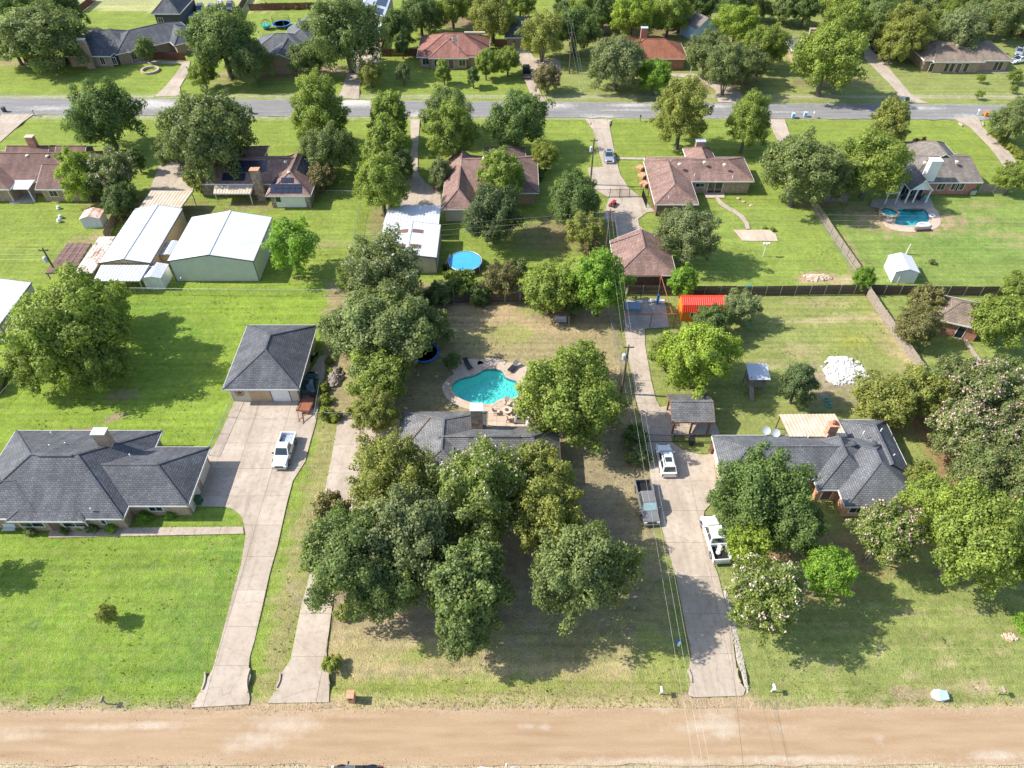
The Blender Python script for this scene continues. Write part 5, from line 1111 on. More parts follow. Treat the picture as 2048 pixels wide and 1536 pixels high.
T(1005,352,46,'pear','elm','bright tree rising over the brown roof ridge'); T(985,424,66,'oak','pine','dark dense oak behind the round pool'); T(1150,398,56,'oak','dark','dark oak below the power lines'); T(1168,462,38,'myrtle','yel','yellowish myrtle by the rear driveway'); T(1180,495,20,'myrtle','red','small reddish myrtle by the brown garage','t'); T(1092,312,30,'myrtle','gold','golden tree beside the brown house end')
T(1074,350,16,'bush','dark','dark shrub under the golden tree')
# right mid
T(1378,466,64,'elm','grey','rounded elm beside the brown garage'); T(1366,222,52,'pear','yel','yellowing tree at the back street verge'); T(1497,240,45,'pear','elm','green tree at the back street verge near the blue bins')
T(1605,335,78,'elm','olive','broad olive tree shading parked vehicles'); T(1668,352,50,'elm','olive','smaller olive tree by the covered boat'); T(1752,322,74,'elm','elm','large bright tree above the pool porch'); T(1782,248,40,'pear','yel','yellow-topped tree behind the pool house'); T(1840,290,17,'bush','wine','dark wine-red shrub at the grey roof')
T(2032,352,36,'elm','elm','leaning tree at the pool yard edge'); T(2035,235,46,'elm','olive','olive tree beyond the shrub-lined drive')
for i in range(7): T(1985+9*i, 262+8*i, 9, 'bush', 'gold', 'low yellow shrub edging the driveway', group='yellow shrubs lining the driveway')
T(1366,562,27,'pear','bright','small bright tree at the orange shed'); te = T(1395,712,80,'elm','lime','large light green tree shading the play fort'); T(1330,700,36,'open','elm',None,into=te); T(1482,612,40,'elm','grey','grey-green tree beside the red shed roof'); T(1425,645,42,'oak','dark','dark feathery tree below the red shed roof')
T(1597,765,42,'cone','pine','dense conical evergreen behind the slate roof'); T(1772,800,64,'myrtle','yel','wide golden green myrtle behind the slate roof',sz=.8); T(1840,785,52,'myrtle','yel','golden myrtle beside the pink grove')
for px, py, rp, bl, lb in ((1905,760,52,'p','pink-flecked myrtle at the wooden fence end'),(1970,790,66,'p','tall pink myrtle behind the narrow walk'),(1930,860,62,'p','pink myrtle in the middle of the grove'),(1995,880,64,'p','dense pink myrtle beside the bare strip'),(1960,945,56,'p','pink myrtle nearest the rounded elm'),(2040,820,56,'p','outermost pink myrtle of the grove'),(2038,960,60,'p','pink myrtle at the grove edge toward the street')):
    T(px, py, rp, 'myrtle', 'olive', lb, 'p' if rp > 60 else 't')
T(1855,602,34,'myrtle','red','upper reddish myrtle at the small brick building'); T(1835,652,44,'myrtle','red','lower reddish myrtle near the wooden fence'); T(2005,640,60,'elm','elm','large elm beside the small brick building'); T(2042,575,38,'elm','elm','tree at the dark fence end'); T(2010,735,38,'open','olive','thin tree beyond the narrow walk')
te = T(1526,985,92,'oak','dark','large dark oak in front of the slate roof'); T(1470,1000,50,'oak','dark',None,into=te); T(1590,1050,58,'oak','dark',None,into=te); T(1500,1098,46,'elm','lime','yellow-green tree behind the white truck bed'); T(1532,1195,74,'myrtle','myr','pink and white flowering myrtle in the right front lawn','w'); T(1658,1140,52,'elm','bright','bright green rounded tree on the right front lawn'); T(1768,1065,62,'myrtle','myr','pink myrtle at the slate roof corner','p')
T(1945,1065,96,'elm','elm','big light green elm on the right front lawn'); T(1860,1000,56,'elm','elm','elm at the slate house corner'); T(2030,1100,62,'elm','elm','elm filling the far end of the front lawn'); T(2050,1248,22,'bush','bright','shrub above the terracotta tree ring'); T(1835,960,36,'myrtle','yel','golden myrtle by the slate roof eave')
T(1728,556,20,'pear','bright','small bright tree at the fence corner'); T(1865,523,7,'bush','olive','tiny shrub alone in the pool lawn'); T(1545,458,6,'bush','lime','first flowering plant at the concrete slab'); T(1530,455,5,'bush','lime','second flowering plant at the concrete slab')
# beyond the back street
T(80,65,84,'oak','olive','great oak at the tall chimney house',sz=.75); T(20,80,45,'oak','olive','oak beside the great oak'); T(110,15,50,'oak','dark','dark oak behind the great oak'); T(30,10,40,'oak','dark','dark oak by the pasture fence'); T(442,78,72,'oak','oak','big oak beside the dark garage'); T(500,122,42,'oak','oak','low oak in front of the blue-grey house'); T(405,146,29,'elm','elm','small round tree at the narrow driveway'); T(290,97,20,'elm','oak','small tree inside the circular stone ring',sz=1.25)
T(690,62,76,'oak','oak','huge round oak beside the white camper'); T(612,115,36,'oak','oak','small oak in front of the porch'); T(740,145,27,'elm','yel','yellow-green tree at the camper driveway'); T(806,146,15,'pear','grey','small grey-green ornamental tree on the flagpole lawn'); T(887,142,19,'cone','elm','slim conical tree by the flagpole'); T(946,152,16,'cone','dark','dark small conical tree on the flagpole lawn'); T(971,125,24,'cone','elm','taller conical tree at the red-brown house corner'); T(1015,118,29,'elm','elm','round tree beside the dark pickup')
T(795,55,30,'pear','dark','narrow dark tree beside the camper'); T(803,88,20,'cone','dark','small dark cone by the board fence'); T(840,25,42,'oak','dark','dark tree behind the red-brown roof'); T(905,15,36,'elm','elm','tree behind the ridge of the red-brown roof'); T(985,28,50,'elm','yel','yellowing tree behind the red-brown house'); T(940,-5,30,'oak','oak','oak at the far wood edge'); T(1040,5,30,'elm','elm','light tree at the far wood edge')
T(1085,72,46,'myrtle','yel','tan-bloomed myrtle over the far driveway','t'); T(1095,155,28,'myrtle','red','bright pink flowering myrtle at the back street','p'); T(1150,55,48,'oak','dark','dark oak beside the power lines'); T(1205,25,40,'oak','dark','dark oak in the far wood'); T(1265,30,46,'elm','lime','light green tree behind the rust orange roof'); T(1340,25,42,'elm','elm','elm behind the brick chimney'); T(1395,10,34,'oak','dark','oak behind the blue shed')
T(1236,118,57,'oak','grey','rounded grey-green tree before the rust orange roof'); T(1310,150,37,'elm','bright','low bright tree before the rust orange roof'); T(1415,108,42,'myrtle','olive','tan-bloomed myrtle beside the blue shed','t'); T(1455,138,48,'myrtle','olive','larger tan-bloomed myrtle over the driveway','t'); T(1500,130,36,'myrtle','olive','outer tan-bloomed myrtle near the charcoal roof','t')
T(1532,88,44,'elm','elm','bright tree left of the charcoal roof'); T(1475,45,44,'elm','lime','light tree right of the blue shed'); T(1660,112,72,'elm','elm','broad oak in front of the charcoal roof'); T(1690,45,52,'elm','elm','tree behind the broad oak'); T(1818,55,54,'elm','yel','yellow-green tree left of the tan roof'); T(1790,90,34,'elm','yel','low yellow-green tree beside the tan roof'); T(1760,35,40,'oak','oak','oak behind the black truck'); T(1925,55,52,'elm','grey','grey-green tree behind the tan roof'); T(2015,30,44,'elm','olive','olive tree behind parked cars'); T(1870,15,40,'elm','olive','olive tree at the far wood edge')
k = 0
for px in range(1120,2080,62):
    k += 1; T(px+(k*17 % 23), -12-(k*29 % 30), 34+(k*7 % 14), ('oak','elm')[k % 2], ('dark','elm','oak','olive')[k % 4], 'tree in the dense wood closing the view', group='trees in the far wood')
k = 0
for px in range(1125,2070,48):
    k += 1
    if 1370 < px < 1440 or 1560 < px < 1590: continue
    T(px+(k*11 % 19), 2+(k*23 % 22), 26+(k*5 % 11), ('elm','oak','pear')[k % 3], ('oak','dark','elm','dark','olive')[k % 5], 'tree along the near edge of the dense wood', group='trees along the wood edge')
for px, py, lb in ((1963,155,'thin sapling on the tan roofed lawn'),(2030,175,'leaning sapling near parked cars'),(1960,188,'tiny sapling near the back street')): T(px, py, 9, 'open', 'elm', lb)
T(2032,152,14,'elm','elm','small tree at the tan house corner'); T(1850,128,13,'bush','bright','bushy shrub at the tan house corner'); T(1800,115,8,'bush','elm','small shrub on the tan house lawn')
for i, px in enumerate((530,548,568,592,615)): T(px, 12, 8, 'bush', ('olive','red')[i % 2], 'small round shrub along the board fence', group='shrubs along the board fence')
for px in (845,858,868): T(px, 124, 7, 'bush', 'yel', 'clipped shrub under the red-brown eaves', group='clipped shrubs under the red-brown eaves')
for px in (1347,1362): T(px, 123, 9, 'bush', 'bright', 'clipped shrub under the rust orange eaves', group='clipped shrubs under the rust orange eaves')
# ------------------------------------------------------------------ vehicles
def paint_m(c, **k):
    key = tuple(round(x, 3) for x in c)
    if key not in PM: PM[key] = M_paint('car paint %d' % len(PM), c, **k)
    return PM[key]
PM = {}
def loft(st):
    """rings along x: (x, halfwidth, zbottom, ztop, inset at top)"""
    mb = MB(); n = 8; vv = []
    for x, w, zb, zt, ins in st:
        zm = zb+(zt-zb)*.62; vv += [(x,-w+.06,zb),(x,-w,zb+.1),(x,-w,zm),(x,-w+ins,zt),(x,w-ins,zt),(x,w,zm),(x,w,zb+.1),(x,w-.06,zb)]
    ff = [(i*n+k, i*n+(k+1) % n, (i+1)*n+(k+1) % n, (i+1)*n+k) for i in range(len(st)-1) for k in range(n)]
    ff = [f[::-1] for f in ff]; ff.append(tuple(range(n))); ff.append(tuple((len(st)-1)*n+k for k in range(n-1,-1,-1)))
    return mb.add(vv, ff)
def cabin(xr, xf, wb, wt, zb, zt, rr, rf_):
    """greenhouse: base from xr..xf at zb, roof from xr+rr..xf-rf at zt"""
    b = [(xr,-wb,zb),(xf,-wb,zb),(xf,wb,zb),(xr,wb,zb)]; t = [(xr+rr,-wt,zt),(xf-rf_,-wt,zt),(xf-rf_,wt,zt),(xr+rr,wt,zt)]
    return b, t
def quadon(a, b, c, d, u0, u1, v0, v1, off):
    a, b, c, d = (Vector(p) for p in (a,b,c,d)); n = (b-a).cross(d-a).normalized()
    f = lambda u, v: (a*(1-u)+b*u)*(1-v)+(d*(1-u)+c*u)*v+n*off
    return [f(u0,v0), f(u1,v0), f(u1,v1), f(u0,v1)]
def vehicle(kind, label, front, rear, color, zf=.6, zre=.9, L=None, name=None, cat=None, ctr=None, yaw=None, metal=0.0, bed=None, group=None, z=0.075):
    if ctr is None:
        a, b = G(*front, zf), G(*rear, zre); yaw = math.atan2(a[1]-b[1], a[0]-b[0]); ctr = ((a[0]+b[0])/2, (a[1]+b[1])/2)
    pick = kind in ('pickup','crew'); L = L or {'pickup': 5.3, 'crew': 5.9, 'suv': 4.8, 'sedan': 4.7}[kind]
    w = {'pickup': .97, 'crew': 1.0, 'suv': .95, 'sedan': .91}[kind]; h = L/2
    t = thing(name or {'pickup': 'pickup_truck', 'crew': 'pickup_truck', 'suv': 'suv', 'sedan': 'sedan_car'}[kind], label, cat or {'pickup': 'pickup truck', 'crew': 'pickup truck', 'suv': 'suv', 'sedan': 'car'}[kind], (ctr[0],ctr[1],z), yaw, group)
    o = (0,0,0); pm = paint_m(color, metal=metal); gc = .38 if pick else .26; zb = 1.08 if pick else (.98 if kind == 'suv' else .86)
    hood = zb-.02; cb0 = {'pickup': .0, 'crew': -.95, 'suv': -h+.12, 'sedan': -h+.75}[kind]; cf = {'pickup': h-1.55, 'crew': h-1.45, 'suv': h-1.3, 'sedan': h-1.35}[kind]
    if kind == 'pickup': cb0 = cf-1.75
    bl = cb0 if pick else -h
    body = loft([(bl+.02,w,gc,zb,.07),(cb0+.3,w,gc,zb,.07),(cf-.2,w,gc,zb,.08),(cf+.1,w,gc,hood,.14),(h-.55,w*.985,gc,hood-.06,.17),(h-.2,w*.96,gc,hood-.13,.2),(h-.04,w*.86,gc+.05,hood-.3,.14)] if pick or kind == 'suv' else
                [(bl,w*.85,gc+.08,zb-.12,.14),(bl+.18,w*.95,gc,zb-.02,.14),(cb0+.2,w,gc,zb,.1),(cf-.2,w,gc,zb,.08),(cf+.15,w,gc,hood,.14),(h-.6,w*.97,gc,hood-.1,.18),(h-.2,w*.93,gc,hood-.2,.2),(h-.03,w*.8,gc+.06,hood-.36,.12)])
    bo = body.build('body', pm, t, o)
    zt = {'pickup': 1.82, 'crew': 1.9, 'suv': 1.74, 'sedan': 1.44}[kind]
    rr = {'pickup': .18, 'crew': .2, 'suv': .38, 'sedan': .75}[kind]; rfr = {'pickup': .72, 'crew': .72, 'suv': .8, 'sedan': .95}[kind]
    b, tp = cabin(cb0+.03, cf+.08, w-.07, w-.24, zb-.02, zt, rr, rfr)
    cm = MB(); top = [(p[0]*1.0, p[1]*.9, zt+.05) for p in tp]; top = [(p[0]+(.12 if i in (0,3) else -.12), p[1], p[2]) for i, p in enumerate(top)]
    vv = b+tp+top; cm.add(vv, [(0,1,5,4),(1,2,6,5),(2,3,7,6),(3,0,4,7),(4,5,9,8),(5,6,10,9),(6,7,11,10),(7,4,8,11),(8,9,10,11)]); cm.build('cab', pm, t, o)
    B, Tp = b, tp
    MB().add(quadon(B[1],B[2],Tp[2],Tp[1],.06,.94,.1,.93,.012), [(0,1,2,3)]).build('windshield', m_carglass, t, o)
    MB().add(quadon(B[3],B[0],Tp[0],Tp[3],.08,.92,.15,.9,.012), [(0,1,2,3)]).build('rear_window', m_carglass, t, o)
    nd = 1 if kind == 'pickup' else 2
    for s in (0,1):
        qa, qb, qc, qd = (B[0],B[1],Tp[1],Tp[0]) if s == 0 else (B[2],B[3],Tp[3],Tp[2])
        for k in range(nd):
            u0, u1 = .07+.86*k/nd+.015, .07+.86*(k+1)/nd-.015
            MB().add(quadon(qa,qb,qc,qd,u0,u1,.16,.9,.012), [(0,1,2,3)]).build('side_window', m_carglass, t, o)
    if kind in ('suv','sedan'):
        z2 = zt+.056; xm = (tp[0][0]+tp[1][0])/2; MB().slabq([(xm-.5,-.42,z2),(xm+.25,-.42,z2),(xm+.25,.42,z2),(xm-.5,.42,z2)], .02).build('sunroof', m_carglass, t, o)
        if kind == 'suv':
            for s in (-1,1): MB().bar((tp[0][0]+.1,s*.6,zt+.1),(tp[1][0]-.1,s*.6,zt+.1),.05).build('roof_rail', m_black, t, o)
    if pick:
        x0, x1 = -h, cb0; zt_ = zb+.06; bm = bed or m_black
        k = MB()
        k.box(x0+.02,-w,gc+.05,x1,-w+.12,zt_); k.box(x0+.02,w-.12,gc+.05,x1,w,zt_); k.box(x0,-w+.12,gc+.1,x0+.1,w-.12,zt_-.02); k.box(x1-.08,-w+.12,gc+.1,x1,w-.12,zt_)
        k.build('bed_side', pm, t, o); q = MB().box(x0+.1,-w+.12,gc+.18,x1-.08,w-.12,gc+.26)
        for i in range(7): yy = -w+.3+i*(2*w-.6)/6; q.box(x0+.12,yy-.04,gc+.26,x1-.1,yy+.04,gc+.285)
        q.build('bed_floor', bm, t, o)
        MB().box(x0-.1,-w+.05,gc+.02,x0-.002,w-.05,gc+.2).build('rear_bumper', m_galv, t, o)
    MB().box(h-.1,-w*.88,gc-.02,h+.06,w*.88,gc+.2).build('front_bumper', m_galv if pick else pm, t, o)
    MB().box(h-.06,-.5,gc+.24,h+.0,.5,gc+.46).build('grille', m_black, t, o)
    for s in (-1,1):
        MB().box(h-.28,s*.72-.15,hood-.42,h-.015,s*.72+.15,hood-.26).build('headlight', m_lamp, t, o)
        MB().box(-h-.012,s*(w-.12)-.08,zb-.4,-h+.08,s*(w-.12)+.08,zb-.12).build('taillight', m_taill, t, o)
        MB().box(cf-.32,s*(w+.02)-.02,zb+.02,cf-.2,s*(w+.22),zb+.2).build('mirror', pm if kind != 'pickup' else m_black, t, o) if s > 0 else MB().box(cf-.32,-(w+.22),zb+.02,cf-.2,-w,zb+.2).build('mirror', pm if kind != 'pickup' else m_black, t, o)
        for xw in (h-.95, -h+1.0):
            wr = .4 if pick else .34; wt_ = MB(); n = 18
            wy = s*(w-.1)
            ring_ = lambda y, r_: [(xw+r_*math.cos(2*math.pi*k/n), y, wr+r_*math.sin(2*math.pi*k/n)) for k in range(n)]
            vv = ring_(wy-.12, wr-.03)+ring_(wy-.1, wr)+ring_(wy+.1, wr)+ring_(wy+.12, wr-.03); ff = [(i*n+k, i*n+(k+1) % n, (i+1)*n+(k+1) % n, (i+1)*n+k) for i in range(3) for k in range(n)]
            ff += [tuple(range(n-1,-1,-1)), tuple(range(3*n,4*n))]; wo = wt_.add(vv, ff).build('wheel', m_rubber, t, o)
            yo = wy+s*.122; MB().add([(xw+wr*.62*math.cos(2*math.pi*k/n), yo, wr+wr*.62*math.sin(2*math.pi*k/n)) for k in range(n)]+[(xw,yo+s*.03,wr)], [((k,(k+1) % n,n) if s < 0 else ((k+1) % n,k,n)) for k in range(n)]).build('rim', m_rim, wo, o)
            al = MB(); rr_ = wr+.09
            pts = [(xw+rr_*math.cos(a), s*(w+.004), wr+rr_*math.sin(a)) for a in np.linspace(.0,math.pi,11)]; al.tube(pts, .045, 5); al.build('wheel_arch', m_black if pick else pm, t, o)
    return t
WHITE, SILV, CHAR, BLK = (.78,.78,.77), (.55,.58,.62), (.25,.24,.23), (.015,.016,.018)
m_bedl = M_plain('grey bed liner', (.42,.46,.52), .5, .2, .2, 1.5)
vehicle('pickup', 'white single cab pickup on the wide garage driveway', (560,934), (576,867), WHITE, .5, 1.15, bed=m_bedl)
tg = vehicle('crew', 'charcoal crew cab pickup with one side on the grass', (1303,1043), (1286,963), CHAR, .7, 1.1, metal=.3)
vehicle('suv', 'white suv with dark sunroof parked at the iron gate', (1326,889), (1338,952), WHITE, .8, .5)
tw = vehicle('crew', 'white crew cab truck with black bed under the oak', (1417,1034), (1444,1120), WHITE, .8, .8)
vehicle('sedan', 'teal sedan parked tight against the star garage', (622,752), (618,790), (.03,.13,.15), .5, .5, metal=.4)
vehicle('sedan', 'silver sedan on the side pad driveway', (1219,326), (1216,299), SILV, .4, .6, metal=.6)
vehicle('crew', 'dark pickup beside the bright pink myrtle', (1052,131), (1053,154), (.04,.04,.045), .8, .6)
vehicle('crew', 'black truck parked at the top of the straight driveway', (1760,103), (1740,84), BLK, .6, .9)
for i, (fx, fy, rx_, ry_, k, cl, lb) in enumerate(((400,26,402,14,'suv',(.06,.1,.16),'dark blue suv in the car row by the pasture'),(420,22,424,10,'sedan',(.3,.3,.32),'grey sedan in the car row by the pasture'),(439,22,442,8,'suv',WHITE,'white van-like suv in the car row by the pasture'),(458,22,463,8,'suv',(.09,.09,.1),'dark suv ending the car row by the pasture'),(384,33,404,31,'sedan',(.3,.45,.6),'pale blue sedan parked crosswise near the dark garage'))):
    vehicle(k, lb, (fx,fy), (rx_,ry_), cl, .5, .6)
vehicle('sedan', 'grey sedan beside the tan roofed house', (2036,113), (2040,95), (.3,.33,.36), .5, .5); vehicle('sedan', 'white sedan at the end of the tan roofed house', (2028,122), (2046,119), WHITE, .5, .5)
vehicle('suv', 'black suv beside the metal building on the edge', (2,742), (-12,790), BLK, .5, .5)
c = G(722, 1549); vehicle('sedan', 'black car parked on the street side opposite the houses', None, None, BLK, ctr=(c[0]-.3,c[1]-.35), yaw=math.pi, z=.09)
c = G(1000, 1549); vehicle('sedan', 'white car parked on the street side opposite the houses', None, None, WHITE, ctr=(c[0]-.2,c[1]-.55), yaw=0, z=.09)
ws = [c_ for c_ in tg.children if c_.name.startswith('windshield')][0]; ws.data.materials[0] = M_plain('windshield sunshade', (.42,.58,.58), .3, .3, .15, 3)
# bags in the white truck bed
for i in range(3):
    p = tw.matrix_basis @ Vector((-1.9+.35*i, .2-.2*i, .74)); b = MB().lathe((0,0,0), [(.02,0),(.24,.03),(.28,.14),(.18,.24),(.03,.28)], 9).build('sack', m_white, None, (0,0,0)); b.location = p; tag(b, 'white sack lying in the black truck bed', 'sack', 'sacks in the truck bed')
# camper trailer
c = G(753,84); t = thing('camper_trailer', 'white camper trailer parked before the solar barn', 'camper', (c[0],c[1]+3.6,.07), 0); o = (0,0,0)
prof = [(-3.6,.5),(-3.6,2.2),(-3.2,2.9),(-2.2,3.05),(3.2,3.0),(3.4,2.8),(3.4,.5)]
MB().add([(-1.22,a,b) for a,b in prof]+[(1.22,a,b) for a,b in prof], [tuple(range(7)), tuple(range(13,6,-1))]+[(i,7+i,7+(i+1) % 7,(i+1) % 7) for i in range(7)]).build('body', m_white, t, o)
MB().slabq([(-.7,-3.62,2.1),(.7,-3.62,2.1),(.7,-3.3,2.78),(-.7,-3.3,2.78)], .03).build('front_window', m_carglass, t, o)
for yy in (-1.2,1.2): MB().box(-.35,yy-.35,3.02,.35,yy+.35,3.18).build('roof_vent', m_metal_g, t, o)
MB().box(-.5,-3.64,.95,.5,-3.61,1.5).build('front_panel', m_dgrey, t, o)
MB().bar((-.8,-3.6,.5),(0,-4.6,.45),.1).bar((.8,-3.6,.5),(0,-4.6,.45),.1).build('hitch', m_black, t, o)
for s in (-1,1):
    for yy in (-.3,.7): MB().tube([(s*1.0,yy,.36),(s*1.24,yy,.36)], .36, 14).build('wheel', m_rubber, t, o)
# flat trailer
c = G(614,815); t = thing('flatbed_trailer', 'small rusty flatbed trailer in front of the teal sedan', 'trailer', (c[0],c[1],.075), R_(-8)); o = (0,0,0)
MB().box(-.85,-1.3,.5,.85,1.3,.58).build('deck', m_rustpipe, t, o); MB().bar((-.85,-1.3,.75),(.85,-1.3,.75),.05).bar((-.85,-1.3,.5),(-.85,-1.3,.75),.05).bar((.85,-1.3,.5),(.85,-1.3,.75),.05).bar((-.85,-1.3,.75),(-.85,1.3,.75),.05).bar((.85,-1.3,.75),(.85,1.3,.75),.05).build('rail', m_black, t, o)
MB().bar((-.7,-1.3,.5),(0,-2.7,.48),.09).bar((.7,-1.3,.5),(0,-2.7,.48),.09).bar((0,-2.7,.48),(0,-3.0,.48),.1).bar((0,-2.6,0),(0,-2.6,.5),.06).build('tongue', m_rustpipe, t, o)
MB().box(-.8,1.32,.5,.8,1.4,1.75).build('ramp_gate', m_black, t, o)
for s in (-1,1): MB().tube([(s*.9,.2,.32),(s*1.1,.2,.32)], .32, 14).build('wheel', m_rubber, t, o)
# motorbike by garage
c = G(629,718); t = thing('motorcycle', 'motorcycle parked in the shade of the star garage', 'motorcycle', (c[0],c[1],.075), R_(70)); o = (0,0,0)
for xx in (-.7,.7): MB().tube([(xx,-.06,.32),(xx,.06,.32)], .32, 16).build('wheel', m_rubber, t, o)
MB().bar((-.7,0,.35),(.1,0,.55),.12).bar((.1,0,.55),(.7,0,.34),.08).bar((.45,0,.95),(.7,0,.34),.08).box(-.3,-.16,.35,.3,.16,.62).build('frame', m_black, t, o)
MB().lathe((.15,0,.78), [(.05,-.1),(.2,-.06),(.22,.06),(.06,.14)], 10, 1.6, .8).build('fuel_tank', m_metal_g, t, o); MB().box(-.65,-.15,.74,-.1,.15,.84).build('saddle', m_black, t, o); MB().bar((.42,-.36,1.02),(.42,.36,1.02),.05).build('handlebar', m_galv, t, o)
# vehicles under the olive tree
c = G(1650,380); t = thing('boat', 'white boat with blue and yellow stripe under the olive tree', 'boat', (c[0],c[1],.3), R_(75)); o = (0,0,0)
st = [(-2.8,.95,.0,.9),(-1,1.05,0,.95),(1.2,.9,.1,1.05),(2.4,.4,.4,1.2),(2.8,.05,.8,1.25)]; vv = []
for x, w, zb, zt in st: vv += [(x,-w,zt),(x,-w*.6,zb),(x,w*.6,zb),(x,w,zt)]
MB().add(vv, [(i*4+k, i*4+(k+1) % 4, i*4+4+(k+1) % 4, i*4+4+k) for i in range(4) for k in range(4)]+[(3,2,1,0)]).build('hull', m_white, t, o)
MB().box(-2.6,-.85,.9,.9,.85,1.0).build('deck', m_bluew, t, o); MB().box(-2.7,-1.06,.55,1.0,-1.02,.75).build('stripe', M_plain('yellow stripe', (.7,.45,.03), .5), t, o); MB().slabq([(.3,-.7,1.0),(.6,-.7,1.5),(.6,.7,1.5),(.3,.7,1.0)], .03).build('windscreen', m_carglass, t, o)
MB().box(-2.0,-.9,-.26,1.6,.9,-.12).bar((1.6,0,-.2),(3.6,0,-.2),.1).build('trailer_frame', m_galv, t, o)
c = G(1692,372); t = thing('covered_trailer', 'white covered trailer under the bright tree', 'trailer', (c[0],c[1]+2,0), R_(10)); o = (0,0,0)
MB().box(-1.2,-2.4,.5,1.2,2.4,2.2).build('body', m_white, t, o)
for s in (-1,1): MB().tube([(s*1.0,-.2,.35),(s*1.24,-.2,.35)], .35, 14).build('wheel', m_rubber, t, o)
MB().bar((0,-2.4,.5),(0,-3.4,.45),.1).build('hitch', m_black, t, o)
# ------------------------------------------------------------------ fences
def path_len(pts): return sum(math.dist(a, b) for a, b in zip(pts, pts[1:]))
def along(pts, step):
    out = []
    for a, b in zip(pts, pts[1:]):
        n = max(1, round(math.dist(a, b)/step)); out += [(a[0]+(b[0]-a[0])*i/n, a[1]+(b[1]-a[1])*i/n) for i in range(n)]
    return out+[tuple(pts[-1])]
def wood_fence(label, px, h=1.85, mat=None, post=None, side=-1, step=2.45, name='wooden_fence'):
    pts = along([G(*p)[:2] for p in px], step); o = (pts[0][0], pts[0][1], 0); t = thing(name, label, 'fence', o); mat = mat or m_woodd; post = post or m_galv
    for p in pts: MB().bar((p[0],p[1],-.1),(p[0],p[1],h+.02),.09).build('post', post, t, o)
    for i, (a, b) in enumerate(zip(pts, pts[1:])):
        d = Vector((b[0]-a[0], b[1]-a[1], 0)); L = d.length; d.normalize(); nn = Vector((-d.y, d.x, 0))*side
        A = Vector((a[0],a[1],0))-nn*.07; mb = MB(); n = max(4, int(L/.15)); hh = h+rnd.uniform(-.04,.04)
        for k in range(n):
            p = A+d*(L*(k+.5)/n); mb.obox((p.x, p.y, hh/2+.02), L/n-.012, .02, hh+rnd.uniform(-.03,.03), math.atan2(d.y, d.x))
        pn = mb.build('picket_panel', mat, t, o, uv=False); pn['kind'] = 'stuff'
        for zz in (.3, h*.5, h-.25):
            q = Vector((a[0],a[1],0))+d*.045; e = Vector((b[0],b[1],0))-d*.045; q.z = e.z = zz; MB().bar(q, e, .04, .09).build('rail', mat, t, o)
    return t
def chain_fence(label, px, h=1.25, step=3.0, name='chain_link_fence'):
    pts = along([G(*p)[:2] for p in px], step); o = (pts[0][0], pts[0][1], 0); t = thing(name, label, 'fence', o)
    for p in pts: MB().tube([(p[0],p[1],-.1),(p[0],p[1],h+.06)], .035, 6).build('post', m_galv, t, o)
    rl = MB(); wm = MB()
    for a, b in zip(pts, pts[1:]):
        rl.tube([(a[0],a[1],h),(b[0],b[1],h)], .028, 5)
        d = Vector((b[0]-a[0], b[1]-a[1], 0)); L = d.length; d.normalize(); n = int(L/.13); A = Vector((a[0],a[1],0)); hw = .006; up = Vector((0,0,1))
        for k in range(n):
            for s in (-1,1):
                u = L*k/n; u2 = u+s*h*.9; z0, z1 = .04, h-.02
                if u2 < 0: z1 = z0+(z1-z0)*(u/(u-u2)); u2 = 0
                if u2 > L: z1 = z0+(z1-z0)*((L-u)/(u2-u)); u2 = L
                p, q = A+d*u, A+d*u2; wm.add([p+up*z0-d*hw, p+up*z0+d*hw, q+up*z1+d*hw, q+up*z1-d*hw], [(0,1,2,3)])
    rl.build('top_rail', m_galv, t, o, uv=False); w = wm.build('wire_mesh', m_galv, t, o, uv=False); w['kind'] = 'stuff'; return t
wood_fence('dark wooden privacy fence with pale posts along the rear lots', [(1254,590),(1500,592),(1735,589),(1860,592),(1990,593),(2070,594)])
wood_fence('weathered grey wooden fence beside the patchy back lawn', [(1733,592),(1765,640),(1800,690),(1842,752)], mat=m_wood, post=m_metal_w, side=1)
wood_fence('long weathered fence between lamp lawn and pool lawn', [(1617,402),(1660,470),(1714,550)], 1.7, mat=m_wood, side=-1)
wood_fence('short grey fence behind the parked boat', [(1632,402),(1692,405)], 1.8, mat=m_wood)
wood_fence('wooden fence beside the grey house air conditioner', [(1955,386),(2014,388)], 1.8, mat=m_wood)
wood_fence('leaning wooden fence between white shed and workshop', [(245,425),(228,452),(214,482)], 1.7, mat=m_wood, side=1)
wood_fence('dark brown fence before the great oak', [(50,125),(132,129),(138,118)], 1.8, mat=m_woodr, post=m_woodr)
wood_fence('dark brown fence beside the circular tree ring', [(310,119),(372,121)], 1.8, mat=m_woodr, post=m_woodr)
wood_fence('brown board fence behind the trampoline lawn', [(500,22),(560,20),(690,18)], 1.8, mat=m_woodr, post=m_woodr)
wood_fence('brown fence stretch at the pasture corner', [(163,25),(192,2)], 1.8, mat=m_woodr, post=m_woodr)
wood_fence('tall fence between car row and trampoline lawn', [(470,45),(500,-8)], 1.9, mat=m_woodd, post=m_woodd)
wood_fence('dark fence joining camper drive to the red-brown house', [(765,113),(835,113)], 1.8, mat=m_woodr, post=m_woodr)
wood_fence('short fence along the camper', [(765,113),(771,75)], 1.8, mat=m_woodr, post=m_woodr)
wood_fence('reddish fence behind the dark pickup', [(990,94),(1030,96)], 1.8, mat=m_post, post=m_post)
wood_fence('orange-brown fence beside the parked cars', [(2010,60),(2060,85)], 1.8, mat=m_post, post=m_post)
wood_fence('board fence behind the rear hedge', [(840,608),(1010,604),(1100,603),(1250,591)], 1.6)
chain_fence('galvanised chain link fence behind the bright back lawn', [(235,588),(460,591),(690,592)])
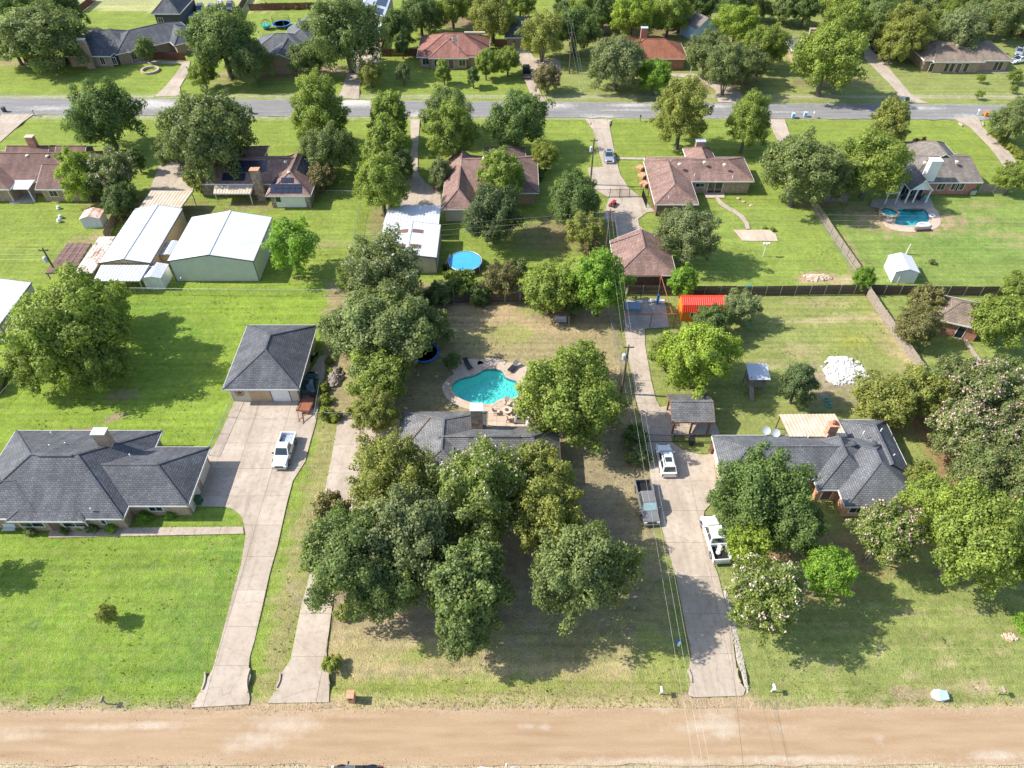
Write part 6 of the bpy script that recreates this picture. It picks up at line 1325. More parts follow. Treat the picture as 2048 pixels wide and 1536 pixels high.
chain_fence('chain link fence along the garage driveway', [(420,912),(440,868),(470,803)])
chain_fence('chain link fence between pool yard and back driveway', [(1215,630),(1235,720),(1252,810),(1266,880)])
chain_fence('chain link fence beside the solar house lawn', [(722,418),(712,470),(700,520)])
chain_fence('short chain link cross fence by the barn plants', [(712,482),(750,482)])
chain_fence('chain link run from solar house to driveway row', [(628,392),(715,394)])
chain_fence('chain link fence alongside the long weathered fence', [(1610,404),(1652,470),(1706,552)])
chain_fence('chain link yard fence by the metal building', [(-5,815),(32,775),(40,760)])
chain_fence('chain link fence under the vine clumps', [(657,712),(640,790),(632,838),(705,838)])
chain_fence('wire pasture fence beyond the far lawns', [(-150,12),(60,9),(250,9),(470,10)], 1.1, 5, 'pasture_fence')
def iron_fence(label, px, h=1.5, name='iron_fence'):
    pts = along([G(*p)[:2] for p in px], 2.4); o = (pts[0][0], pts[0][1], 0); t = thing(name, label, 'fence', o)
    for p in pts: MB().bar((p[0],p[1],0),(p[0],p[1],h+.1),.09).build('post', m_black, t, o)
    for a, b in zip(pts, pts[1:]):
        mb = MB(); n = 18
        for k in range(1, n): x, y = a[0]+(b[0]-a[0])*k/n, a[1]+(b[1]-a[1])*k/n; mb.box(x-.012,y-.012,.12,x+.012,y+.012,h)
        q = mb.build('bars', m_black, t, o, uv=False); q['kind'] = 'stuff'
        for zz in (.15, h-.08): MB().bar((a[0],a[1],zz),(b[0],b[1],zz),.04).build('rail', m_black, t, o)
    return t
iron_fence('black iron fence and gate before the pavilion', [(1294,884),(1346,885),(1424,885)])
iron_fence('black iron gate across the side pad driveway', [(1186,395),(1219,395),(1258,394),(1296,394)], 1.7, 'iron_gate')
iron_fence('black iron side fence beside the brown house wing', [(1284,394),(1292,416)], 1.7)
iron_fence('low black gate beside the mailbox driveway', [(678,838),(706,838)], 1.2, 'iron_gate')
# ------------------------------------------------------------------ utility poles and wires
def upole(label, x, y, h, arm=True, trans=True, r=.15, mat=None, name='utility_pole'):
    t = thing(name, label, 'utility pole', (x,y,0)); o = (x,y,0); MB().tube([(x,y,-.3),(x,y,h*.5),(x,y,h)], [r*1.15,r,r*.75], 10).build('pole', mat or m_pole, t, o)
    if arm: MB().bar((x-.7,y,h-.35),(x+.7,y,h-.35),.11,.13).build('crossarm', m_pole, t, o)
    if arm:
        for dx in (-.6,0,.6): MB().lathe((x+dx,y,h-.28 if dx else h), [(.05,0),(.07,.08),(.03,.16)], 8).build('insulator', m_rustpipe, t, o)
    if trans: MB().lathe((x-.42,y-.1,h-2.4), [(.2,0),(.27,.05),(.27,.85),(.2,.95),(.05,1.0)], 14).build('transformer', m_metal_g, t, o)
    return t
p1_ = (14.75, 65.7, 9.0); p2_ = (15.4, 96.6, 9.2); p3_ = (14.7, 119.6, 9.2)
upole('wooden utility pole with transformer beside the back driveway', *p1_); upole('wooden utility pole behind the square brown garage', *p2_, trans=False); upole('utility pole with pale transformer on the side parking pad', *p3_)
c = G(96,520,4); pl = (G(85,497,8.5)[0], G(85,497,8.5)[1], 8.5); upole('wooden utility pole rising over the brown carport', *pl); c = G(207,360,8.5); upole('wooden utility pole beside the dark hedge tree', c[0], c[1], 8.5, trans=False)
c = G(1379,158); upole('slim white pole before the tan-bloomed myrtle', c[0], c[1], 6.5, False, False, .07, m_metal_w, 'lamp_pole'); c = G(1812,508); upole('short white post in the pool lawn', c[0], c[1], 2.0, False, False, .09, m_white, 'post')
p0_ = (15.0, 12.0, 9.2); p4_ = (13.6, 170.0, 9.5); p5_ = (13.0, 232.0, 9.5)
upole('utility pole beyond the street opposite the houses', *p0_, trans=False); upole('utility pole beside the dark oak by the power lines', *p4_, trans=False)
c5 = p5_
m_wire = M_plain('bright aluminium wire', (.4,.39,.36), .5, .2, .05, 2); m_wired = M_plain('dark cable', (.05,.05,.05), .7)
def wire(label, a, b, sag, mat=None, r=.009, group=None):
    a, b = Vector(a), Vector(b); pts = [a.lerp(b, i/14)-Vector((0,0,sag*4*(i/14)*(1-i/14))) for i in range(15)]
    o = tuple(a); w = MB().tube(pts, r, 4).build('power_line', mat or m_wire, None, o, uv=False); tag(w, label, 'wire', group); return w
sp = (p0_, p1_, p2_, p3_, p4_, p5_)
for i, (a, b) in enumerate(zip(sp, sp[1:])):
    lb = ('between street pole and driveway transformer pole','between driveway transformer pole and brown garage pole','between brown garage pole and parking pad pole','over the back street from the parking pad pole','beyond the pole at the dark oak')[i]
    for dx in (-.6,0,.6): wire('pale power line '+lb, (a[0]+dx,a[1],a[2]-.2+(.3 if dx == 0 else 0)), (b[0]+dx,b[1],b[2]-.2+(.3 if dx == 0 else 0)), .35, group='power lines '+lb)
for dz in (0,-1.0,-1.9):
    wire(('highest','middle','lowest')[int(-dz+.3)]+' thin pale line crossing the rear lots left of the brown garage', (pl[0],pl[1],pl[2]+dz), (p2_[0],p2_[1],p2_[2]+dz-.3), .5, r=.009, group='cross lines left of the brown garage'); wire(('highest','middle','lowest')[int(-dz+.3)]+' thin pale line crossing the rear lots right of the brown garage', (p2_[0],p2_[1],p2_[2]+dz-.3), (150,p2_[1]-2,9+dz), .5, r=.009, group='cross lines right of the brown garage')
    wire(('highest','middle','lowest')[int(-dz+.3)]+' thin pale line leaving the carport utility pole', (pl[0],pl[1],pl[2]+dz), (-150,pl[1]+1,8.5+dz), .5, r=.009, group='cross lines beyond the carport pole')
wire('dark service cable over the street beside the driveway', (p0_[0]+2.5, 5.0, 6.5), G(1425,880,2.9), .6, m_wired, .012); wire('dark drop wire from transformer pole to the slate roof', (p1_[0],p1_[1],7.6), G(1483,867,2.9), .3, m_wired, .01)
wire('dark drop cable across the back street', (p4_[0]+.5,p4_[1],8.2), (17.2,118,5.0), .8, m_wired, .012)
# ------------------------------------------------------------------ street furniture
def mailbox(label, px, py, kind='post', col=None, yaw=0):
    c = G(px, py); z = float(zg(c[0], c[1])); t = thing('mailbox', label, 'mailbox', (c[0],c[1],z), yaw); o = (0,0,0)
    if kind == 'brick':
        MB().box(-.3,-.35,0,.3,.35,1.25).build('pillar', m_bricko, t, o); MB().box(-.35,-.4,1.25,.35,.4,1.36).build('cap', m_bricko, t, o); MB().box(-.15,-.38,.85,.15,-.35,1.1).build('letter_door', m_black, t, o)
    else:
        MB().bar((0,0,-.1),(0,0,1.05),.1).build('post', col or m_wood, t, o); mb = MB(); n = 8
        prof = [(-.12,0),(.12,0)]+[(.12*math.cos(a), .16+.12*math.sin(a)) for a in np.linspace(0,math.pi,7)]
        k = len(prof); mb.add([(a,-.3,1.06+b) for a,b in prof]+[(a,.26,1.06+b) for a,b in prof], [tuple(range(k)), tuple(range(2*k-1,k-1,-1))]+[(i,k+i,k+(i+1) % k,(i+1) % k) for i in range(k)]); mb.build('box', col or m_metal_g, t, o)
        MB().box(.125,-.1,1.2,.14,-.04,1.4).build('flag', m_taill, t, o)
    return t
mailbox('orange brick mailbox pillar beside the pale driveway', 705, 1399, 'brick'); mailbox('grey mailbox on a post by the lush front lawn', 214, 1408, col=m_wood); mailbox('white twin mailbox post left of the long driveway', 1320, 1388, col=m_metal_w); mailbox('white mailbox right of the long driveway', 1543, 1383, col=m_white); mailbox('tan wooden mailbox near the blue rubbish bag', 1996, 1388, col=m_wood)
mailbox('mailbox at the corner bin driveway', 70, 232); mailbox('mailbox by the live oak driveway', 486, 234, col=m_wood); mailbox('dark mailbox beside the silver sedan drive', 1280, 242, col=m_black); mailbox('pale mailbox beside the blue trash bins', 1626, 236, col=m_metal_w); mailbox('white mailbox at the shrub lined drive', 1983, 238, col=m_white); mailbox('tilted pale mailbox in front of the shrub lined drive', 1954, 231, col=m_white)
def bin_(label, px, py, mat, group=None, yaw=0, z=None):
    c = G(px, py); z = float(zg(c[0], c[1])) if z is None else z; t = thing('trash_bin', label, 'bin', (c[0],c[1],z), yaw, group); o = (0,0,0)
    b = [(-.25,-.3,.0),(.25,-.3,.0),(.25,.28,0),(-.25,.28,0),(-.31,-.36,1.0),(.31,-.36,1.0),(.31,.36,1.0),(-.31,.36,1.0)]
    MB().add(b, [(3,2,1,0),(4,5,6,7),(0,1,5,4),(1,2,6,5),(2,3,7,6),(3,0,4,7)]).build('body', mat, t, o); MB().slabq([(-.34,-.4,1.06),(.34,-.4,1.06),(.34,.4,1.12),(-.34,.4,1.12)], .05).build('lid', mat, t, o)
    for s in (-1,1): MB().tube([(s*.2,.3,.12),(s*.3,.3,.12)], .12, 10).build('wheel', m_rubber, t, o)
bin_('dark green bin by the lowest roof corner of the brick house', 387, 1008, m_green, z=.07); bin_('dark green bin beside another at the brick house corner', 400, 1006, m_green, z=.07); bin_('dark green bin against the brick house garage wall', 413, 934, m_green, z=.07)
bin_('green bin at the foot of the straight driveway', 1812, 205, m_green); bin_('pale blue bin nearest the short driveway', 1585, 236, m_bluew); bin_('pale blue bin beside the pale mailbox', 1609, 234, m_bluew); bin_('dark bin at the corner driveway', 10, 224, m_dgrey); bin_('dark bin by the live oak street edge', 503, 228, m_green); bin_('dark bin beside the dense dark oak', 266, 228, m_dgrey)
bin_('black planter bin at the iron fence', 1382, 888, m_black, z=.05); bin_('orange bin at the shrub lined drive', 1970, 233, m_orange); bin_('dark barrel beside the slate house garage', 1424, 905, m_woodr, z=.07)
# culvert headwalls
def headwall(px0, py0, px1, py1, bow, lb):
    a, b = G(px0, py0), G(px1, py1); a, b = Vector((a[0],a[1],0)), Vector((b[0],b[1],0)); d = b-a; n = Vector((-d.y,d.x,0)).normalized(); mb = MB()
    pts = [a+d*i/8+n*bow*math.sin(i/8*math.pi) for i in range(9)]
    for p, q in zip(pts, pts[1:]): mb.bar((p.x,p.y,-.18),(q.x,q.y,-.18),.16,.78)
    w = mb.build('culvert_headwall', m_conc, None, (a.x,a.y,0)); tag(w, 'curved concrete culvert headwall '+lb, 'headwall', 'driveway culvert headwalls')
for a in ((410,1345,404,1380,.15,'edging the lush front lawn'),(500,1338,496,1385,-.2,'on the strip side of the star garage driveway'),(561,1348,553,1376,.12,'on the strip side of the brick mailbox driveway'),(658,1342,659,1370,-.1,'beside the yellow-green culvert clump'),(1376,1340,1382,1366,.12,'beside the white twin mailbox'),(1474,1338,1480,1366,-.15,'at the gravel edged side of the long driveway'),(1178,243,1180,250,.2,'under the lines at the silver sedan driveway'),(1221,243,1219,251,-.2,'beside the dark mailbox at the back street'),(1917,246,1924,252,.2,'on the open lawn side of the shrub lined drive'),(1966,243,1968,250,-.2,'on the shrub side of the shrub lined drive')): headwall(*a)
# ------------------------------------------------------------------ yard things
def tramp(label, px, py, r, z, net=False, rim=None):
    c = G(px, py, z); o = (c[0],c[1],0); t = thing('trampoline', label, 'trampoline', o)
    MB().lathe(o, [(.02,z-.02),(r-.3,z-.02),(r-.3,z-.04),(.02,z-.04)], 28).build('mat', m_black, t, o); MB().lathe(o, [(r-.3,z),(r,z),(r,z+.04),(r-.3,z+.04),(r-.3,z)], 28).build('rim_pad', rim or m_blue, t, o)
    for k in range(6): a = k*math.pi/3; MB().tube([(c[0]+r*.95*math.cos(a), c[1]+r*.95*math.sin(a), 0), (c[0]+r*.95*math.cos(a), c[1]+r*.95*math.sin(a), z+(1.9 if net else 0))], .04, 6).build('leg', m_galv, t, o)
    if net:
        mb = MB()
        for k in range(48):
            a = k*math.pi/24; mb.bar((c[0]+r*.95*math.cos(a), c[1]+r*.95*math.sin(a), z), (c[0]+r*.95*math.cos(a), c[1]+r*.95*math.sin(a), z+1.85), .02)
        q = mb.build('safety_net', m_black, t, o, uv=False)
tramp('round trampoline with blue rim half under the trees', 848, 704, 2.15, .75); tramp('netted trampoline on the far fenced lawn', 563, 47, 2.4, .8, True)
c = G(534,58); o = (c[0],c[1],0); t = thing('dome_swing', 'teal dome-shaped swing beside the netted trampoline', 'swing', o); MB().lathe((c[0],c[1],.4), [(.1,0),(1.1,.2),(1.3,.7)], 16).build('basket', m_teal, t, o)
mb = MB()
for k in range(8): a = k*math.pi/4; mb.tube([(c[0]+1.3*math.cos(a)*math.cos(q), c[1]+1.3*math.sin(a)*math.cos(q), 1.1+1.3*math.sin(q)) for q in np.linspace(0,1.57,6)], .04, 5)
mb.build('hoops', m_black, t, o); MB().lathe((c[0],c[1],0), [(.9,0),(.9,.06),(.1,.08),(.08,.42)], 12).build('stand', m_black, t, o)
def lounger(label, px, py, yaw):
    c = G(px, py); t = thing('sun_lounger', label, 'lounger', (c[0],c[1],.06), yaw); o = (0,0,0)
    MB().box(-.9,-.34,.3,.35,.34,.4).build('seat', m_black, t, o); MB().slabq([(.3,-.34,.4),(1.0,-.34,.85),(1.0,.34,.85),(.3,.34,.4)], .1).build('backrest', m_black, t, o)
    for x in (-.8,.3):
        for y in (-.3,.3): MB().bar((x,y,0),(x,y,.32),.05).build('leg', m_black, t, o)
lounger('black sun lounger on the left lobe of the pool deck', 936, 733, R_(118)); lounger('black sun lounger on the right lobe of the pool deck', 1026, 738, R_(55))
def patio_chair(px, py, yaw, label, mat):
    c = G(px, py); t = thing('patio_chair', label, 'chair', (c[0],c[1],.105), yaw, 'chairs around the fire table'); o = (0,0,0)
    MB().slabq([(-.3,-.32,.34),(.35,-.32,.42),(.35,.32,.42),(-.3,.32,.34)], .06).build('seat', mat, t, o); MB().slabq([(-.3,-.3,.36),(-.62,-.3,1.0),(-.62,.3,1.0),(-.3,.3,.36)], .06).build('backrest', mat, t, o)
    for y in (-.38,.38): MB().box(-.4,y-.06,.58,.4,y+.06,.63).build('arm', mat, t, o); MB().bar((.34,y,0),(.34,y,.58),.06).build('leg', mat, t, o); MB().bar((-.4,y,0),(-.4,y,.58),.06).build('leg', mat, t, o)
m_adir = M_rust('sunbleached wood', (.45,.33,.25), (.62,.5,.4), .3, .7, 3, .8, 0)
c0 = G(1014,826); o = (c0[0],c0[1],.1); t = thing('fire_table', 'round pale fire table on the tan patio', 'table', o); MB().lathe((c0[0],c0[1],.1), [(.35,0),(.4,.4),(.62,.46),(.65,.56),(.3,.57),(.28,.52),(.02,.52)], 24).build('top', m_metal_t, t, o); MB().lathe((c0[0],c0[1],.63), [(.27,0),(.2,.04),(.02,.05)], 14).build('burner', m_dgrey, t, o)
for a, lb in ((90,'wooden patio chair facing the fire table from the pool'),(185,'wooden patio chair facing the fire table from the chimney'),(-80,'wooden patio chair facing the fire table from the house'),(5,'wooden patio chair facing the fire table from the elm')):
    x, y = c0[0]+1.35*math.cos(R_(a)), c0[1]+1.35*math.sin(R_(a)); t = None
    px_ = 1024+x/(H*1.0)*0; 
    tt = thing('patio_chair', lb, 'chair', (x,y,.105), R_(a+180), 'chairs around the fire table'); oo = (0,0,0)
    MB().slabq([(-.3,-.32,.34),(.35,-.32,.42),(.35,.32,.42),(-.3,.32,.34)], .06).build('seat', m_adir, tt, oo); MB().slabq([(-.3,-.3,.36),(-.62,-.3,1.0),(-.62,.3,1.0),(-.3,.3,.36)], .06).build('backrest', m_adir, tt, oo)
    for yy in (-.38,.38): MB().box(-.4,yy-.06,.58,.4,yy+.06,.63).build('arm', m_adir, tt, oo); MB().bar((.34,yy,0),(.34,yy,.58),.06).build('leg', m_adir, tt, oo); MB().bar((-.4,yy,0),(-.4,yy,.58),.06).build('leg', m_adir, tt, oo)
c = G(1040,845); t = thing('grill', 'stainless grill cart against the house patio wall', 'grill', (c[0],c[1],.1)); o = (0,0,0); MB().box(-.6,-.3,.15,.6,.3,.85).build('cabinet', m_galv, t, o); MB().box(-.45,-.28,.85,.45,.28,1.15).build('hood', m_dgrey, t, o)
for sx in (-.5,.5): MB().tube([(sx,-.3,.08),(sx,-.2,.08)], .09, 10).build('wheel', m_rubber, t, o)
c = G(1056,850); k = MB().lathe((0,0,0), [(.2,0),(.32,.15),(.3,.5),(.12,.7)], 12).build('urn', m_white, None, (0,0,0)); k.location = (c[0],c[1],.1); tag(k, 'white urn at the patio corner under the elm', 'urn')
# old bench frame, play fort, pipe frame
c = G(1122,646); t = thing('wooden_swing_frame', 'old wooden arbor swing below the rear elm', 'swing', (c[0],c[1],0)); o = (0,0,0)
for x in (-1.1,1.1):
    for y in (-.7,.7): MB().bar((x,y,0),(x,y,2.0),.12).build('post', m_wood, t, o)
for i in range(7): MB().box(-1.25,-.85+i*.27,2.0,1.25,-.75+i*.27,2.06).build('roof_slat', m_woodd, t, o)
MB().box(-.8,-.35,.5,.8,.2,.56).build('seat', m_metal_g, t, o); MB().slabq([(-.8,.15,.55),(.8,.15,.55),(.8,.35,1.05),(-.8,.35,1.05)], .05).build('backrest', m_metal_g, t, o)
mb = MB()
for x in (-.75,.75): mb.tube([(x,-.05,.56),(x,-.05,2.0)], .02, 5)
mb.build('chains', m_galv, t, o)
c = G(1505,775); t = thing('play_fort', 'wooden play fort with pale grey roof under the light green tree', 'play fort', (c[0],c[1],0)); o = (0,0,0)
for x in (-1.1,1.1):
    for y in (-1,1): MB().bar((x,y,0),(x,y,3.0),.14).build('post', m_wood, t, o)
MB().box(-1.2,-1.1,1.3,1.2,1.1,1.4).build('floor', m_wood, t, o); MB().slabq([(-1.4,-1.3,2.85),(1.4,-1.3,2.85),(1.4,1.3,3.35),(-1.4,1.3,3.35)], .07).build('roof', m_metal_g, t, o)
for a, b in (((-1.1,-1),(1.1,-1)),((1.1,-1),(1.1,1)),((-1.1,-1),(-1.1,1))):
    mb = MB()
    for k in range(9): x, y = a[0]+(b[0]-a[0])*k/8, a[1]+(b[1]-a[1])*k/8; mb.box(x-.05,y-.03,1.4,x+.05,y+.03,2.1)
    mb.build('railing', m_wood, t, o)
MB().slabq([(-1.0,-1.0,1.35),(-.4,-1.0,1.35),(-.4,-2.6,.1),(-1.0,-2.6,.1)], .06).build('ramp', m_wood, t, o)
a0 = G(1248,655); a1 = G(1346,655); x0, x1, y0 = a0[0], a1[0], a0[1]; y1 = y0+8.5; t = thing('pipe_frame', 'rusty steel pipe frame standing over the sandy pad', 'frame', (x0,y0,0)); o = (x0,y0,0)
for x in (x0,x0+3.8,x1): MB().tube([(x,y0,0),(x,y0,2.6)], .07, 7).build('post', m_rustpipe, t, o)
MB().tube([(x0-.1,y0,2.6),(x1+.1,y0,2.6)], .08, 7).build('beam', m_rustpipe, t, o); MB().tube([(x0,y1,3.1),(x1-1,y1,3.1)], .07, 7).build('beam', m_rustpipe, t, o)
for x in (x0,x1-1):
    for d in (-.9,.9): MB().tube([(x,y1+d,0),(x,y1,3.1)], .06, 7).build('leg', m_rustpipe, t, o)
MB().tube([(x0,y0,2.6),(x0,y1,3.1)], .06, 7).build('side_beam', m_rustpipe, t, o); MB().tube([(x1-.5,y0,2.6),(x1-1,y1,3.1)], .06, 7).build('side_beam', m_rustpipe, t, o)
c = G(1264,617); k = MB().box(-1.1,-.8,0,1.1,.8,.5).box(-1.15,-.85,.5,1.15,.85,.56).build('crate', M_plain('faded blue plastic', (.2,.28,.36), .6), None, (0,0,0)); k.location = (c[0],c[1],.08); tag(k, 'faded blue crate on the sandy pad', 'crate')
for px, py, lb in ((1279,606,'white bag beside the faded blue crate'),(1302,604,'small white bag at the middle of the sandy pad'),(1325,606,'white bag at the sandy pad corner')):
    c = G(px, py); k = MB().lathe((0,0,0), [(.02,0),(.4,.05),(.45,.25),(.25,.42),(.03,.46)], 9, 1.2, .8).build('bag', m_white, None, (0,0,0)); k.location = (c[0],c[1],.08); tag(k, lb, 'bag')
c = G(1314,608); k = MB().bar((0,0,0),(0,0,1.7),.3,.4).build('blue_boat_slide', m_blue, None, (0,0,0)); k.name = 'blue_post'; k.location = (c[0],c[1],.07); tag(k, 'upright blue plastic barrel slide on the sandy pad', 'slide')
# rock piles
m_gravel = M_rust('pale gravel', (.33,.28,.22), (.46,.41,.35), .3, .6, 3, .9, 0)
def rocks(name, label, px, py, rx, ry, h, n, mat, seed, s0, s1):
    c = G(px, py); t = thing(name, label, 'rocks', (c[0],c[1],0)); o = (0,0,0); rs = random.Random(seed)
    m = MB(); nn = 26; k = 7; vv = []; 
    for j in range(k):
        f = j/(k-1)
        for i in range(nn):
            a = 2*math.pi*i/nn; w = 1+.13*math.sin(3*a+seed)+.1*math.sin(7*a); vv.append((rx*w*(1-f)*math.cos(a)+rs.uniform(-.12,.12), ry*w*(1-f)*math.sin(a)+rs.uniform(-.12,.12), h*(1-(1-f)**1.7)*rs.uniform(.8,1.15)-.05*(j == 0)))
    ff = [(j*nn+i, j*nn+(i+1) % nn, (j+1)*nn+(i+1) % nn, (j+1)*nn+i) for j in range(k-1) for i in range(nn)]; m.add(vv, ff).build('mound', mat, t, o)
    shapes = []
    for q in range(5):
        mm = MB(); b = [(1+rs.uniform(-.3,.3)) for _ in range(12)]
        mm.lathe((0,0,0), [(.25*b[0],-.4),(.6*b[1],-.1),(.55*b[2],.25),(.2*b[3],.45)], 6, b[4], b[5]); ob = mm.build('rock', mat, None, (0,0,0), uv=False); shapes.append(ob.data); bpy.data.objects.remove(ob)
    for i in range(n):
        a, f = rs.uniform(0,6.283), rs.random()**.6; ob = bpy.data.objects.new('rock', shapes[i % 5]); COL.objects.link(ob); ob.parent = t; s = rs.uniform(s0,s1)
        ob.location = (rx*f*math.cos(a), ry*f*math.sin(a), h*(1-f**1.7)*.85+.05); ob.scale = (s,s,s*.8); ob.rotation_euler = (rs.uniform(-.4,.4),rs.uniform(-.4,.4),rs.uniform(0,6.28))
rocks('rock_pile', 'big heap of white rock on the patchy back lawn', 1690, 742, 3.1, 2.9, .55, 240, m_rockw, 3, .1, .5); rocks('rock_pile', 'small white rock spill beside the big heap', 1674, 767, .6, .4, .3, 14, m_rockw, 5, .15, .3)
rocks('burn_pile', 'low burn pile of pale stones near the fence corner', 1634, 556, 2.3, 1.0, .35, 70, m_rockt, 8, .2, .45)
rocks('brush_pile', 'pile of dry brush beside the fence vines', 669, 756, 1.1, 2.2, .9, 60, m_wood, 9, .2, .5)
rocks('gravel_edge', 'pale gravel strip edging the long driveway', 1470, 1270, .35, 6.0, .02, 140, m_gravel, 12, .06, .13)
rocks('tree_ring', 'terracotta stone ring around a shrub on the front lawn', 2018, 1274, .7, .5, .15, 26, m_bricko, 14, .2, .32)
for i, (px, py) in enumerate(((1477,398),(1487,404),(1503,412))): rocks('stump', ('pale stump closest to the small concrete patio','pale stump between two others on the lamp lawn','pale stump farthest out on the lamp lawn')[i], px, py, .3, .25, .2, 6, m_rockt, 20+i, .2, .35)
c = G(301,142); t = thing('stone_ring', 'circular stone ring round the small lawn tree', 'stone ring', (c[0],c[1],0)); o = (0,0,0)
for k in range(20): a = k*math.pi/10; MB().obox((1.9*math.cos(a),1.9*math.sin(a),.2),.4,.58,.5,a).build('stone', m_rockt, t, o)
# lamps, flags, pool extras, small things
c = G(1526,512); t = thing('lamp_post', 'white lamp post with three globes on the lawn', 'lamp', (c[0],c[1],0)); o = (0,0,0); MB().tube([(0,0,-.1),(0,0,2.2)], .06, 8).build('post', m_white, t, o)
for x, y in ((-.4,0),(.4,0),(0,-.1)): MB().bar((0,0,2.15),(x,y,2.25),.05).build('arm', m_white, t, o); MB().lathe((x,y,2.25), [(.08,0),(.2,.12),(.22,.24),(.14,.4),(.03,.44)], 12).build('globe', m_lamp, t, o)
c = G(918,135); t = thing('flagpole', 'white flagpole with a flag before the red-brown house', 'flagpole', (c[0],c[1],0)); o = (0,0,0); MB().tube([(0,0,-.1),(0,0,7.5)], [.06,.04], 8).build('pole', m_white, t, o)
fl = MB(); 
for k in range(7):
    zt = 7.3-.17*k; fl.add([(-.04-.22*q, .1*math.sin(q*1.1), zt-.03*q) for q in range(7)]+[(-.04-.22*q, .1*math.sin(q*1.1), zt-.16-.03*q) for q in range(7)], [(q,q+1,8+q,7+q) for q in range(6)])
fl.build('flag', m_white, t, o)
mf = MB(); 
for k in range(0,7,2): zt = 7.29-.17*k; mf.add([(-.04-.22*q, .1*math.sin(q*1.1)-.012, zt-.03*q) for q in range(7)]+[(-.04-.22*q, .1*math.sin(q*1.1)-.012, zt-.1-.03*q) for q in range(7)], [(q,q+1,8+q,7+q) for q in range(6)])
mf.build('flag_stripes', m_taill, t, o)
c = G(874,396); t = thing('flagpole', 'small garden flag on a staff beside the brown house wall', 'flag', (c[0],c[1],0)); o = (0,0,0); MB().tube([(0,0,0),(0,0,2.4)], .03, 6).build('pole', m_white, t, o); MB().box(-.5,-.01,1.7,-.03,.01,2.35).build('flag', m_taill, t, o); MB().box(-.26,-.025,2.05,-.03,.025,2.34).build('flag_canton', m_blue, t, o)
c = G(1843,459); k = MB().box(-1.3,-.35,0,1.3,.35,.45).build('pool_box', m_woodd, None, (0,0,0)); k.location = (c[0],c[1]-.3,.05); k.rotation_euler = (0,0,.08); k.name = 'storage_bench'; tag(k, 'dark wooden storage bench at the pool edge', 'bench')
c = G(1848,454); t = thing('pool_float', 'white and blue inflatable on the pool deck', 'inflatable', (c[0],c[1]+.3,.06)); o = (0,0,0); tor = [(1.0*math.cos(a), .55*math.sin(a), .2) for a in np.linspace(0,6.2832,20)]; MB().tube(tor, .2, 8).build('ring', m_white, t, o, True); MB().box(-.7,-.3,.15,.7,.3,.22).build('net_seat', m_bluew, t, o)
c = G(1863,433); t = thing('pool_float', 'small white inflatable beside the pool', 'inflatable', (c[0],c[1],.06)); MB().tube([(.5*math.cos(a), .4*math.sin(a), .15) for a in np.linspace(0,6.2832,16)], .16, 8).build('ring', m_white, t, (0,0,0), True)
c = G(1942,388); t = thing('air_conditioner', 'square air conditioner unit beside the brick wall', 'air conditioner', (c[0],c[1],0)); o = (0,0,0); MB().box(-.5,-.5,0,.5,.5,.95).build('case', m_galv, t, o); MB().lathe((0,0,.95), [(.4,0),(.4,.04),(.08,.05)], 16).build('fan_grille', m_dgrey, t, o)
for px, lb in ((1808,'black grill on the porch patio'),(1832,'black cushioned bench on the porch patio')):
    c = G(px, 400); t = thing('grill' if px == 1808 else 'bench', lb, 'grill' if px == 1808 else 'bench', (c[0],c[1],.07)); o = (0,0,0); MB().box(-.6,-.3,.3,.6,.3,.7).build('body', m_black, t, o); MB().slabq([(-.6,.1,.7),(.6,.1,.7),(.6,.35,1.2),(-.6,.35,1.2)], .1).build('back', m_black, t, o)
    for x in (-.5,.5): MB().box(x-.05,-.25,0,x+.05,.25,.3).build('leg', m_black, t, o)
c = G(1850,403); t = thing('lawn_chair', 'teal lawn chair on the porch patio', 'chair', (c[0],c[1],.07)); o = (0,0,0); MB().box(-.3,-.3,.38,.3,.3,.44).build('seat', m_teal, t, o); MB().slabq([(-.3,.25,.42),(.3,.25,.42),(.3,.45,.95),(-.3,.45,.95)], .05).build('backrest', m_teal, t, o)
for x in (-.26,.26):
    for y in (-.26,.26): MB().bar((x,y,0),(x,y,.4),.05).build('leg', m_white, t, o)
c = G(1878,1392); t = thing('rubbish_bag', 'blue and white rubbish heap on the verge', 'rubbish', (c[0],c[1],float(zg(c[0],c[1])))); o = (0,0,0); MB().lathe((0,0,0), [(.02,0),(.75,.05),(.8,.3),(.5,.55),(.05,.6)], 9, 1.1, .75).build('bag', m_metal_w, t, o); MB().slabq([(-.3,-.6,.55),(.55,-.5,.6),(.6,.3,.62),(-.2,.3,.66)], .05).build('tarp', m_bluew, t, o)
c = G(976,1322); t = thing('yard_sign', 'small black yard sign on two stakes in the dry lawn', 'sign', (c[0],c[1],0)); o = (0,0,0); MB().box(-.35,-.015,.35,.35,.015,.85).build('panel', m_brownw, t, o)
for x in (-.3,.3): MB().bar((x,0,-.1),(x,0,.4),.03).build('stake', m_galv, t, o)
c = G(1357,1291); t = thing('meter_post', 'white utility marker with blue cap at the driveway edge', 'marker', (c[0],c[1],0)); o = (0,0,0); MB().lathe((0,0,0), [(.14,0),(.14,.7),(.1,.75)], 10).build('post', m_white, t, o); MB().lathe((-.05,.35,0), [(.16,0),(.16,.5),(.12,.55)], 10).build('cap', m_blue, t, o)
c = G(382,1023); t = thing('bird_bath', 'white bird bath beside the brick house wall', 'bird bath', (c[0],c[1],0)); MB().lathe((0,0,0), [(.2,0),(.1,.1),(.08,.6),(.3,.7),(.36,.8),(.3,.78),(.03,.72)], 14).build('basin', m_white, t, (0,0,0))
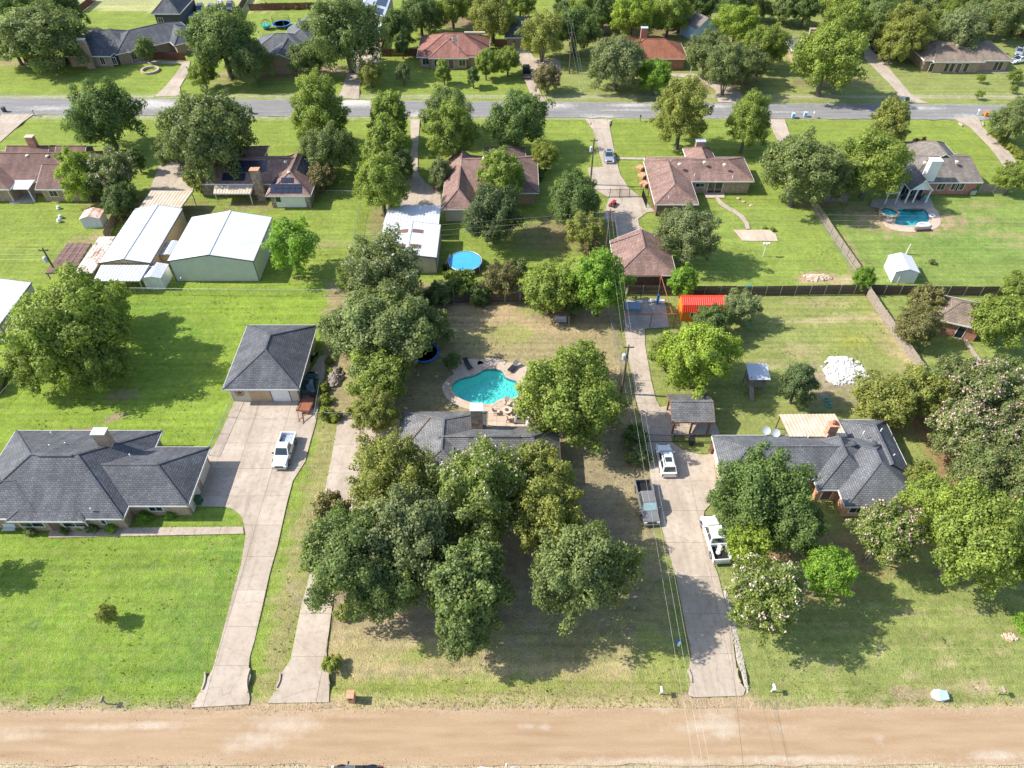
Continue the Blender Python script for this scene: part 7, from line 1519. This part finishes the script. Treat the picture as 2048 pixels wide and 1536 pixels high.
for px, py, lb in ((118,418,'pale ornament with dark base on the shed lawn'),(122,436,'second pale ornament on the shed lawn'),(119,444,'third pale ornament on the shed lawn')):
    c = G(px, py); k = MB().lathe((0,0,0), [(.3,0),(.4,.25),(.25,.45),(.3,.6),(.05,.7)], 10).build('garden_ornament', m_metal_w, None, (0,0,0)); k.location = (c[0],c[1],-.03); tag(k, lb, 'ornament')
c = G(1225,412); t = thing('garden_tractor', 'small red garden tractor near the iron gate', 'tractor', (c[0],c[1],.07), R_(60)); o = (0,0,0); MB().box(-.2,-.28,.35,.9,.28,.75).build('hood', m_taill, t, o); MB().box(-.75,-.35,.4,-.2,.35,.6).build('fender', m_taill, t, o); MB().box(-.65,-.22,.6,-.25,.22,.72).build('seat', m_black, t, o)
for x, y, r in ((.65,-.35,.2),(.65,.35,.2),(-.5,-.4,.28),(-.5,.4,.28)): MB().tube([(x,y-.08,r),(x,y+.08,r)], r, 12).build('wheel', m_rubber, t, o)
for px, py, lb in ((1652,800,'teal ring toy on the shaded back lawn'),(1658,812,'second teal toy on the shaded back lawn')):
    c = G(px, py); k = MB().tube([(.35*math.cos(a), .3*math.sin(a), .12) for a in np.linspace(0,6.2832,16)], .1, 6).build('toy_ring', m_teal, None, (0,0,0)); k.location = (c[0],c[1],-.02); tag(k, lb, 'toy')
c = G(1481,640); t = thing('play_slide', 'teal play slide hidden beside the grey-green tree', 'slide', (c[0],c[1],0), R_(30)); o = (0,0,0); MB().slabq([(-.3,-1.4,.15),(.3,-1.4,.15),(.3,.8,1.4),(-.3,.8,1.4)], .12).build('chute', m_teal, t, o)
for x in (-.3,.3): MB().bar((x,.8,0),(x,.8,1.5),.08).build('leg', m_teal, t, o)
c = G(1496,585); k = MB().lathe((0,0,0), [(.3,0),(.45,.5),(.4,.9),(.1,1.0)], 12).build('green_barrel', m_teal, None, (0,0,0)); k.name = 'barrel'; k.location = (c[0],c[1]+.6,1.0); k.location.z = -.02; tag(k, 'teal barrel against the dark wooden fence', 'barrel')
c = G(1366,580); t = thing('ladder', 'white ladder leaning on the small bright tree', 'ladder', (c[0],c[1],0)); o = (0,0,0); mb = MB()
for s in (-.22,.22): mb.bar((s,-.9,0),(s+.5,.4,3.0),.07)
for k in range(9): f = (k+.5)/9; mb.bar((-.22+.5*f,-.9+1.3*f,3*f),(.22+.5*f,-.9+1.3*f,3*f),.05)
mb.build('rungs', m_white, t, o)
c = G(1390,850); t = thing('lawn_chair', 'red chair in the shade of the pavilion', 'chair', (c[0]-.6,c[1]+.3,.075)); o = (0,0,0); MB().box(-.28,-.28,.4,.28,.28,.46).build('seat', m_taill, t, o); MB().slabq([(-.28,.22,.44),(.28,.22,.44),(.28,.4,1.0),(-.28,.4,1.0)], .05).build('backrest', m_taill, t, o)
for x in (-.24,.24):
    for y in (-.24,.24): MB().bar((x,y,0),(x,y,.42),.05).build('leg', m_black, t, o)
c = G(16,1062); t = thing('garden_bench', 'white metal bench against the brick house front', 'bench', (c[0]+.3,c[1],0)); o = (0,0,0); MB().box(-.7,-.25,.42,.7,.25,.47).build('seat', m_metal_w, t, o); MB().slabq([(-.7,.22,.45),(.7,.22,.45),(.7,.36,.95),(-.7,.36,.95)], .04).build('backrest', m_metal_w, t, o)
for x in (-.6,.6): MB().bar((x,0,0),(x,0,.44),.06).build('leg', m_metal_w, t, o)
scene.render.film_transparent = False

# ------------------------------------------------------------------ grass tufts and loose stones along edges
def tufts(name, label, pts, size, tint, seed):
    rs = np.random.RandomState(seed); P = np.repeat(np.asarray(pts, float), 3, 0); n = len(P)
    P = P+np.concatenate([rs.normal(size=(n,2))*size*.5, np.zeros((n,1))], 1); a = rs.uniform(0, 6.283, n); h = size*rs.uniform(.5,1.5,n); w = size*rs.uniform(.35,.9,n)
    d = np.stack([np.cos(a), np.sin(a), a*0], -1)*w[:,None]; lean = rs.normal(size=(n,3))*size*.35; up = np.array([0,0,1])*h[:,None]+lean*np.array([1,1,0])
    V = np.stack([P-d*.5, P+d*.5, P+d*.35+up, P-d*.35+up], 1).reshape(-1,3)
    me = npmesh(name, V, np.arange(4*n).reshape(n,4), 4); c0 = rs.rand(n); A = np.repeat(np.stack([c0, (rs.rand(n) < .25)*.8, c0*0], -1), 4, 0); colattr(me, 'leaf', A); me.materials.append(m_leaf)
    o = bpy.data.objects.new(name, me); COL.objects.link(o); o.color = (*tint, 1); tag(o, label, 'grass', kind='stuff'); return o
rs = np.random.RandomState(4); E_ = []
for poly in DRIVES:
    for p, q in zip(poly, poly[1:]+poly[:1]):
        L = math.dist(p, q); nn = int(L/.22); ex, ey = (q[1]-p[1])/max(L,1e-6), -(q[0]-p[0])/max(L,1e-6)
        for i in range(nn):
            if rs.rand() < .45: continue
            t_ = rs.rand(); k_ = rs.normal()*.05; x, y = p[0]+(q[0]-p[0])*t_+ex*k_, p[1]+(q[1]-p[1])*t_+ey*k_; E_.append((x, y, .0))
tufts('grass_tufts', 'ragged grass creeping over driveway and path edges', E_, .1, (.22,.27,.06), 6)
E2 = []
for i in range(1900):
    x = rs.uniform(-60, 60); y = 24.75+abs(rs.normal())*1.1 if i % 4 else 19.5-abs(rs.normal())*.5
    if y > 22 and (-28.5 < x < -16 or 16 < x < 24.5) and y < 26.2: continue
    if any(inpoly(np.array([x]), np.array([y]), D)[0] for D in DRIVES[:3]): continue
    E2.append((x, y, float(zg(x, y))-.02))
tufts('verge_grass', 'dry uneven grass along the tan street edge', E2, .1, (.33,.31,.12), 8)
E3 = []
for i in range(9000):
    x, y = rs.uniform(-75, 75), rs.uniform(26, 100)
    if fbm(np.array([x]), np.array([y]), 88, 9.0)[0] < .35: continue
    E3.append((x, y, float(zg(x, y))-.03))
E3 = [p for p, k in zip(E3, ~np.any([inpoly(np.array([q[0] for q in E3]), np.array([q[1] for q in E3]), D) for D in DRIVES+[offset_loop(POOL1, 2.2), offset_loop(POOL2, 2.2)]], 0)) if k]
tufts('lawn_weeds', 'scattered taller weeds in the lawns', E3, .14, (.15,.21,.05), 9)
sm = MB()
for i in range(900):
    x = rs.uniform(-58, 58); y = rs.choice([19.95, 24.45])+rs.normal()*.28; s_ = rs.uniform(.03, .1); a = rs.uniform(0, 6.28)
    sm.add([(x+s_*math.cos(a), y+s_*math.sin(a), .05), (x+s_*math.cos(a+2.1), y+s_*math.sin(a+2.1), .05), (x+s_*math.cos(a+4.2), y+s_*math.sin(a+4.2), .05), (x, y, .06+s_*.8)], [(0,1,3),(1,2,3),(2,0,3)])
so_ = sm.build('loose_gravel', m_gravel, None, (0,0,0), uv=False); tag(so_, 'loose gravel scattered along the tan street edges', 'gravel', kind='stuff')
